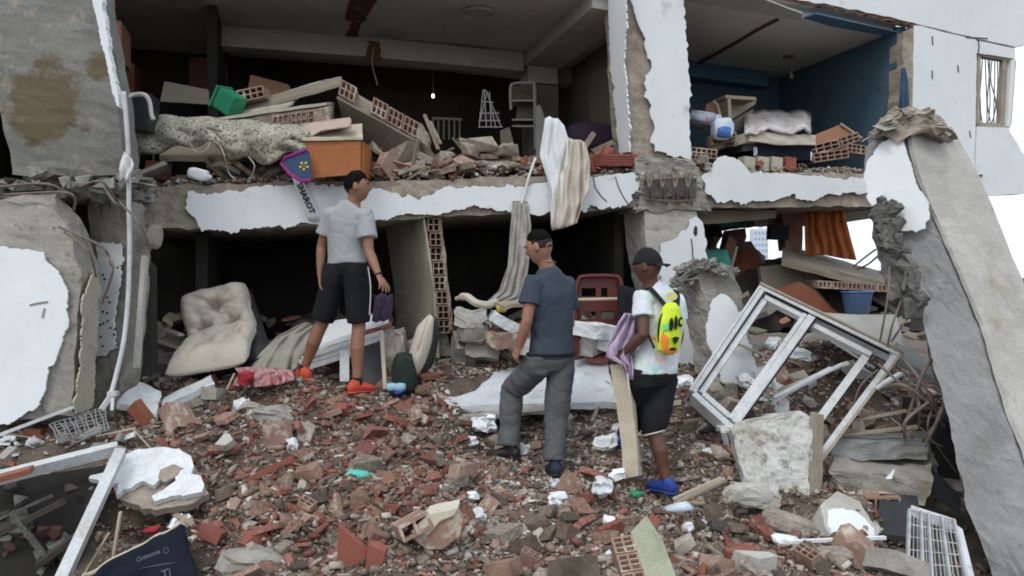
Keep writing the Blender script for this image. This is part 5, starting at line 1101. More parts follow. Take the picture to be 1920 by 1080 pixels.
# aluminium window frame piece with white slab over it
quadslab('wall_slab', [at(598, 648, 6.75), at(728, 598, 6.95), at(712, 588, 7.3), at(600, 606, 7.3)], V((0, 0, -.05)), m_facade, .008, endamp=.02, label='white slab fragment lying on the metal frame behind the man in orange trainers', cat='slab')
quadslab('slab_underlayer', [at(585, 660, 6.72), at(735, 612, 6.92), at(720, 600, 7.3), at(595, 640, 7.2)], V((0, 0, -.06)), m_conc, .015, endamp=.02, label='rough grey layer under the white slab fragment', cat='slab')
quadslab('brick_strip', [at(680, 622, 6.85), at(735, 606, 6.9), at(735, 598, 7.1), at(680, 612, 7.1)], V((0, 0, -.03)), m_brickr, .012, label='red brick strip at the right end of the white slab fragment', cat='brick')
t = thing('window_frame', 'grey aluminium window rails lying tilted behind the man in orange trainers', 'window frame', at(650, 670, 6.7))
for (p0, p1, w_, h_) in (((556, 682), (716, 632), .05, .05), ((560, 692), (718, 642), .03, .06), ((566, 672), (718, 622), .06, .03)):
    put('rail', MB().bar(at(*p0, 6.62), at(*p1, 6.8), w_, h_), m_steel, t)
put('white_post', MB().bar(at(646, 658, 6.6), at(646, 716, 6.5), .075, .03), m_alu, None, 'short white post standing behind the left of the orange trainers', 'post')
put('dark_screen', MB().prism([at(658, 640, 6.75), at(716, 626, 6.8), at(720, 722, 6.6), at(660, 722, 6.6)], V((0, .03, 0))), m_leather, None, 'dark panel behind the shin of the man in orange trainers', 'panel')
put('upright_board', MB().bar(at(716, 622, 6.55), at(723, 730, 6.42), .03, .05, V((0, 1, 0))), m_mdf, None, 'pale upright board edge right of the orange trainers', 'board')
put('brown_boulder', MB().rock(at(742, 655, 6.75), (.2, .2, .34), rot(0, -5, 0), 21, 3, .25), m_lump, None, 'brown upright lump between the board edge and the black and white cushion', 'rubble piece')
# black and white cushion
t = thing('sofa_cushion', 'torn white cushion with black back standing on edge by the bare wall end', 'cushion', at(785, 720, 6.6))
mb = MB()
for side, off, mt_, nm in ((0, 0, m_beige, 'white_front'), (1, .07, m_leather, 'black_back')):
    pts = [(806, 590), (812, 596), (808, 640), (796, 680), (778, 712), (764, 716), (760, 690), (772, 650), (784, 612)] if side == 0 else [(808, 592), (816, 606), (814, 640), (804, 690), (788, 716), (768, 728), (766, 712), (790, 684), (804, 640)]
    f_ = [at(x, y, 6.55 + off) for x, y in pts]; m2 = MB(); cen = sum(f_, V((0, 0, 0))) / len(f_)
    rows = [[cen.lerp(f_[i % len(f_)], q) + V((0, -.08 * (1 - q ** 3), 0)) for i in range(len(f_) + 1)] for q in (0.02, .4, .7, .9, 1)]
    put(nm, m2.sheet(rows, .02), mt_, t, smooth=True)
put('black_body', MB().rock(at(796, 660, 6.72), (.17, .16, .6), rot(0, 14, 0), 5, 3, .1), m_leather, t, smooth=True)
put('dark_bag', MB().rock(at(758, 702, 6.45), (.2, .16, .34), rot(0, -8, 0), 15, 3, .18), mat('dark_green_bag', (.02, .03, .025), (.012, .02, .017), 5), None, 'dark green bag slumped left of the black and white cushion', 'bag', smooth=True)
for k, x in enumerate((735, 750)):
    t = thing('slipper', ['pale blue slipper left one of the pair by the dark green bag', 'pale blue slipper right one of the pair by the dark green bag'][k], 'slipper', at(x, 732, 6.3), 'pair of slippers')
    put('sole', MB().rock(at(x, 731, 6.3), (.075, .2, .03), rot(10, 0, 20 - k * 30), k, 2, .03), m_bs if k else m_navy, t, smooth=True)
    put('strap', MB().rock(at(x, 726, 6.28), (.09, .09, .06), rot(10, 0, 20 - k * 30), k, 2, .03), mat('pale_blue_rubber', (.3, .5, .6), (.25, .42, .52), 8), t, smooth=True)
put('hanging_cloth', MB().sheet([[at(700 + i * 7 + 2 * math.sin(j), 552 + j * 10 + 3 * math.sin(i * 2), 6.95 + .03 * math.sin(i * 2.1 + j)) for i in range(6)] for j in range(6)], .01), m_purple, None, 'purple patterned cloth below the hand of the man in the grey shirt', 'cloth', smooth=True)
drape('red_white_cloth', [(440, 690), (470, 688), (515, 690), (548, 694)], [(436, 722), (476, 726), (520, 722), (552, 712)], 6.45, 6.2, 7, .06, m_pinkc, 'red and white cloth lying left of the orange trainers', 'cloth', 14, 50, [[(448, 700), (470, 712), (520, 698), (552, 706)]], 4)
put('red_bundle', MB().rock(at(461, 708, 6.2), (.12, .12, .09), None, 31, 3, .25), m_red, None, 'crumpled red bundle at the left end of the red and white cloth', 'bundle', smooth=True)
# clutter seen dimly in the room
quadslab('dim_board', [at(520, 640, 7.6), at(610, 612, 7.8), at(640, 560 + 40, 8.2), at(560, 600, 8.2)], V((0, 0, -.04)), m_taupe, .01, label='dim board lying behind the khaki sheet in the dark room', cat='board')
for k, (x, y, s, sd2) in enumerate([(325, 640, .3, 1), (320, 680, .34, 2), (305, 700, .2, 3), (540, 650, .2, 5), (500, 650, .18, 6)]):
    put('mortar_boulder', MB().rock(at(x, y, 7.2), (s, s * .8, s * .6), rot(0, 20, 30), sd2, 2, .3), m_conc, None, ['grey lump left of the beige chair back', 'large grey lump by the foot of the dark panel strip', 'small grey lump in front of the dark strip', 'small lump between chair and khaki sheet', 'lump behind the black chair base'][k], 'rubble piece')
for k, (a_, b_) in enumerate([((300, 640), (345, 655)), ((308, 618), (340, 628)), ((330, 660), (365, 690))]):
    put('broken_batten', MB().bar(at(*a_, 7.0), at(*b_, 6.8), .05, .02), m_mdf, None, ['pale batten left of the beige chair cushion', 'thin batten high up in the dark left of the chair', 'batten beneath the edge of the beige seat cushion'][k], 'batten')

# middle: basin-like stump, blocks, chair
t = thing('broken_basin', 'pale concrete piece shaped like a basin on a stem beneath the striped curtain', 'concrete piece', at(885, 650, 7.1))
put('basin_top', MB().loft4([[at(850, 582, 6.95), at(850, 608, 6.95), at(856, 600, 7.4), at(856, 575, 7.4)], [at(885, 592, 6.9), at(885, 618, 6.9), at(885, 606, 7.4), at(885, 582, 7.4)], [at(914, 578, 6.95), at(914, 600, 6.95), at(910, 596, 7.4), at(910, 574, 7.4)]], 5, 5, .022, 8), m_concl, t)
put('basin_stem', MB().rock(at(886, 622, 7.05), (.26, .24, .22), None, 5, 3, .2), m_conc, t)
put('basin_rim', MB().tube(curve([at(856, 560, 7.1), at(874, 556, 7.0), at(892, 568, 6.95), at(914, 572, 7.0), at(930, 566, 7.1)], 5), [.02] * 3 + [.034] * 18, 7), m_cloth, t)
for k, (x, y, w_, h_, d_, an, mt_, lab) in enumerate([(945, 605, .24, .1, .2, 30, m_white, 'white tilted block with a groove left of the blue shirt'), (965, 570, .3, .03, .2, -6, m_wood, 'thin board with yellow scraps behind the blue shirt'), (945, 632, .34, .13, .3, -4, m_brickd, 'flat pinkish clay slab left of the hand on the knee'),
        (1115, 620, .36, .12, .3, 5, m_white, 'flat white block below the maroon chair'), (1104, 642, .18, .2, .18, -12, m_concl, 'upright grey cube like block below the maroon chair'), (1136, 642, .2, .16, .2, 12, m_white, 'pale block under the elbow of the man in the white shirt'),
        (1012, 655, .3, .14, .3, 8, m_concl, 'flat block hidden behind the belt of the blue shirt man'), (1120, 668, .2, .04, .2, -14, m_brickr, 'thin red tile below the pale blocks'), (905, 660, .3, .16, .3, 20, m_conc, 'grey block under the broken basin'), (870, 655, .26, .2, .2, -30, m_conc, 'tilted grey block left of the basin stem')]):
    R = rot(6, an, 20 + k * 9); p = at(x, y, 7.0 + .02 * k); mb = MB(); hx, hy, hh = R @ V((w_ / 2, 0, 0)), R @ V((0, d_ / 2, 0)), R @ V((0, 0, h_ / 2))
    mb.loft4([[p - hx - hy - hh, p - hx - hy + hh, p - hx + hy + hh, p - hx + hy - hh], [p + hx - hy - hh, p + hx - hy + hh, p + hx + hy + hh, p + hx + hy - hh]], 4, 4, .012, 10, .008, seed=k)
    put('rubble_block', mb, mt_, None, lab, 'block')
put('yellow_scrap', MB().rock(at(940, 578, 7.0), (.09, .06, .07), None, 3, 2, .3), m_yel, None, 'yellow scrap on the thin board by the striped curtain', 'scrap')
# maroon plastic chair
t = thing('plastic_chair', 'maroon plastic chair with a cut out backrest facing out of the dark room', 'chair', at(1120, 700, 7.5))
o_ = at(1082, 608, 7.5); s2 = 7.5 / F
xs = [0, 8, 30, 34, 36, 46, 50, 72, 82]; xs = [0, 9, 22, 36, 46, 58, 70, 84]; ys = [0, 9, 24, 40, 52, 68, 78, 88]
S = [[1] * 7 for _ in range(7)]
for (i, j) in ((1, 1), (1, 4), (2, 4), (4, 4), (5, 1), (4, 1), (2, 1), (1, 2)): S[i][j] = 0
S[1][2] = 1
put('backrest', MB().grid([x * s2 for x in xs], [y * s2 for y in ys], S, 0, .02, o_, V((1, .05, 0)), V((0, .1, 1)), V((0, 1, 0))), m_redpl, t)
put('back_frame', MB().tube(curve([at(1080, 640, 7.45), at(1080, 560, 7.48), at(1084, 526, 7.5), at(1098, 518, 7.5), at(1150, 518, 7.5), at(1163, 526, 7.5), at(1166, 560, 7.48), at(1166, 640, 7.45)], 4), .022, 7), m_redpl, t, smooth=True)
put('armrest', MB().tube([at(1078, 562, 7.4), at(1164, 560, 7.4)], .014, 6), m_mdf, t)
quadslab('seat', [at(1076, 628, 7.0), at(1172, 626, 7.0), at(1168, 610, 7.45), at(1080, 610, 7.45)], V((0, 0, -.04)), m_redpl, .003, parent=t)
for x, y, Y in ((1080, 690, 7.02), (1168, 690, 7.02), (1084, 690, 7.45), (1164, 690, 7.45)): put('leg', MB().bar(at(x, 628, Y), at(x, y - 20, Y), .05, .05, V((0, 1, 0))), m_redpl, t)
put('black_garment', MB().sheet([[at(1158 + i * 7 + j * .5, 532 + j * 15 + 2 * i, 7.2 + .03 * math.sin(i * 2 + j)) for i in range(6)] for j in range(7)], .02), m_black, None, 'black garment hanging behind the man in the white shirt', 'garment', smooth=True)
# fallen white wall panel
quadslab('fallen_wall', [at(836, 762, 6.25), at(1160, 752, 6.35), at(1130, 668, 7.3), at(820, 708, 6.95)], V((0, 0, -.06)), m_dusty, .012, 12, 8, 6, endamp=.015, label='large white wall panel lying flat behind the blue shirt man', cat='wall panel')
KEEP.extend([(at(900, 735, 6.6).x, 6.6, .2), (at(1000, 735, 6.6).x, 6.65, .25), (at(1090, 730, 6.6).x, 6.7, .2)])
quadslab('panel_edge_piece', [at(862, 784, 6.1), at(1030, 768, 6.15), at(1030, 760, 6.3), at(866, 772, 6.3)], V((0, 0, -.03)), m_conc, .015, label='dark broken strip along the front of the large white wall panel', cat='strip')

# ------------------------------------------------------------------ right lower room contents
drape('orange_curtain', [(1508, 398), (1535, 397), (1560, 397), (1582, 396)], [(1510, 480), (1545, 478), (1575, 484), (1606, 488)], 9.3, 9.3, 5, .05, m_och, 'orange curtain hanging in the ground floor opening on the right', 'curtain', 12, 40)
put('television', MB().box(FP(1458, 436, .8), (.24, .08, .17), rot(0, 2, 16)), m_black, None, 'dark square screen beneath the pink wall corner', 'screen')
quadslab('tilted_slab', [FP(1465, 480, .3), FP(1682, 536, .1), FP(1690, 520, 1.4), FP(1470, 458, 1.2)], V((0, 0, -.1)), m_taupe, .02, 10, 5, 7, label='long brown slab sloping down to the right under the orange curtain', cat='slab')
t = thing('wall_fragment', 'narrow hollow brick slab lying level above the blue bucket', 'wall fragment', FP(1610, 530, .2)); a, b = FP(1534, 523, .25), FP(1700, 533, .05); ax = (b - a).normalized()
for k in range(6):
    mb = MB(); L_ = (b - a).length / 6; hollow(mb, .12, L_ - .012, .085, 3, 1, .016, a + ax * L_ * k - Z * .10, ax, Z, W); put('brick', mb, m_brickd, t)
quadslab('mortar_core', [a + W * .04 - Z * .012, b + W * .03 - Z * .012, b + W * .5, a + W * .5], V((0, 0, -.08)), m_mortar, .01, parent=t)
put('wall_piece', MB().prism([FP(x, y, .5) for x, y in [(1425, 500), (1500, 492), (1520, 500), (1530, 540), (1560, 575), (1470, 570), (1430, 545)]], W * .06), m_taupe, None, 'large brown wall piece behind the top corner of the white window frame', 'wall piece')
put('red_board', MB().prism([FP(x, y, .3) for x, y in [(1440, 548), (1500, 528), (1530, 545), (1556, 575), (1580, 592), (1500, 590)]], W * .05), m_veneer, None, 'dark red board sloping down to the white sheet', 'board')
put('wall_piece', MB().prism([FP(x, y, .45) for x, y in [(1502, 495), (1545, 490), (1550, 520), (1528, 532), (1512, 520)]], W * .05), m_taupe, None, 'taupe wall piece left of the narrow hollow brick slab', 'wall piece')
put('fallen_door', MB().prism([FP(x, y, 1.0) for x, y in [(1368, 440), (1382, 452), (1366, 515), (1352, 515), (1358, 470)]], W * .04), m_veneer, None, 'dark narrow door panel leaning right of the person in turquoise', 'door panel')
put('pale_strip', MB().bar(FP(1381, 462, .85), FP(1366, 520, .85), .03, .03), m_mdf, None, 'pale strip on the edge of the dark narrow door panel', 'trim')
put('dark_sofa', MB().loft4([[FP(1376, 478, 1.2), FP(1376, 560, .8), FP(1376, 560, 1.6), FP(1376, 478, 1.6)], [FP(1410, 465, 1.2), FP(1410, 560, .8), FP(1410, 560, 1.6), FP(1410, 465, 1.6)], [FP(1432, 480, 1.2), FP(1432, 560, .8), FP(1432, 560, 1.6), FP(1432, 480, 1.6)]], 5, 4, .03, 4), m_veneer, None, 'dark maroon sofa back in the ground floor room on the right', 'sofa')
put('dark_heap', MB().loft4([[FP(1376, 520, .7), FP(1376, 620, .4), FP(1376, 620, 2.6), FP(1376, 520, 2.6)], [FP(1480, 480, .9), FP(1480, 620, .4), FP(1480, 620, 2.6), FP(1480, 480, 2.6)], [FP(1600, 500, 1.0), FP(1600, 620, .4), FP(1600, 620, 2.6), FP(1600, 500, 2.6)], [FP(1760, 540, 1.0), FP(1760, 620, .4), FP(1760, 620, 2.6), FP(1760, 540, 2.6)]], 10, 7, .08, 4), m_inner, None, 'brown heap of debris filling the right ground floor room', 'debris heap', kind='stuff')
drape('turquoise_strip', [(1325, 420), (1345, 416), (1370, 418), (1400, 417)], [(1328, 432), (1346, 426), (1372, 424), (1400, 426)], 10.2, 10.2, 4, .03, m_teal, 'turquoise cloth strip along the top of the small opening', 'cloth', 4, 16)
m_bucket = mat('faded_blue_plastic', (.07, .12, .22), (.05, .085, .15), 4, rough=.5, dirt=(.15, .14, .13), dsc=8, dt=.55)
t = thing('blue_bucket', 'faded blue bucket lying in the gap above the white sheet', 'bucket', FP(1608, 588, .1)); c = FP(1607, 568, .1); mb = MB(); R = rot(0, 0, 10)
vs = []; n = 16
for z_, r in ((-.12, .13), (.12, .17), (.12, .155), (-.1, .118)):
    for k in range(n): vs.append(c + V((r * math.cos(k * 6.283 / n), r * .7 * math.sin(k * 6.283 / n), z_)))
fs = [(i * n + k, i * n + (k + 1) % n, (i + 1) * n + (k + 1) % n, (i + 1) * n + k) for i in range(3) for k in range(n)] + [tuple(range(n)), tuple(range(3 * n, 4 * n))]
put('bucket_body', MB().add(vs, fs), m_bucket, t); put('bucket_rim', MB().tube([c + V((.172 * math.cos(k * .393), .12 * math.sin(k * .393), .12)) for k in range(17)], .01, 5), m_bagb, t)
drape('dusty_sheet', [(1500, 596), (1540, 586), (1600, 590), (1680, 590)], [(1545, 630), (1600, 650), (1650, 668), (1700, 682)], 7.9, 7.0, 3, .05, m_concl, 'dusty grey white sheet spread behind the white window frame', 'sheet', 16, 26, [[(1510, 606), (1560, 606), (1620, 612), (1690, 625)]])
quadslab('dark_beam', [at(1664, 662, 6.9), at(1762, 712, 6.4), at(1766, 690, 6.8), at(1680, 640, 7.2)], V((0, 0, -.06)), m_concg, .01, label='dark bluish plank behind the right corner of the window frame', cat='plank')

# ------------------------------------------------------------------ white window frame
TL, TR, BR, BL = at(1425, 543, 6.95), at(1683, 668, 6.55), at(1492, 925, 5.55), at(1291, 742, 6.1)
t = thing('window_frame', 'big white double window frame without glass tilted on the rubble at right', 'window frame', (TL + BR) / 2)
Nw = (TR - TL).cross(BL - TL).normalized(); Nw = Nw if Nw.y < 0 else -Nw
def bl(s_, q): return TL.lerp(TR, s_).lerp(BL.lerp(BR, s_), q)
def rail(name, s0, q0, s1, q1, w_, d_, off, mt=m_alu): return put(name, MB().bar(bl(s0, q0) + Nw * off, bl(s1, q1) + Nw * off, w_, d_, Nw), mt, t)
rail('outer_rail', -.012, .012, 1.012, .012, .055, .11, 0); rail('outer_rail', .012, .035, .012, .985, .055, .108, 0); rail('outer_rail', .988, .035, .988, 1, .055, .108, 0); rail('outer_rail', .03, .99, .97, .99, .05, .106, 0)
rail('outer_lip', -.02, .0, 1.02, .0, .02, .15, .0, m_alud); rail('outer_lip', 1.008, .02, 1.008, 1, .02, .15, 0, m_alud); rail('outer_lip', -.008, .02, -.008, 1, .016, .14, 0, m_alu)
rail('mullion', .40, .035, .40, .96, .06, .09, .02); rail('mullion', .355, .06, .355, .96, .035, .07, .03)
rail('sash_rail', .06, .075, .36, .075, .05, .05, .025); rail('sash_rail', .07, .10, .07, .95, .05, .05, .025); rail('sash_rail', .09, .945, .34, .945, .045, .05, .025)
rail('sash_rail', .44, .10, .86, .10, .055, .05, .025); rail('sash_rail', .84, .13, .84, .96, .06, .05, .025)
rail('gasket', .435, .05, .435, .95, .012, .02, .07, m_black); rail('gasket', .045, .06, .045, .95, .010, .02, .062, m_black); rail('gasket', .05, .048, .95, .048, .010, .02, .062, m_black)
put('mortar_patch', MB().rock(bl(.38, .985), (.16, .12, .06), None, 7, 2, .3), m_white, t)
for k, (a_, b_, w_, lab, mt_) in enumerate([((1445, 752), (1560, 690), .07, 'grey flat plank lying inside the white window frame', m_steel), ((1450, 745), (1580, 682), .025, 'thin rod beside the grey plank inside the window frame', m_steel), ((1356, 810), (1384, 908), .035, 'thin metal strut standing below the left corner of the window frame', m_steel),
     ((1335, 880), (1372, 852), .02, 'pale stick left of the metal strut', m_wood), ((1270, 942), (1356, 902), .025, 'long dark stick by the blue trainer', m_wood), ((1262, 936), (1352, 896), .012, 'thin pale lath beside the long dark stick', m_mdf), ((1475, 1016), (1660, 1008), .022, 'white rod lying across the rubble at lower right', m_foam),
     ((1070, 830), (1140, 790), .02, 'pale stick between the two standing men', m_splin), ((1280, 790), (1345, 782), .03, 'split board under the left corner of the window frame', m_splin), ((1370, 640), (1440, 668), .03, 'pale lath left of the window frame top corner', m_mdf)]):
    Y = 5.9 if k < 3 else 5.5; Y = {0: 6.3, 1: 6.25, 2: 5.85, 3: 5.8, 4: 5.2, 5: 5.22, 6: 4.55, 7: 6.1, 8: 6.05, 9: 6.9}[k]
    put('loose_strip', MB().bar(at(*a_, Y - .05), at(*b_, Y + .1), w_, .018), mt_, None, lab, 'strip')
# big pale slab leaning in front of the frame
t = thing('concrete_slab', 'large pale broken concrete slab standing in front of the white window frame', 'concrete slab', at(1455, 975, 5.2))
fq_ = Face(at(1380, 790, 5.45), at(1520, 775, 5.45), at(1500, 960, 5.15))
o4 = [(1372, 800), (1400, 786), (1420, 782), (1446, 770), (1470, 776), (1500, 768), (1519, 776), (1522, 830), (1517, 880), (1516, 940), (1512, 970), (1500, 968), (1480, 942), (1474, 930), (1440, 950), (1400, 952), (1380, 940), (1395, 900), (1386, 870), (1376, 836)]
rg = rag(o4, 3, 9, 3); fr_ = [fq_.p(x, y) for x, y in rg]
# front face: dense displaced grid clipped by outline through loft of scanlines
def rough_face(face, rg, th, n=34, m=26, amp=.02, fr=9):
    ys = [q[1] for q in rg]; y0, y1 = min(ys) + 1, max(ys) - 1; rows = []
    for i in range(n + 1):
        y = y0 + (y1 - y0) * i / n; xs = []
        for k in range(len(rg)):
            a, b = rg[k], rg[(k + 1) % len(rg)]
            if (a[1] - y) * (b[1] - y) < 0: xs.append(a[0] + (b[0] - a[0]) * (y - a[1]) / (b[1] - a[1]))
        if len(xs) < 2: continue
        xa, xb = min(xs), max(xs); row = []
        for j in range(m + 1):
            p = face.p(xa + (xb - xa) * j / m, y); h = noise.noise(p * fr) + .5 * noise.noise(p * fr * 2.7) + .3 * noise.noise(p * fr * 6)
            row.append(p + face.N * h * amp)
        rows.append(row)
    mb = MB(); N = len(rows); vs = [p for r in rows for p in r] + [p - face.N * th for r in rows for p in r]; M1 = m + 1; T_ = N * M1; fs = []
    for i in range(N - 1):
        for j in range(m): k = i * M1 + j; q = (k, k + 1, k + M1 + 1, k + M1); fs += [q, tuple(x + T_ for x in reversed(q))]
    for j in range(m): fs += [(j, j + 1, j + 1 + T_, j + T_), ((N - 1) * M1 + j + 1, (N - 1) * M1 + j, (N - 1) * M1 + j + T_, (N - 1) * M1 + j + 1 + T_)]
    for i in range(N - 1): k = i * M1; fs += [(k + M1, k, k + T_, k + M1 + T_), (k + m, k + m + M1, k + m + M1 + T_, k + m + T_)]
    return mb.add(vs, fs)
m_pale = mat('pale_peeling_slab', (.50, .50, .48), (.40, .39, .36), 5, c3=(.22, .20, .175), sc3=9, t3=.55, bump=.8, bs=24, dirt=(.30, .255, .2), dsc=4, dt=.52)
put('slab_body', rough_face(fq_, rg, .10, amp=.03), m_pale, t)
put('slab_edge', MB().loft4([[at(1520, 772, 5.44), at(1545, 778, 5.56), at(1545, 778, 5.66), at(1520, 772, 5.6)], [at(1517, 880, 5.26), at(1542, 890, 5.4), at(1542, 890, 5.5), at(1517, 880, 5.42)], [at(1512, 970, 5.12), at(1532, 976, 5.24), at(1532, 976, 5.34), at(1512, 970, 5.28)]], 6, 4, .008), m_wood, t)
put('broken_flap', MB().rock(at(1412, 930, 5.12), (.34, .12, .16), rot(0, 12, 0), 9, 3, .3), m_concl, t)
KEEP.extend([(fq_.p(1440, 950).x, 5.15, .3), (fq_.p(1500, 950).x, 5.2, .25)])
# grey rubble seen through the window frame and on the slope behind it
r_ = random.Random(91)
for k in range(70):
    x = r_.uniform(1300, 1700); y = r_.uniform(600, 840); Y = 7.6 - (y - 600) / 240 * 1.5; p = at(x, y, Y); p.z = hz(p.x, p.y) + .03; s_ = r_.choice((.10, .14, .18, .24, .3))
    pos = 'upper part' if y < 680 else ('middle part' if y < 760 else 'lower part'); sd3 = 'left' if x < 1430 else ('centre' if x < 1560 else 'right')
    m2 = shard_mesh('grey_rubble', (s_, s_ * r_.uniform(.4, .8), s_ * r_.uniform(.12, .5)), 3, k + 700, r_.choice((m_conc, m_concl, m_conc, m_mortar, m_white, m_brickd)))
    inst('rubble_chunk', m2, p, rot(r_.uniform(-30, 40), r_.uniform(-30, 30), r_.uniform(0, 360)), (1, 1, 1), ('broad' if s_ > .2 else 'small') + ' broken piece behind the white window frame, ' + pos + ', ' + sd3, 'rubble piece', 'broken pieces behind the white window frame')
for k, (a_, b_, Y, w_, mt_, lab) in enumerate([((1455, 735), (1590, 680), 6.5, .09, m_mdf, 'pale split board inside the white window frame'), ((1560, 640), (1640, 690), 6.9, .03, m_steel, 'thin rail in the upper right of the window frame'), ((1490, 640), (1560, 610), 7.3, .04, m_concl, 'grey bar near the top corner of the window frame'), ((1590, 790), (1700, 770), 6.2, .04, m_wood, 'dark plank in the gap right of the window frame'),
    ((1580, 815), (1720, 800), 6.1, .05, m_wood, 'second dark plank above the dusty broken ledge'), ((1690, 700), (1640, 728), 6.3, .05, m_white, 'white torn strip right of the window frame corner'), ((1440, 690), (1462, 760), 6.5, .03, m_alu, 'short white bar hanging inside the window frame')]):
    put('loose_strip', MB().bar(at(*a_, Y), at(*b_, Y - .1), w_, .02), mt_, None, lab, 'strip')
for k in range(16):
    a = (r_.uniform(1640, 1790), r_.uniform(640, 800)); an = r_.uniform(-.6, 2.2); L_ = r_.uniform(40, 120); b = (a[0] + L_ * math.cos(an), a[1] + L_ * math.sin(an)); Y = r_.uniform(5.9, 6.3)
    c = ((a[0] + b[0]) / 2 + r_.uniform(-22, 22), (a[1] + b[1]) / 2 + r_.uniform(-22, 22))
    put('bent_rebar', MB().tube(curve([at(*a, Y), at(*c, Y - .1), at(*b, Y)], 6), r_.choice((.007, .010, .013)), 6), m_rebar, None, ('thick' if k % 3 == 0 else 'thin') + ' twisted bar in the tangle by the pillar foot, ' + ('upper' if (a[1] + b[1]) / 2 < 730 else 'lower') + ', ' + ('steep' if abs(math.sin(an)) > .7 else 'slanting') + (' long' if L_ > 80 else ' short') + ' one', 'rebar', 'bent bars sticking out of the right pillar')

# ledge and cave at right
quadslab('stone_ledge', [at(1552, 878, 5.7), at(1742, 905, 5.6), at(1752, 850, 6.3), at(1580, 828, 6.3)], V((0, 0, -.16)), m_conc, .03, 9, 8, 6, endamp=.03, label='dusty broken ledge jutting out right of the large pale slab', cat='slab')
quadslab('stone_ledge', [at(1560, 858, 5.95), at(1740, 862, 5.9), at(1745, 840, 6.4), at(1580, 836, 6.4)], V((0, 0, .12)), m_concg, .03, 9, 8, 6, label='grey block lying on the dusty broken ledge', cat='slab')
mb = MB(); hollow(mb, .2, .26, .11, 3, 1, .016, at(1618, 962, 5.45), V((1, 0, 0)), Z, V((0, 1, 0))); put('hollow_brick', mb, m_brickd, None, 'dark hollow brick end under the dusty broken ledge', 'brick')
put('plaster_chip', MB().prism([at(1662, 898, 5.5), at(1672, 898, 5.5), at(1678, 880, 5.55)], V((0, .02, 0))), m_white, None, 'tiny pointed white chip on the edge of the broken ledge', 'chip')
t = thing('plaster_chunk', 'grey chunk with a bright white plaster face above the white rod', 'plaster chunk', at(1590, 1010, 4.8))
fk = Face(at(1545, 950, 4.95), at(1640, 990, 4.9), at(1590, 1010, 4.75))
put('chunk_body', MB().prism([fk.p(x, y, 0) for x, y in rag([(1538, 948), (1570, 920), (1612, 940), (1632, 975), (1650, 995), (1640, 1012), (1560, 1010), (1545, 985)], 2, 10, 3)], -fk.N * .13), m_concl, t)
put('white_face', MB().prism([fk.p(x, y, .014) for x, y in rag([(1552, 958), (1580, 952), (1604, 957), (1622, 972), (1638, 990), (1640, 1004), (1600, 1012), (1560, 1005), (1552, 985)], 2, 8, 3)], -fk.N * .013), m_facade, t)
put('clay_block', MB().prism([at(x, y, 4.4) for x, y in [(1565, 1058), (1588, 1018), (1606, 1014), (1650, 1050), (1646, 1062), (1630, 1082), (1600, 1085)]], V((.03, .16, .05))), m_brickd, None, 'large flat red tile below the white rod', 'brick')
put('curved_fragment', MB().rock(at(1480, 985, 4.95), (.36, .16, .14), rot(0, 20, 0), 12, 3, .15), m_mortar, None, 'curved tan fragment under the large pale slab', 'rubble piece')
put('foam_piece', MB().rock(at(1475, 1016, 4.6), (.14, .1, .07), None, 3, 2, .3), m_foam, None, 'white crumpled foam at the left end of the white rod', 'foam')
# dark things in the pit
quadslab('pit_dark_sheet', [at(1640, 1000, 5.2), at(1730, 1010, 5.2), at(1720, 930, 5.5), at(1650, 925, 5.5)], V((0, 0, -.03)), m_leather, .004, label='dark board in the pit right of the white plaster chunk', cat='board')
quadslab('pit_dark_sheet', [at(1720, 900, 5.75), at(1800, 960, 5.5), at(1800, 930, 5.8), at(1740, 870, 6.0)], V((0, 0, -.03)), m_black, .01, label='black sheet sliding into the pit beside the pillar', cat='sheet')
quadslab('pit_dark_sheet', [at(1690, 880, 6.3), at(1800, 900, 6.2), at(1790, 760, 6.4), at(1700, 745, 6.5)], V((0, .05, 0)), m_dark, .01, label='added dark backing for the shade behind the bars in the pit', cat='panel')  # dark backing added to deepen the shade of the pit
m_rack = mat('worn_white_rack', (.42, .44, .45), (.28, .29, .295), 9, rough=.6, bump=.2, dirt=(.2, .17, .13), dsc=9, dt=.58)
# white wire rack
t = thing('wire_rack', 'white metal slatted rack lying at the lower right corner', 'rack', at(1760, 1090, 4.3))
A0, B0, C0, D0 = at(1705, 955, 4.75), at(1788, 975, 4.75), at(1816, 1110, 4.15), at(1700, 1110, 4.15)
def bq(s_, q): return A0.lerp(B0, s_).lerp(D0.lerp(C0, s_), q)
for s_ in (0, .26, .42, .72, 1): put('rack_rail', MB().bar(bq(s_, 0), bq(s_, 1), .014, .022, V((0, -1, .5))), m_rack, t)
for q in (0, .2, .36, .52, .68, .84): put('rack_slat', MB().bar(bq(.0, q), bq(1, q), .006, .008, V((0, -1, .5))), m_rack, t)
for s_ in (.1, .18, .34, .5, .58, .65, .8, .88): put('rack_wire', MB().bar(bq(s_, .02), bq(s_, 1), .004, .006, V((0, -1, .5))), m_rack, t)
put('rack_end', MB().loft4([[at(1708, 948, 4.78), at(1710, 968, 4.74), at(1712, 968, 4.9), at(1710, 948, 4.9)], [at(1786, 972, 4.78), at(1784, 996, 4.74), at(1788, 992, 4.9), at(1788, 972, 4.9)]], 4, 3, .005), m_steel, t)
put('rack_side', MB().prism([bq(1, .05), bq(1.16, .12), bq(1.16, 1), bq(1, 1)], V((0, .02, -.01))), m_steel, t)

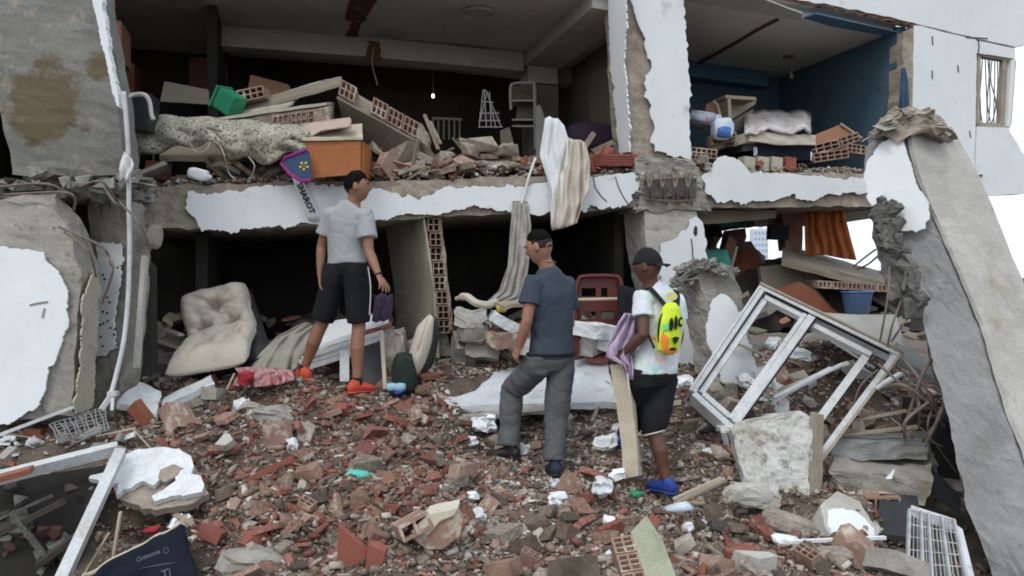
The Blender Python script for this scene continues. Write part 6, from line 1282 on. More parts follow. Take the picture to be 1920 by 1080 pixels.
# ------------------------------------------------------------------ left foreground
t = thing('broken_door_frame', 'white painted corner of a broken door frame with a dark leaf at lower left', 'door frame', at(120, 1000, 4.5))
put('frame_bar', MB().bar(at(-90, 918, 4.55), at(222, 840, 4.85), .05, .07, V((0, -.5, 1))), m_alu, t)
put('frame_bar', MB().bar(at(226, 848, 4.84), at(105, 1110, 4.05), .06, .07, V((.3, -.6, 1))), m_alu, t)
put('door_leaf', MB().prism([at(-90, 915, 4.75), at(215, 870, 4.95), at(100, 1120, 4.35), at(-90, 1120, 4.3)], V((0, .04, -.03))), mat('void_shade_dirty_panel', (.010, .0095, .009), (.017, .015, .013), 2, bump=.3, dirt=(.045, .036, .03), dsc=3, dt=.60), t)  # leaf blackened to paint in the dark void inside the frame
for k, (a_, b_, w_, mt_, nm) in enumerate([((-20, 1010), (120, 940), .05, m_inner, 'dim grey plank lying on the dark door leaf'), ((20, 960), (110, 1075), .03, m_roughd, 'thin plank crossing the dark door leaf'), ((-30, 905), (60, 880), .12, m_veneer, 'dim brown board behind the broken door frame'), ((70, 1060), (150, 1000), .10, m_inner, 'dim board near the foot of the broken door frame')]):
    put('dim_plank', MB().bar(at(*a_, 4.42), at(*b_, 4.5), w_, .03), mt_, None, nm, 'plank')  # planks on the leaf coloured dark to carry the void's shade
m_dimred = mat('shade_dark_red_board', (.075, .035, .028), (.05, .025, .02), 4, bump=.3)  # reddish board colour lowered so the debris looks shaded by the void
r_ = random.Random(61)
for k in range(34):
    x = r_.uniform(-10, 175); y = r_.uniform(900, 1075); 
    if x > 215 - (y - 860) * .48: continue
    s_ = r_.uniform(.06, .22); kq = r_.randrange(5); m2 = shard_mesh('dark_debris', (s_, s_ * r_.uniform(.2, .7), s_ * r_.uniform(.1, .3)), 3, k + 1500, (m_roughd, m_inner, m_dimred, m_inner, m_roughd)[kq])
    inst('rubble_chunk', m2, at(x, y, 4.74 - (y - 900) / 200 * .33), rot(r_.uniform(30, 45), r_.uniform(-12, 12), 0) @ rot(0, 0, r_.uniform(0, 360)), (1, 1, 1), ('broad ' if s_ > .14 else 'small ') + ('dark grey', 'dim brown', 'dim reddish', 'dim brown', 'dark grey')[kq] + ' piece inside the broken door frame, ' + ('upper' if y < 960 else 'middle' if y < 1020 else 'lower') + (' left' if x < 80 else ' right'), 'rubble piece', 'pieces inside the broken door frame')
put('inner_strip', MB().bar(at(60, 888, 4.9), at(200, 910, 4.9), .02, .03), m_alud, t)
sk_ = [((0, 815), (140, 762), .035, m_alu, 'pale pipe lying under the left column base'), ((60, 820), (140, 858), .045, m_alu, 'white pipe stub above the broken door frame'), ((120, 838), (190, 800), .05, m_steel, 'pale crushed strip beside the mesh'), ((0, 812), (190, 838), .012, m_wood, 'thin stick crossing the left clutter'), ((180, 818), (255, 802), .014, m_mdf, 'thin bent lath right of the mesh'),
       ((226, 960), (205, 1090), .02, m_mdf, 'thin pale stick left of the navy bag'), ((204, 1000), (150, 1090), .018, m_mdf, 'second thin stick left of the navy bag'), ((250, 805), (284, 842), .01, m_mdf, 'thin wire curling to the white plaster sheet'), ((440, 700), (410, 760), .02, m_mdf, 'narrow lath standing left of the red bundle'),
       ((465, 900), (550, 858), .05, m_brickr, 'long red tile strip in the brick heap'), ((452, 935), (520, 890), .03, m_brickr, 'shorter red tile strip in the brick heap'), ((-40, 990), (95, 930), .03, m_roughd, 'dim bar across the dark door leaf')]
for k, (a_, b_, w_, mt_, lab) in enumerate(sk_):
    Y = 5.3 if k < 5 else (4.4 if k < 7 else 5.2); Y = 6.2 if k == 8 else Y; Y = 5.0 if k in (9, 10) else Y; Y = 4.6 if k == 11 else Y
    put('loose_strip', MB().bar(at(*a_, Y), at(*b_, Y + (.1 if k < 5 else 0)), w_, w_ * .6), mt_, None, lab, 'strip')
r_ = random.Random(19)
for k in range(46):
    x = r_.uniform(-10, 250); y = r_.uniform(775, 870); Y = 5.5 - (y - 775) / 95 * .7; p = at(x, y, Y); p.z = hz(p.x, p.y) + .03; s_ = r_.choice((.06, .09, .13, .18))
    m2 = shard_mesh('grey_rubble', (s_, s_ * r_.uniform(.2, .8), s_ * r_.uniform(.1, .4)), 3, k + 900, r_.choice((m_conc, m_roughd, m_white, m_wood, m_veneer, m_conc)))
    inst('rubble_chunk', m2, p, rot(r_.uniform(-30, 30), r_.uniform(-30, 30), r_.uniform(0, 360)), (1, 1, 1), ('broad' if s_ > .1 else 'small') + ' broken piece at the foot of the left columns, ' + ('far left' if x < 80 else 'near the mesh' if x < 170 else 'near the pipe end'), 'rubble piece', 'broken pieces at the foot of the left columns')
t = thing('wire_mesh', 'tangle of grey wire mesh under the left column base', 'mesh', at(150, 800, 5.3)); mb = MB()
mq = [at(92, 802, 5.35), at(195, 768, 5.5), at(205, 812, 5.2), at(112, 836, 5.15)]
def mp(a, b, k): return mq[0].lerp(mq[1], a).lerp(mq[3].lerp(mq[2], a), b) + Z * (.015 * noise.noise(V((a * 3, b * 3, k * .3))) + .02)
for k in range(12): mb.tube([mp(k / 11 + .02 * math.sin(k * 3 + q), q / 5, k) for q in range(6)], .0045, 4)
for k in range(8): mb.tube([mp(q / 8, k / 7 + .02 * math.sin(k * 5 + q), k) for q in range(9)], .0045, 4)
put('mesh_wire', mb, m_concg, t)
t = thing('plaster_sheet', 'big white plaster sheet with a torn hole lying on the rubble at left', 'plaster sheet', at(290, 900, 5.1))
PF = Face(at(240, 845, 5.02), at(370, 845, 5.06), at(300, 935, 4.72))
o1 = [(166, 896), (205, 880), (235, 852), (262, 842), (310, 838), (335, 842), (358, 855), (364, 875), (358, 888), (376, 892), (383, 908), (378, 922), (352, 928), (338, 928), (320, 930), (290, 940), (284, 930), (306, 918), (330, 900), (326, 890), (300, 898), (288, 910), (266, 902), (240, 916), (218, 928), (222, 905), (200, 905)]
put('sheet_body', MB().prism([PF.p(x, y, .02) for x, y in rag(o1, 1.8, 7, 4)], -PF.N * .035), m_white, t)
put('mortar_back', MB().prism([PF.p(x, y, -.02) for x, y in rag([(200, 890), (260, 850), (340, 846), (372, 890), (392, 925), (360, 945), (290, 956), (230, 938), (215, 920)], 3, 10, 5)], -PF.N * .05), m_mortar, t)
put('torn_patch', MB().prism([PF.p(x, y, .024) for x, y in rag([(300, 880), (325, 870), (345, 878), (330, 892), (308, 904), (296, 896)], 1.5, 6, 5)], -PF.N * .02), m_mortar, t)
KEEP.extend([(at(480, 712, 6.3).x, 6.3, .14), (at(530, 708, 6.35).x, 6.35, .14)])
KEEP.append((PF.p(290, 885).x, 5.05, .34)); KEEP.append((PF.p(350, 905).x, 5.0, .2))
quadslab('plaster_slab', [at(218, 752, 5.9), at(292, 778, 5.8), at(300, 735, 6.2), at(262, 716, 6.25)], V((0, 0, -.05)), m_white, .012, 6, 6, 9, endamp=.01, label='white plaster slab near the forked end of the pipe', cat='plaster slab')
quadslab('plaster_slab', [at(302, 762, 6.0), at(400, 720, 6.3), at(396, 706, 6.5), at(310, 742, 6.3)], V((0, 0, -.05)), m_white, .014, 6, 5, 9, endamp=.01, label='narrow white slab lying in front of the beige seat cushion', cat='plaster slab')
put('red_board', MB().prism([at(x, y, 5.75) for x, y in [(236, 770), (252, 752), (280, 790), (290, 806), (270, 802)]], V((.02, .06, .01))), m_veneer, None, 'dark red board stub below the white plaster slab', 'board')
put('brown_board', MB().loft4([[at(280, 810, 5.7), at(280, 830, 5.65), at(285, 828, 5.9), at(285, 806, 5.9)], [at(330, 812, 5.7), at(332, 826, 5.65), at(335, 822, 5.9), at(335, 806, 5.9)], [at(358, 798, 5.75), at(360, 806, 5.7), at(362, 804, 5.9), at(362, 796, 5.9)]], 4, 4, .01), m_ply, None, 'curved brown board left of the white foam lump', 'board')
# navy bag with writing
t = thing('navy_bag', 'navy nylon bag with faint white script lying at the bottom left', 'bag', at(270, 1080, 4.1))
ca, cb, cc_, cd_ = at(160, 1085, 4.05), at(345, 985, 4.25), at(372, 1000, 4.15), at(378, 1110, 3.9)
rows = []
for j in range(21):
    q = j / 20; row = []
    for i in range(33):
        s_ = i / 32; p = ca.lerp(cb, s_).lerp((ca + V((.05, -.1, -.25))).lerp(cd_, s_), q); p += V((0, -.10, .05)) * math.sin(math.pi * q) * math.sin(math.pi * (.1 + .9 * s_)) + Z * .012 * noise.noise(V((s_ * 5, q * 4, 2))); p += V((0, -1, .6)) * (.035 * noise.noise(V((s_ * 3, q * 5, 2))) + .02 * (1 - 2.5 * abs(noise.noise(V((s_ * 4 + q * 2, q * 3, 7)))))); row.append(p)
    rows.append(row)
put('bag_body', MB().sheet(rows, .03), m_navy, t, smooth=True)
put('bag_piping', MB().tube([r + V((0, -.005, .012)) for r in rows[0]], .012, 6), m_mdf, t)
m_print = mat('faded_print', (.14, .155, .19), (.09, .10, .13), 20, bump=0)
KEEP.extend([(-1.65, 4.1, .2), (-1.85, 4.0, .2), (-1.6, 3.9, .2)])
rt = (at(330, 1030, 4.0) - at(250, 1062, 4.0)).normalized(); fnv = V((0, -.85, .5)).normalized()
text('lettering', 'Orinoma', at(278, 1042, 3.93), .034, rt, fnv.cross(rt) * 1, m_print, t, .001)
put('logo_ring', MB().tube([at(311 + 5 * math.cos(a_), 1032 + 5 * math.sin(a_), 3.92) for a_ in [i * .5236 for i in range(13)]], .002, 4), m_print, t)
put('swoosh', MB().prism([at(x, y, 3.91) for x, y in [(262, 1066), (300, 1058), (332, 1054), (300, 1060)]], V((0, .002, 0))), m_print, t)
text('lettering', 'Tj', at(312, 1076, 3.89), .06, rt, fnv.cross(rt), m_print, t, .001)

# hero rubble in the foreground
t = thing('hollow_block', 'pink hollow clay block with cream plaster on top lying in the foreground centre', 'brick block', at(815, 1035, 4.5))
R = rot(-14, -22, 22); c = at(758, 1018, 4.02)
mb = MB(); hollow(mb, .26, .17, .085, 2, 1, .016, c, R @ V((1, 0, 0)), R @ Z, R @ V((0, 1, 0))); put('clay_body', mb, m_brickd, t)
R2 = [(772, 1000), (800, 968), (856, 955), (868, 975), (862, 1004), (830, 1030), (800, 1030), (776, 1012)]
put('clay_side', MB().prism([at(x, y, 4.1) for x, y in R2], V((.0, .16, -.03))), m_brickd, t)
put('cream_plaster', MB().prism([at(x, y, 4.085) for x, y in rag([(770, 998), (800, 966), (858, 953), (850, 966), (824, 978), (802, 1004), (788, 1000)], 1, 8)], V((0, .17, -.0))), mat('cream_render', (.6, .56, .46), (.52, .48, .38), 6, bump=.4), t)
KEEP.extend([(at(815, 1010, 4.2).x, 4.2, .24), (at(800, 1040, 4.0).x, 3.98, .18)])
t = thing('hollow_block', 'hollow brick panel with green grey plaster face leaning at the bottom', 'brick block', at(1215, 1080, 4.25))
P0 = at(1212, 966, 4.2); P1 = at(1275, 1100, 3.72); P2 = at(1222, 1112, 3.70); P3 = at(1183, 998, 4.12)
put('green_face', MB().prism([P0, at(1242, 1012, 4.07), P1, P2, P3], V((.0, .03, -.012))), m_greenpl, t)
ax = (P2 - P3).normalized(); px_ = V((-1, -.1, -.12)).normalized(); nz_ = ax.cross(px_).normalized(); nz_ = nz_ if nz_.y > 0 else -nz_
for k in range(3):
    mb = MB(); hollow(mb, .12, .125, .11, 3, 2, .011, P3 + ax * (.02 + k * .135), ax, px_, nz_); put('brick', mb, m_brickd, t)
KEEP.extend([(P3.x, 4.1, .2), (P3.x - .1, 3.85, .2), (P1.x, 3.85, .15)])
t = thing('red_tile', 'big dark red clay slab standing upright near the bottom edge', 'tile', at(655, 1070, 4.25))
put('tile_body', MB().prism([at(x, y, 3.98) for x, y in [(634, 986), (662, 1010), (688, 1034), (682, 1072), (664, 1074), (632, 1062)]], V((.01, .03, .0))), m_brickr, t)
put('red_tile', MB().prism([at(x, y, 3.96) for x, y in [(690, 1022), (722, 1034), (718, 1054), (712, 1082), (684, 1068)]], V((.01, .05, .01))), m_brickr, None, 'smaller red clay slab right of the big upright one', 'tile')
put('red_tile', MB().loft4([[at(686, 976, 4.5), at(680, 984, 4.5), at(684, 984, 4.6), at(690, 976, 4.6)], [at(700, 1000, 4.45), at(694, 1008, 4.45), at(700, 1010, 4.55), at(708, 1000, 4.55)], [at(724, 1012, 4.42), at(720, 1020, 4.42), at(726, 1020, 4.52), at(730, 1010, 4.52)]], 3, 2, .004), m_brickr, None, 'curved red shard above the smaller red slab', 'tile')
KEEP.extend([(at(660, 1040, 4.0).x, 4.0, .15), (at(700, 1050, 4.0).x, 3.95, .13)])
whites = [(760, 945, 30, 4.75), (380, 785, 30, 6.0), (452, 757, 34, 6.15), (895, 966, 34, 4.7), (994, 998, 30, 4.55), (1046, 936, 44, 4.95), (1130, 908, 44, 5.1), (1158, 888, 24, 5.35), (1135, 826, 36, 5.8), (1322, 848, 30, 5.8), (338, 978, 36, 4.6), (450, 950, 36, 4.75), (547, 830, 26, 5.5), (855, 942, 26, 4.85), (885, 928, 22, 4.95),
          (732, 1022, 34, 4.35), (565, 1062, 50, 4.15), (845, 1072, 40, 4.1), (1048, 905, 24, 5.3), (1110, 1018, 32, 4.45), (910, 790, 40, 6.1), (985, 838, 26, 6.0), (880, 826, 24, 5.95), (1140, 975, 22, 4.7), (1290, 985, 18, 4.65), (1160, 800, 22, 6.0), (1280, 712, 26, 6.7), (1100, 745, 30, 6.6), (1060, 780, 20, 6.4), (1500, 660, 30, 6.9), (1400, 712, 30, 6.5), (1450, 640, 26, 7.0), (640, 1068, 22, 4.15)]
for k, (x, y, s, Y) in enumerate(whites):
    m_ = s * Y / F; r_ = random.Random(k * 3 + 1)
    put('plaster_lump', MB().rock(at(x, y + s * .1, Y), (m_ * 1.1, m_ * .8, m_ * .7), rot(r_.uniform(-20, 20), r_.uniform(-20, 20), r_.uniform(0, 180)), k + 11, 3, .42), m_foam if k % 3 else m_white, None, 'white plaster lump, ' + zone(at(x, y, Y)) + ', ' + ('large ' if s > 32 else 'small ') + ['broad one', 'blocky one', 'pointed one', 'round one', 'flat one'][k % 5], 'plaster lump', 'white plaster lumps scattered on the heap')
for k, (x, y, s, Y, mt_, lab) in enumerate([(672, 897, .09, 4.95, m_teal, 'pale turquoise torn cloth in the red brick heap'), (940, 1012, .06, 4.5, m_teal, 'small turquoise lid in the foreground rubble'), (1193, 932, .07, 5.1, m_green, 'bright green scrap left of the blue trainer'), (735, 915, .04, 4.9, m_lilac, 'tiny lilac scrap near the turquoise cloth'), (530, 1004, .06, 4.5, m_lilac, 'small lilac scrap right of the navy bag'),
                                        (1275, 958, .1, 4.95, m_bagp, 'pale blue torn plastic near the long dark stick'), (285, 1000, .06, 4.5, m_red, 'dark red scrap behind the navy bag'), (1282, 905, .04, 5.3, m_splin, 'small yellow scrap near the blue trainer'), (470, 712, .07, 6.5, m_red, 'small red rag near the red bundle')]):
    put('scrap', MB().rock(at(x, y, Y) + Z * .02, (s * 1.5, s, s * .6), rot(10, 10, k * 30), k, 2, .35), mt_, None, lab, 'scrap', smooth=True)
heroes = [(505, 960, .26, 4.8, m_lump, 'large flat brown stone'), (510, 785, .34, 5.8, m_conc, 'large rough grey brown boulder'), (420, 925, .16, 5.0, m_lump, 'tan slab piece'), (630, 766, .2, 6.1, m_brickr, 'big red brick piece'), (400, 1000, .16, 4.55, m_brickr, 'red brick piece'), (470, 1015, .2, 4.5, m_brickr, 'broad red brick piece'), (870, 880, .2, 5.2, m_brickd, 'pink clay piece'),
          (1065, 1000, .2, 4.6, m_lump, 'tan chipped stone'), (1330, 960, .16, 4.9, m_lump, 'grey brown stone'), (1395, 1040, .2, 4.4, m_brickr, 'red shard'), (1350, 1060, .22, 4.25, m_brickd, 'pink curved tile'), (1420, 1060, .26, 4.2, m_concl, 'pale grey stone'), (950, 1065, .2, 4.15, m_lump, 'brown stone'), (1060, 1070, .3, 4.1, m_lump, 'broad brown slab'),
          (590, 880, .2, 5.1, m_lump, 'brown ragged stone'), (540, 925, .12, 4.95, m_lump, 'angular tan stone'), (480, 1060, .34, 4.2, m_conc, 'wide grey stone'), (410, 740, .22, 6.1, m_conc, 'grey rounded stone'), (370, 755, .2, 6.1, m_conc, 'flat grey stone'), (430, 830, .14, 5.5, m_concl, 'pale grey stone'), (1285, 1020, .16, 4.5, m_lump, 'tan cube stone'), (1690, 1060, .3, 4.3, m_conc, 'grey stone')]
for k, (x, y, s, Y, mt_, lab) in enumerate(heroes):
    r_ = random.Random(k * 5); m2 = shard_mesh('x', (s, s * r_.uniform(.6, .8), s * r_.uniform(.3, .5)), 3, k * 7 + 2, mt_) if k not in (1, 16) else None
    if m2 is None: put('boulder', MB().rock(at(x, y, Y), (s, s * .7, s * .5), None, k, 3, .25), mt_, None, lab + ' ' + zone(at(x, y, Y)), 'rubble piece')
    else:
        m2.name = 'rubble_chunk'; inst('rubble_chunk', m2, at(x, y, Y - .16), rot(r_.uniform(-5, 35), r_.uniform(-15, 15), r_.uniform(0, 360)), (1, 1, 1), lab + ' ' + zone(at(x, y, Y)), 'rubble piece')

# ------------------------------------------------------------------ people
def sweep(mb, pts, rad, side, n=16):
    """elliptical sections (rx along side, ry across) along a path"""
    pts = [V(p) for p in pts]; k = len(pts); vs = []; fs = []; side = V(side)
    for i, p in enumerate(pts):
        t = (pts[min(i + 1, k - 1)] - pts[max(i - 1, 0)]).normalized(); x = (side - t * side.dot(t)).normalized(); y = t.cross(x); rx, ry = rad[i] if isinstance(rad[i], tuple) else (rad[i], rad[i])
        for j in range(n): a = 2 * math.pi * j / n; vs.append(p + x * math.cos(a) * rx + y * math.sin(a) * ry)
    for i in range(k - 1):
        for j in range(n): fs.append((i * n + j, i * n + (j + 1) % n, (i + 1) * n + (j + 1) % n, (i + 1) * n + j))
    fs += [tuple(range(n - 1, -1, -1)), tuple(range((k - 1) * n, k * n))]; return mb.add(vs, fs)
def remesh(name, mb, mt, parent, vox=.006, smooth=4, wr=None, label=None):
    base = LOC[parent.name]; me = meshof(mb, base, 'raw', mt); tmp = bpy.data.objects.new('tmp', me); COL.objects.link(tmp)
    r = tmp.modifiers.new('r', 'REMESH'); r.mode = 'VOXEL'; r.voxel_size = vox
    if smooth: s = tmp.modifiers.new('s', 'SMOOTH'); s.iterations = smooth; s.factor = .5
    dg = bpy.context.evaluated_depsgraph_get(); dg.update(); m2 = bpy.data.meshes.new_from_object(tmp.evaluated_get(dg)); bpy.data.objects.remove(tmp)
    if wr:
        amp, fr, sd_ = wr; m2.update(); ns = [v.normal.copy() for v in m2.vertices]
        for v, n in zip(m2.vertices, ns):
            p = v.co + V((sd_, 0, 0)); q = V((p.x * fr[0], p.y * fr[1], p.z * fr[2]))
            w_ = noise.noise(q + noise.noise_vector(q * .6) * 1.1); f2 = 1 - abs(noise.noise(q * 1.6 + V((9, 2, 4)))) * 2.2
            f3 = max(0, 1 - abs(noise.noise(V((q.x * 2.2 + q.z * 1.1, q.y * 2.2, q.z * 2.8)) * .6 + V((5, 1, 8)))) * 7); v.co += n * amp * max(-.35, w_ * .9 + f2 * .4 - f3 * .45 + .25)
    m2.materials.clear(); m2.materials.append(mt); m2.polygons.foreach_set('use_smooth', [True] * len(m2.polygons))
    o = bpy.data.objects.new(name, m2); COL.objects.link(o); o.parent = parent; LOC[o.name] = base; tag(o, label); return o
def headpts(c, Rm, s=1.0, hair=None, n=44, m=34):
    vs = []; fs = []
    for i in range(m + 1):
        ph = math.pi * i / m
        for j in range(n):
            a = 2 * math.pi * j / n; x = math.sin(ph) * math.sin(a); y = math.sin(ph) * math.cos(a); z = math.cos(ph)
            X, Y_, Z_ = x * .076, y * (.092 if y > 0 else .102), z * .118
            if z < 0:
                t = (-z) ** 1.3; X *= 1 - .30 * t; Y_ = Y_ * (1 - .10 * t) + (.012 * t if y > 0 else .030 * t)
            if y > 0:
                g_ = lambda cx, cz, wx, wz: math.exp(-((x - cx) / wx) ** 2 - ((z - cz) / wz) ** 2)
                Y_ += .027 * g_(0, -.12, .12, .16) + .008 * g_(0, .1, .10, .2) - .012 * (g_(.38, .07, .17, .12) + g_(-.38, .07, .17, .12)) + .007 * g_(0, .24, .5, .09) + .007 * g_(0, -.45, .22, .07) - .003 * g_(0, -.38, .3, .03) + .009 * g_(0, -.75, .25, .12)
            k = s
            if hair:
                hl = hair(x, y, z); k = .955 + .115 * hl; 
            vs.append(V(c) + Rm @ V((X * k, Y_ * k, Z_ * k + (.004 if hair else 0))))
    for i in range(m):
        for j in range(n): fs.append((i * n + j, i * n + (j + 1) % n, (i + 1) * n + (j + 1) % n, (i + 1) * n + j))
    return vs, fs
def hand(mb, wr, d, nrm, thumb, curl=.5, s=1.0, spread=.12):
    """palm and five fingers; nrm points out of the palm, thumb points to the thumb side"""
    d = V(d).normalized(); nrm = (V(nrm) - d * V(nrm).dot(d)).normalized(); sd_ = d.cross(nrm)
    if sd_.dot(V(thumb)) < 0: sd_ = -sd_
    k = wr + d * .085 * s; sweep(mb, [wr - d * .02, wr + d * .03, k, k + d * .008], [(.024, .019), (.036, .016), (.042, .014), (.038, .010)], sd_, 12)
    for i, L_ in enumerate((.072, .080, .075, .060)):
        o_ = k + sd_ * (.031 - .0205 * i) * s - d * .012 - nrm * .0; pts = [o_]; dd = (d + sd_ * spread * (1.5 - i)).normalized()
        for q in range(3):
            ang = curl * (.55 + .35 * q); dd = (dd * math.cos(ang) + nrm * math.sin(ang)).normalized(); pts.append(pts[-1] + dd * L_ * s * (.42, .33, .27)[q])
        sweep(mb, pts, [.0098, .0092, .0082, .0068], sd_, 8)
    o_ = wr + d * .028 + sd_ * .026; dd = (d * .65 + sd_ * .75 + nrm * .25).normalized(); p1 = o_ + dd * .042; dd = (dd + d * .5 + nrm * curl * .6).normalized(); p2 = p1 + dd * .032; p3 = p2 + (dd + nrm * curl * .4).normalized() * .025
    sweep(mb, [o_ - dd * .01, o_, p1, p2, p3], [.014, .014, .0115, .0105, .008], nrm, 8)
def basis(f, up=Z):
    f = V(f).normalized(); r = f.cross(up).normalized(); u = r.cross(f); return Matrix((r, f, u)).transposed()
def lerp3(a, b, t): return V(a).lerp(V(b), t)
def person(label, base, J, skin, face, fx, group=None, sc=1.0, headup=Z, handspec=None, bare_feet=True):
    t = thing('person', label, 'person', base, group); mb = MB(); r = V((fx[1], -fx[0], 0)).normalized(); f = V((fx[0], fx[1], 0)).normalized()
    pel, wst, chs, nb = J['pelvis'], J['waist'], J['chest'], J['neck']
    sl, sr = J['sl'], J['sr']; top = (sl + sr) / 2; G_ = J.get('g', 1.0); gg = lambda L: [(a * G_, b * G_) for a, b in L]
    sweep(mb, [pel - Z * .09, pel - Z * .02, pel + (wst - pel) * .5, wst, chs, lerp3(chs, top, .6), top + Z * .005, lerp3(top, nb, .5) + Z * .02, nb + Z * .02], gg([(.13, .09), (.165, .115), (.155, .108), (.138, .10), (.162, .115), (.165, .105), (.13, .08), (.075, .06), (.05, .05)]), r, 24)
    hc = J['head']; Rm = basis(face, headup)
    G_ = J.get('g', 1.0)
    sweep(mb, [nb - Z * .06, nb + Z * .02, lerp3(nb, hc, .5), hc - Rm @ V((0, .02, .03))], [.066, .058, .055, .056], r, 18)
    v_, f_ = headpts(hc, Rm); mb.add(v_, f_)
    for s_ in (-1, 1): mb.rock(hc + Rm @ V((s_ * .077, -.008, -.005)), (.018, .038, .062), Rm @ rot(0, 0, s_ * 20), 1, 2, .05)
    for S in 'lr':
        s_ = J['s' + S]; e = J['e' + S]; w_ = J['w' + S]
        sweep(mb, [lerp3(top, s_, .55), s_, lerp3(s_, e, .3), lerp3(s_, e, .7), e, lerp3(e, w_, .25), lerp3(e, w_, .65), w_], [.055, .058, (.051, .049), .043, .039, .041, .033, (.027, .021)], f, 14)
        h = J['h' + S]; hs = (handspec or {}).get(S, {}); hand(mb, w_, h - w_, hs.get('n', -r if S == 'r' else r), hs.get('th', f), hs.get('curl', .45), 1.0, hs.get('spread', .1))
        hp = J['hip' + S]; kn = J['k' + S]; an = J['a' + S]; toe = J['t' + S]
        bk = -f * .012
        sweep(mb, [hp + Z * .05, hp, lerp3(hp, kn, .35), lerp3(hp, kn, .75), kn, lerp3(kn, an, .18) + bk, lerp3(kn, an, .4) + bk * 1.6, lerp3(kn, an, .75), an, an - Z * .05], [.085, .088, .080, .062, .054, .053, .056, .041, .035, .037], r, 16)
        d = (toe - an); d.z = 0; d.normalize(); heel = an - Z * .055 - d * .04
        sweep(mb, [heel - d * .02, heel, an - Z * .045 + d * .06, V((toe.x, toe.y, toe.z + .01))], [.025, (.036, .032), (.042, .03), (.036, .02)], d.cross(Z), 12)
    body = remesh('body', mb, skin, t, .006, 3)
    return t, Rm, r, f, top
def shoe(t, an, toe, mt, name, sole=m_white2, hi=.0, s=1.0):
    d = V((toe.x - an.x, toe.y - an.y, 0)).normalized(); zb = an.z - .085; mb = MB(); sd_ = d.cross(Z)
    P = lambda a, z: V((an.x, an.y, 0)) + d * a + Z * (zb + z)
    pitch = (toe.z - (an.z - .07)) / .2
    Q = lambda a, z: P(a, z + pitch * max(0, a))
    sweep(mb, [Q(-.085, .04), Q(-.07, .042), Q(-.02, .048), Q(.05, .044), Q(.11, .036), Q(.165, .03), Q(.185, .026)], [(.02, .02), (.036, .042), (.042, .048), (.046, .042), (.050, .034), (.040, .026), (.02, .014)], sd_, 14)
    sweep(mb, [P(-.02, .06), V(an) + Z * (.0 + hi)], [(.042, .05), (.044, .048)], sd_, 14)
    o = remesh(name, mb, mt, t, .007, 3)
    m2 = MB(); sweep(m2, [Q(-.088, .008), Q(-.06, .008), Q(.0, .008), Q(.06, .008), Q(.12, .008), Q(.17, .010), Q(.19, .014)], [(.02, .008), (.038, .012), (.041, .012), (.046, .012), (.049, .012), (.04, .011), (.02, .006)], sd_, 14)
    put('sole', m2, sole, o, smooth=True); return o
def shirt(t, J, f, r, mt, name='shirt', loose=.016, sleeve=.62, hem=.06, wr=(.006, (7, 7, 4), 0), tuck=0):
    G_ = J.get('g', 1.0); gg = lambda L: [(a * G_, b * G_) for a, b in L]; mb = MB(); L_ = loose; sl, sr = J['sl'], J['sr']; top = (sl + sr) / 2; pel, wst, chs, nb = J['pelvis'], J['waist'], J['chest'], J['neck']
    sweep(mb, [pel - Z * (hem - .001), pel - Z * hem * .4, pel + (wst - pel) * .5, wst, chs, lerp3(chs, top, .6), top + Z * .012, lerp3(top, nb, .5) + Z * .026, nb + Z * .012], gg([(.168 + L_, .120 + L_), (.166 + L_, .12 + L_), (.155 + L_, .112 + L_), (.146 + L_, .106 + L_), (.166 + L_, .118 + L_), (.168 + L_, .108 + L_), (.138 + L_, .082 + L_)]) + [(.085 + L_ * .6, .068 + L_ * .6), (.066, .062)], r, 28)
    for S in 'lr':
        s_ = J['s' + S]; e = J['e' + S]
        sweep(mb, [lerp3(top, s_, .5), s_ + Z * .004, lerp3(s_, e, .25), lerp3(s_, e, sleeve)], [.066, .064 + L_ * .3, .054 + L_ * .8, .052 + L_ * 1.2], f, 18)
    return remesh(name, mb, mt, t, .007, 3, wr)
def legs(t, J, r, f, mt, name, end, rad0, rad1, wr, waist=.02, lower=None):
    mb = MB(); pel, wst = J['pelvis'], J['waist']
    sweep(mb, [pel - Z * .10, pel - Z * .03, pel + (wst - pel) * .25, pel + (wst - pel) * .38], [(a * .97 * J.get('g', 1.0), b * J.get('g', 1.0)) for a, b in [(.14, .10), (.178, .130), (.168, .122), (.158, .115)]], r, 24)
    for S in 'lr':
        hp, kn, an = J['hip' + S], J['k' + S], J['a' + S]; bk = f * 0
        path = [hp + Z * .06, hp, lerp3(hp, kn, .4), lerp3(hp, kn, .8)]; rr = [.095, rad0, rad0 * .97, rad0 * .86 + rad1 * .1]
        if end <= 1: path.append(lerp3(hp, kn, end)); rr.append(rad1); 
        elif end < 1.3: path += [kn, lerp3(kn, an, end - 1)]; rr += [rad1 * 1.02, rad1]
        else:
            path += [kn, lerp3(kn, an, .3), lerp3(kn, an, .65), lerp3(kn, an, end - 1)]; rr += [rad0 * .83, rad1 * 1.06, rad1, rad1 * 1.05]
        if end <= .8: path = path[:3] + [path[-1]]; rr = rr[:3] + [rr[-1]]
        sweep(mb, path, rr, r, 20)
    return remesh(name, mb, mt, t, .008, 3, wr)
def sm(a, b, x): t = min(1, max(0, (x - a) / (b - a))); return t * t * (3 - 2 * t)
def addhair(t, J, Rm, mt, fn, name='hair'):
    v_, f_ = headpts(J['head'], Rm, 1.0, fn); v_ = [p + noise.noise_vector(p * 75) * .0035 + noise.noise_vector(p * 22) * .0030 for p in v_] if name != 'cap' else v_; return put(name, MB().add(v_, f_), mt, t, smooth=True)
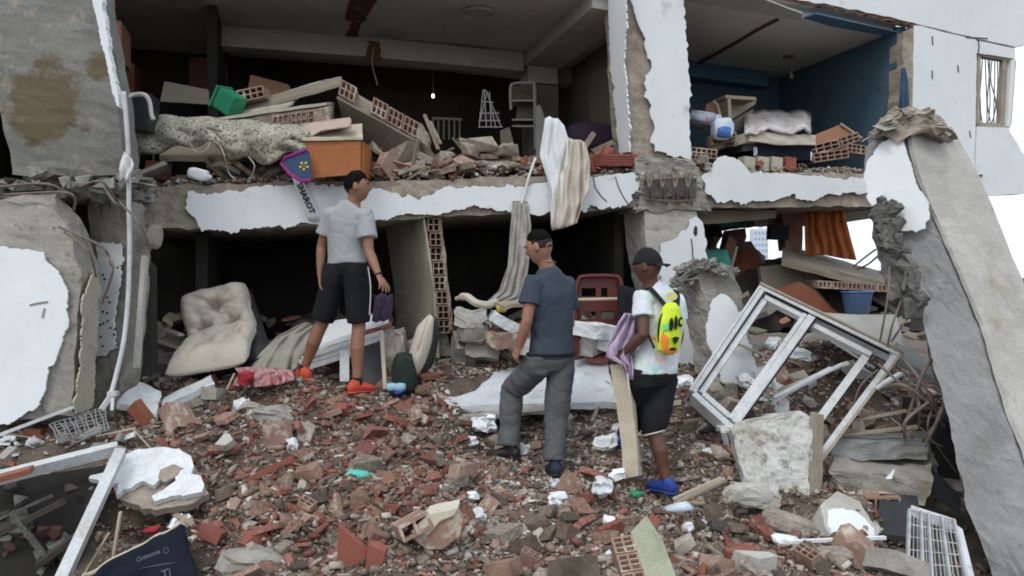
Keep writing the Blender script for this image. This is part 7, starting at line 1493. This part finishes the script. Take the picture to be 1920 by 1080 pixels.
def eyes(t, J, Rm):
    for s_ in (-1, 1):
        e = put('eye', MB().rock(J['head'] + Rm @ V((s_ * .029, .074, .010)), (.022, .018, .012), Rm, 0, 2, 0), m_eye, t, smooth=True)
        put('iris', MB().rock(J['head'] + Rm @ V((s_ * .029, .0805, .010)), (.011, .007, .011), Rm, 0, 2, 0), m_black, e, smooth=True)
        put('eyebrow', MB().rock(J['head'] + Rm @ V((s_ * .030, .089, .030)), (.036, .012, .008), Rm @ rot(0, s_ * 8, 0), 0, 2, .05), m_hair, t, smooth=True)

# man in the grey shirt
J = dict(g=.86, pelvis=at(650, 494, 6.32), waist=at(648, 462, 6.32), chest=at(650, 425, 6.33), neck=at(662, 385, 6.32), head=at(670, 350, 6.3), sl=at(620, 404, 6.34), sr=at(685, 406, 6.28),
         el=at(603, 462, 6.38), er=at(692, 472, 6.22), wl=at(600, 518, 6.34), wr=at(711, 518, 6.1), hl=at(602, 540, 6.32), hr=at(722, 540, 6.04),
         hipl=at(631, 508, 6.33), hipr=at(667, 508, 6.3), kl=at(604, 606, 6.42), kr=at(673, 612, 6.32), al=at(570, 692, 6.5), ar=at(669, 716, 6.28), tl=at(554, 704, 6.6), tr=at(692, 733, 6.38))
t, Rm, r, f, top = person('young man in grey t-shirt and black shorts standing highest on the rubble, looking right', at(640, 740, 6.35), J, m_skin1, (.96, .12, -.02), (.22, .97), handspec={'r': dict(n=(-.5, .2, -.9), th=(.6, .3, .8), curl=.28, spread=.22), 'l': dict(n=(1, 0, 0), th=(0, 1, 0), curl=.35)})
shirt(t, J, f, r, m_tgrey, loose=.019, hem=-.005, wr=(.008, (5, 5, 3.5), 1))
sh = legs(t, J, r, f, m_shorts, 'shorts', .93, .100, .088, (.005, (6, 6, 5), 4))
put('side_stripe', MB().tube(curve([at(690, 500, 6.22), at(695, 540, 6.22), at(693, 590, 6.24)], 4), [.0055] * 9, 6), m_white2, sh)
addhair(t, J, Rm, m_hair, lambda x, y, z: .95 * sm(0, .45, z + .10 - (.55 * sm(-.1, .75, y)) + .38 * sm(.1, -.6, y)))
addhair(t, J, Rm, m_fade, lambda x, y, z: .62 * sm(0, .2, z + .25 - .85 * sm(-.1, .6, y) + .35 * sm(.1, -.6, y)), 'short_sides')
eyes(t, J, Rm)
shoe(t, J['al'], J['tl'], m_os, 'trainer', m_os); shoe(t, J['ar'], J['tr'], m_os, 'trainer', m_os)
for S in 'lr': put('sock', MB().tube([J['a' + S] - Z * .02, J['a' + S] + Z * .035], .043, 12), m_black, t, smooth=True)
put('wristband', MB().tube([J['wr'] + (J['er'] - J['wr']) * .02, J['wr'] + (J['er'] - J['wr']) * .07], .030, 12), m_black, t)
# man in dark blue shirt
J = dict(g=.92, pelvis=at(1033, 668, 5.72), waist=at(1034, 628, 5.72), chest=at(1032, 572, 5.70), neck=at(1026, 506, 5.68), head=at(1011, 464, 5.66), sl=at(999, 532, 5.60), sr=at(1062, 536, 5.76),
         el=at(988, 602, 5.56), er=at(1068, 608, 5.88), wl=at(973, 650, 5.62), wr=at(1040, 640, 6.0), hl=at(962, 676, 5.66), hr=at(1020, 650, 6.05),
         hipl=at(1011, 684, 5.68), hipr=at(1052, 686, 5.76), kl=at(960, 730, 5.95), kr=at(1043, 782, 5.74), al=at(954, 838, 5.88), ar=at(1040, 866, 5.66), tl=at(908, 858, 5.95), tr=at(1030, 884, 5.84))
t, Rm, r, f, top = person('man in dark blue t-shirt and grey trousers, one knee bent, looking down left', at(1010, 890, 5.7), J, m_skin2, (-.86, .42, -.30), (-.42, .90), headup=V((-.25, .15, 1)).normalized(), handspec={'l': dict(n=(.3, .6, -.7), th=(.7, .7, 0), curl=.75)})
shirt(t, J, f, r, m_tblue, loose=.020, hem=.012, sleeve=.55, wr=(.010, (5, 5, 3), 2))
legs(t, J, r, f, m_pants, 'trousers', 1.97, .098, .074, (.011, (5, 5, 7), 7))
put('belt', MB().tube(curve([J['pelvis'] + (J['waist'] - J['pelvis']) * .12 + r * .178 * math.cos(a_) + f * .128 * math.sin(a_) for a_ in [i * math.pi / 8 for i in range(17)]], 2), .012, 6), m_black, t, smooth=True)
0 and put('back_pocket', MB().prism([at(1010, 688, 5.52), at(1044, 680, 5.58), at(1046, 700, 5.58), at(1014, 708, 5.52)], V((0, .05, 0))), m_pants, t)
put('phone_case', MB().rock(at(1068, 660, 5.76), (.07, .08, .10), None, 2, 2, .1), m_black, t, smooth=True)
addhair(t, J, Rm, m_hair, lambda x, y, z: 1.25 * sm(0, .42, z - .12 - .34 * sm(-.1, .75, y) + .10 * sm(.1, -.6, y)))
addhair(t, J, Rm, m_fade, lambda x, y, z: .60 * sm(0, .25, z + .18 - .75 * sm(-.1, .6, y) + .25 * sm(.1, -.6, y)), 'short_sides')
eyes(t, J, Rm)
nk = J['neck'] + Z * .035; put('necklace', MB().tube([nk + r * .062 * math.cos(a_) + f * .062 * math.sin(a_) + Z * (.01 - .012 * math.sin(a_)) for a_ in [i * math.pi / 10 for i in range(21)]], .0035, 6), m_rebar, t)
shoe(t, J['al'], J['tl'], m_boot, 'boot', m_boot, .05); shoe(t, J['ar'], J['tr'], mat('dark_blue_shoe', (.02, .025, .05), (.03, .035, .06), 8), 'shoe', m_boot, .03)
# man in white tie dye shirt
J = dict(g=.92, pelvis=at(1226, 694, 5.52), waist=at(1236, 650, 5.52), chest=at(1240, 602, 5.52), neck=at(1221, 538, 5.50), head=at(1214, 500, 5.48), sl=at(1204, 562, 5.42), sr=at(1266, 568, 5.60),
         el=at(1206, 628, 5.34), er=at(1272, 628, 5.66), wl=at(1168, 662, 5.44), wr=at(1262, 668, 5.85), hl=at(1148, 672, 5.50), hr=at(1250, 676, 5.95),
         hipl=at(1206, 708, 5.48), hipr=at(1242, 710, 5.58), kl=at(1190, 790, 5.78), kr=at(1224, 806, 5.52), al=at(1160, 812, 6.02), ar=at(1250, 900, 5.46), tl=at(1150, 822, 6.2), tr=at(1215, 912, 5.62))
t, Rm, r, f, top = person('man in black cap and white tie-dye t-shirt seen from behind holding a plank upright', at(1230, 935, 5.5), J, m_skin3, (-.80, .55, -.12), (-.50, .86), handspec={'l': dict(n=(.1, .75, -.6), th=(-.2, .4, .8), curl=.95)})
shirt(t, J, f, r, m_tie, loose=.020, hem=.015, sleeve=.5, wr=(.010, (5, 5, 3.5), 5))
sh = legs(t, J, r, f, m_shorts, 'shorts', 1.03, .106, .082, (.006, (6, 6, 5), 9))
kd = (J['ar'] - J['kr']).normalized(); put('white_hem', MB().tube([J['kr'] + kd * .015, J['kr'] + kd * .024], .086, 20), m_white2, sh, smooth=True)
put('drawstring', MB().tube(curve([at(1176, 700, 5.36), at(1180, 730, 5.34), at(1184, 758, 5.36)], 4), .006, 5), m_white2, sh)
cap = addhair(t, J, Rm, m_black, lambda x, y, z: sm(.12, .2, z + .2 * (y < 0) * min(1, -y * 2)) * 1.25, 'cap')
bc = J['head'] + Rm @ V((0, -.10, .012)); rows = [[bc + Rm @ V((math.sin(a_) * (.062 + .012 * q), -math.cos(a_) * (.075 * q) + .01, -.018 * q - .012 * (1 - math.cos(a_)))) for a_ in [(-1.35 + .27 * i) for i in range(11)]] for q in (0, .33, .66, 1)]
put('brim', MB().sheet(rows, .006), m_black, cap, smooth=True)
addhair(t, J, Rm, m_fade, lambda x, y, z: .40 * (0 if y > .1 else sm(-.6, -.3, z)), 'short_sides')
eyes(t, J, Rm)
shoe(t, J['al'], J['tl'], m_bs, 'trainer', m_bs); so = shoe(t, J['ar'], J['tr'], m_bs, 'trainer', m_bs, .0)
# backpack worn by him
bp = thing('backpack', 'small neon yellow and orange backpack with a cartoon dog face, on the back of the man in the cap', 'backpack', at(1250, 650, 5.35))
bp['label'] = 'small neon yellow and orange backpack on the back of the man in the black cap'
bn = -f; br = r; bcn = (J['chest'] + J['waist']) / 2 + bn * .168 - r * .065 + Z * .05; mb = MB()
tilt = (Z + br * .12).normalized()
sweep(mb, [bcn - tilt * .175, bcn - tilt * .15, bcn - tilt * .06, bcn + tilt * .05, bcn + tilt * .14, bcn + tilt * .175], [(.05, .02), (.082, .045), (.096, .062), (.092, .060), (.070, .045), (.03, .02)], br, 20)
remesh('bag_body', mb, m_neon, bp, .006, 3)
def onbag(a, z, o=.066): 
    k = o * math.sqrt(max(.05, 1 - (a / .1) ** 2)) * (1 - .45 * (abs(z) / .17) ** 2.5)
    return bcn + br * a + tilt * z + bn * k
def patch(name, pts, mt, o=.068):
    cen = (sum(p[0] for p in pts) / len(pts), sum(p[1] for p in pts) / len(pts)); rows = [[onbag(cen[0] + (p[0] - cen[0]) * q, cen[1] + (p[1] - cen[1]) * q, o) for p in pts + [pts[0]]] for q in (.02, .5, 1)]
    return put(name, MB().sheet(rows, .003), mt, bp)
oval = lambda cx, cz, rx, rz, n=12: [(cx + rx * math.cos(i * 6.283 / n), cz + rz * math.sin(i * 6.283 / n)) for i in range(n)]
patch('orange_panel', [(-.088, -.02), (-.05, -.06), (-.045, -.13), (-.07, -.15), (-.092, -.08)], m_neono, .071); patch('orange_panel', [(-.05, -.12), (.0, -.155), (.05, -.14), (.03, -.168), (-.04, -.168)], m_neono, .072)
patch('green_panel', [(-.09, .03), (-.05, .05), (-.045, .0), (-.088, -.02)], mat('neon_green', (.2, .65, .2), (.15, .55, .2), 5), .071)
for (a_, z_, rx, rz) in ((-.045, .03, .014, .045), (-.012, .04, .012, .05), (.035, .045, .026, .034)): patch('black_mark', oval(a_, z_, rx, rz), m_black, .074)
patch('mark_centre', oval(.037, .045, .013, .017), m_neon, .078)
patch('black_mark', [(-.03, -.06), (.0, -.05), (.035, -.06), (.02, -.085), (.004, -.105), (-.012, -.085)], m_black, .074)
patch('black_mark', oval(.0, -.135, .03, .010), m_black, .074)
put('piping', MB().tube(curve([bcn + br * .097 * math.cos(a_) * (1 - .1 * (math.sin(a_) > .5)) + tilt * .172 * math.sin(a_) + bn * .004 for a_ in [i * math.pi / 8 for i in range(17)]], 3), .008, 6), m_black, bp, smooth=True)
for S, sg in (('l', -1), ('r', 1)):
    s_ = J['s' + S]; a0 = bcn + tilt * .14 + br * sg * .04; a1 = lerp3(top, s_, .68) + Z * .075; a1b = lerp3(top, s_, .72) + Z * .066 + bn * .06; a2 = lerp3(top, s_, .85) - Z * .06 + f * .09; a3 = bcn - tilt * .13 + br * sg * .09 + f * .03
    pth = curve([a0, a1b, a1 , a2], 6); sweepm = MB(); sweep(sweepm, pth, [(.024, .006)] * len(pth), br, 10); put('strap', sweepm, m_black, bp, smooth=True)
    a4 = J['waist'] + r * sg * .165 + Z * .05; 
    put('strap', MB().tube(curve([lerp3(top, s_, .9) + f * .02 - Z * .12 + r * sg * .03, J['chest'] + r * sg * .185 + Z * .0 - f * .02, a3], 6), .009, 6), m_black, bp, smooth=True)
patch('collar_print', oval(-.01, .215, .05, .028), mat('green_print', (.35, .7, .15), (.8, .35, .3), 25), .03)
# lilac cloth and plank he holds
lt = [[at(x0 + (x1 - x0) * i / 9, y, 5.42 + .05 * math.sin(i * 1.5 + y * .05) + .04 * (i / 9)) for i in range(10)] for y, x0, x1 in ((588, 1172, 1196), (606, 1160, 1192), (628, 1150, 1190), (650, 1140, 1186), (668, 1136, 1184), (684, 1168, 1186), (700, 1174, 1186), (712, 1178, 1186))]
put('lilac_cloth', MB().sheet(lt, .012), m_lilac, None, 'pale lilac cloth tucked under the arm of the man in the cap', 'cloth', smooth=True)
pk_ = [[at(1143, 684, 5.46), at(1167, 682, 5.44), at(1176, 684, 5.52), at(1150, 682, 5.56)], [at(1156, 760, 5.44), at(1186, 760, 5.42), at(1192, 760, 5.5), at(1162, 760, 5.52)], [at(1166, 840, 5.42), at(1194, 840, 5.40), at(1198, 840, 5.48), at(1170, 840, 5.5)], [at(1168, 898, 5.4), at(1199, 892, 5.38), at(1205, 890, 5.46), at(1172, 898, 5.48)]]
put('plank', MB().loft4(pk_, 5, 3, .006, 8), m_mdf, None, 'tall pale wooden plank held upright by the man in the cap', 'plank')
# person in turquoise beyond the column
J = dict(pelvis=at(1338, 580, 9.3), waist=at(1338, 545, 9.3), chest=at(1336, 505, 9.3), neck=at(1334, 466, 9.28), head=at(1340, 440, 9.15), sl=at(1312, 474, 9.35), sr=at(1354, 478, 9.25),
         el=at(1306, 520, 9.4), er=at(1362, 522, 9.2), wl=at(1308, 560, 9.3), wr=at(1360, 560, 9.0), hl=at(1310, 575, 9.2), hr=at(1360, 575, 8.95), hipl=at(1326, 585, 9.32), hipr=at(1350, 585, 9.26), kl=at(1326, 650, 9.3), kr=at(1350, 650, 9.25), al=at(1326, 712, 9.35), ar=at(1350, 712, 9.3), tl=at(1330, 722, 9.5), tr=at(1354, 722, 9.45))
t, Rm, r, f, top = person('dark haired person in turquoise top beyond the gap right of the lower column', at(1338, 725, 9.3), J, m_skin3, (.2, .95, -.2), (.15, .98))
shirt(t, J, f, r, m_teal, 'top', loose=.03, hem=.02, sleeve=.6, wr=(.01, (5, 5, 4), 3)); legs(t, J, r, f, m_shorts, 'trousers', 1.95, .1, .075, None)
addhair(t, J, Rm, m_hair, lambda x, y, z: 1.1 * (sm(.3, .5, z) if y > .3 else sm(-.6, -.2, z)))
eyes(t, J, Rm)
for q in ((900, 865, 5.9), (950, 868, 5.88), (1042, 893, 5.66), (1030, 892, 5.8), (1250, 935, 5.46), (1215, 920, 5.62), (669, 738, 6.28), (690, 738, 6.36), (562, 708, 6.52), (1155, 840, 6.05), (1186, 898, 5.42)):
    p = at(*q); KEEP.append((p.x, p.y, .07))

# ------------------------------------------------------------------ rubble scattered on the heap
def el(px, py, cx, cy, rx, ry): return max(0, 1 - ((px - cx) / rx) ** 2 - ((py - cy) / ry) ** 2)
def w_any(px, py):
    if py < 640: return 0
    if 850 < px < 1150 and 705 < py < 768: return .10
    if px > 1690 and py > 800: return .1
    if px < 180 and py > 830: return .03
    return 1
def w_red(px, py): return w_any(px, py) * min(1, .14 + 1.3 * el(px, py, 610, 900, 420, 230) + .5 * el(px, py, 1150, 1030, 500, 130) + .4 * el(px, py, 1330, 760, 200, 100))
def w_redb(px, py): return w_any(px, py) * min(1, .06 + 1.1 * el(px, py, 630, 880, 380, 210) + .2 * el(px, py, 1150, 1030, 500, 130))
def w_lump(px, py): return w_any(px, py) * (.75 if py > 740 else .5)
def w_pale(px, py): return w_any(px, py) * min(1, .15 + 1.2 * el(px, py, 1130, 900, 420, 300) + .5 * el(px, py, 350, 740, 220, 90) + .9 * el(px, py, 870, 680, 160, 60) + .6 * el(px, py, 1500, 720, 250, 140))
scatter('brick_shard', P_brick, 300, .07, .22, w_red, 'red brick shard', 'brick shard', 24, seed=1)
P_pale = [shard_mesh('pale_shard', (1, random.Random(k).uniform(.4, .9), random.Random(k + 3).uniform(.15, .45)), 3, k + 1200, (m_brickd, m_concl, m_cream, m_mortar)[k % 4]) for k in range(16)]
scatter('pale_shard', P_pale, 230, .05, .17, w_pale, 'pale dusty fragment', 'rubble piece', 26, seed=8)
scatter('concrete_lump', P_lump, 300, .07, .24, w_lump, 'brown concrete lump', 'rubble piece', 22, seed=2)
scatter('plaster_piece', P_white, 110, .03, .085, w_pale, 'white plaster piece', 'plaster piece', 25, seed=3)
scatter('wood_splinter', P_splin, 34, .12, .4, w_any, 'thin wood splinter', 'splinter', 14, .0, 4)
scatter('hollow_brick', P_hol, 26, .5, 1.0, w_red, 'broken hollow brick', 'brick', 30, seed=5)
bulk('brick_crumbs', m_crumbr, 15000, .014, .10, w_redb, 31, 'fine red brick crumbs covering the heap')
bulk('brown_crumbs', m_crumb, 34000, .012, .10, lambda a, b: 1 if w_any(a, b) > .1 else .1, 32, 'fine brown crumbs covering the whole rubble heap')
bulk('dust_specks', m_crumbp, 42000, .007, .024, lambda a, b: 1 if w_any(a, b) > .1 else .15, 34, 'fine pale specks of mortar dust over the heap')
bulk('pale_crumbs', m_crumbp, 26000, .012, .06, w_pale, 33, 'fine pale crumbs around the standing men')
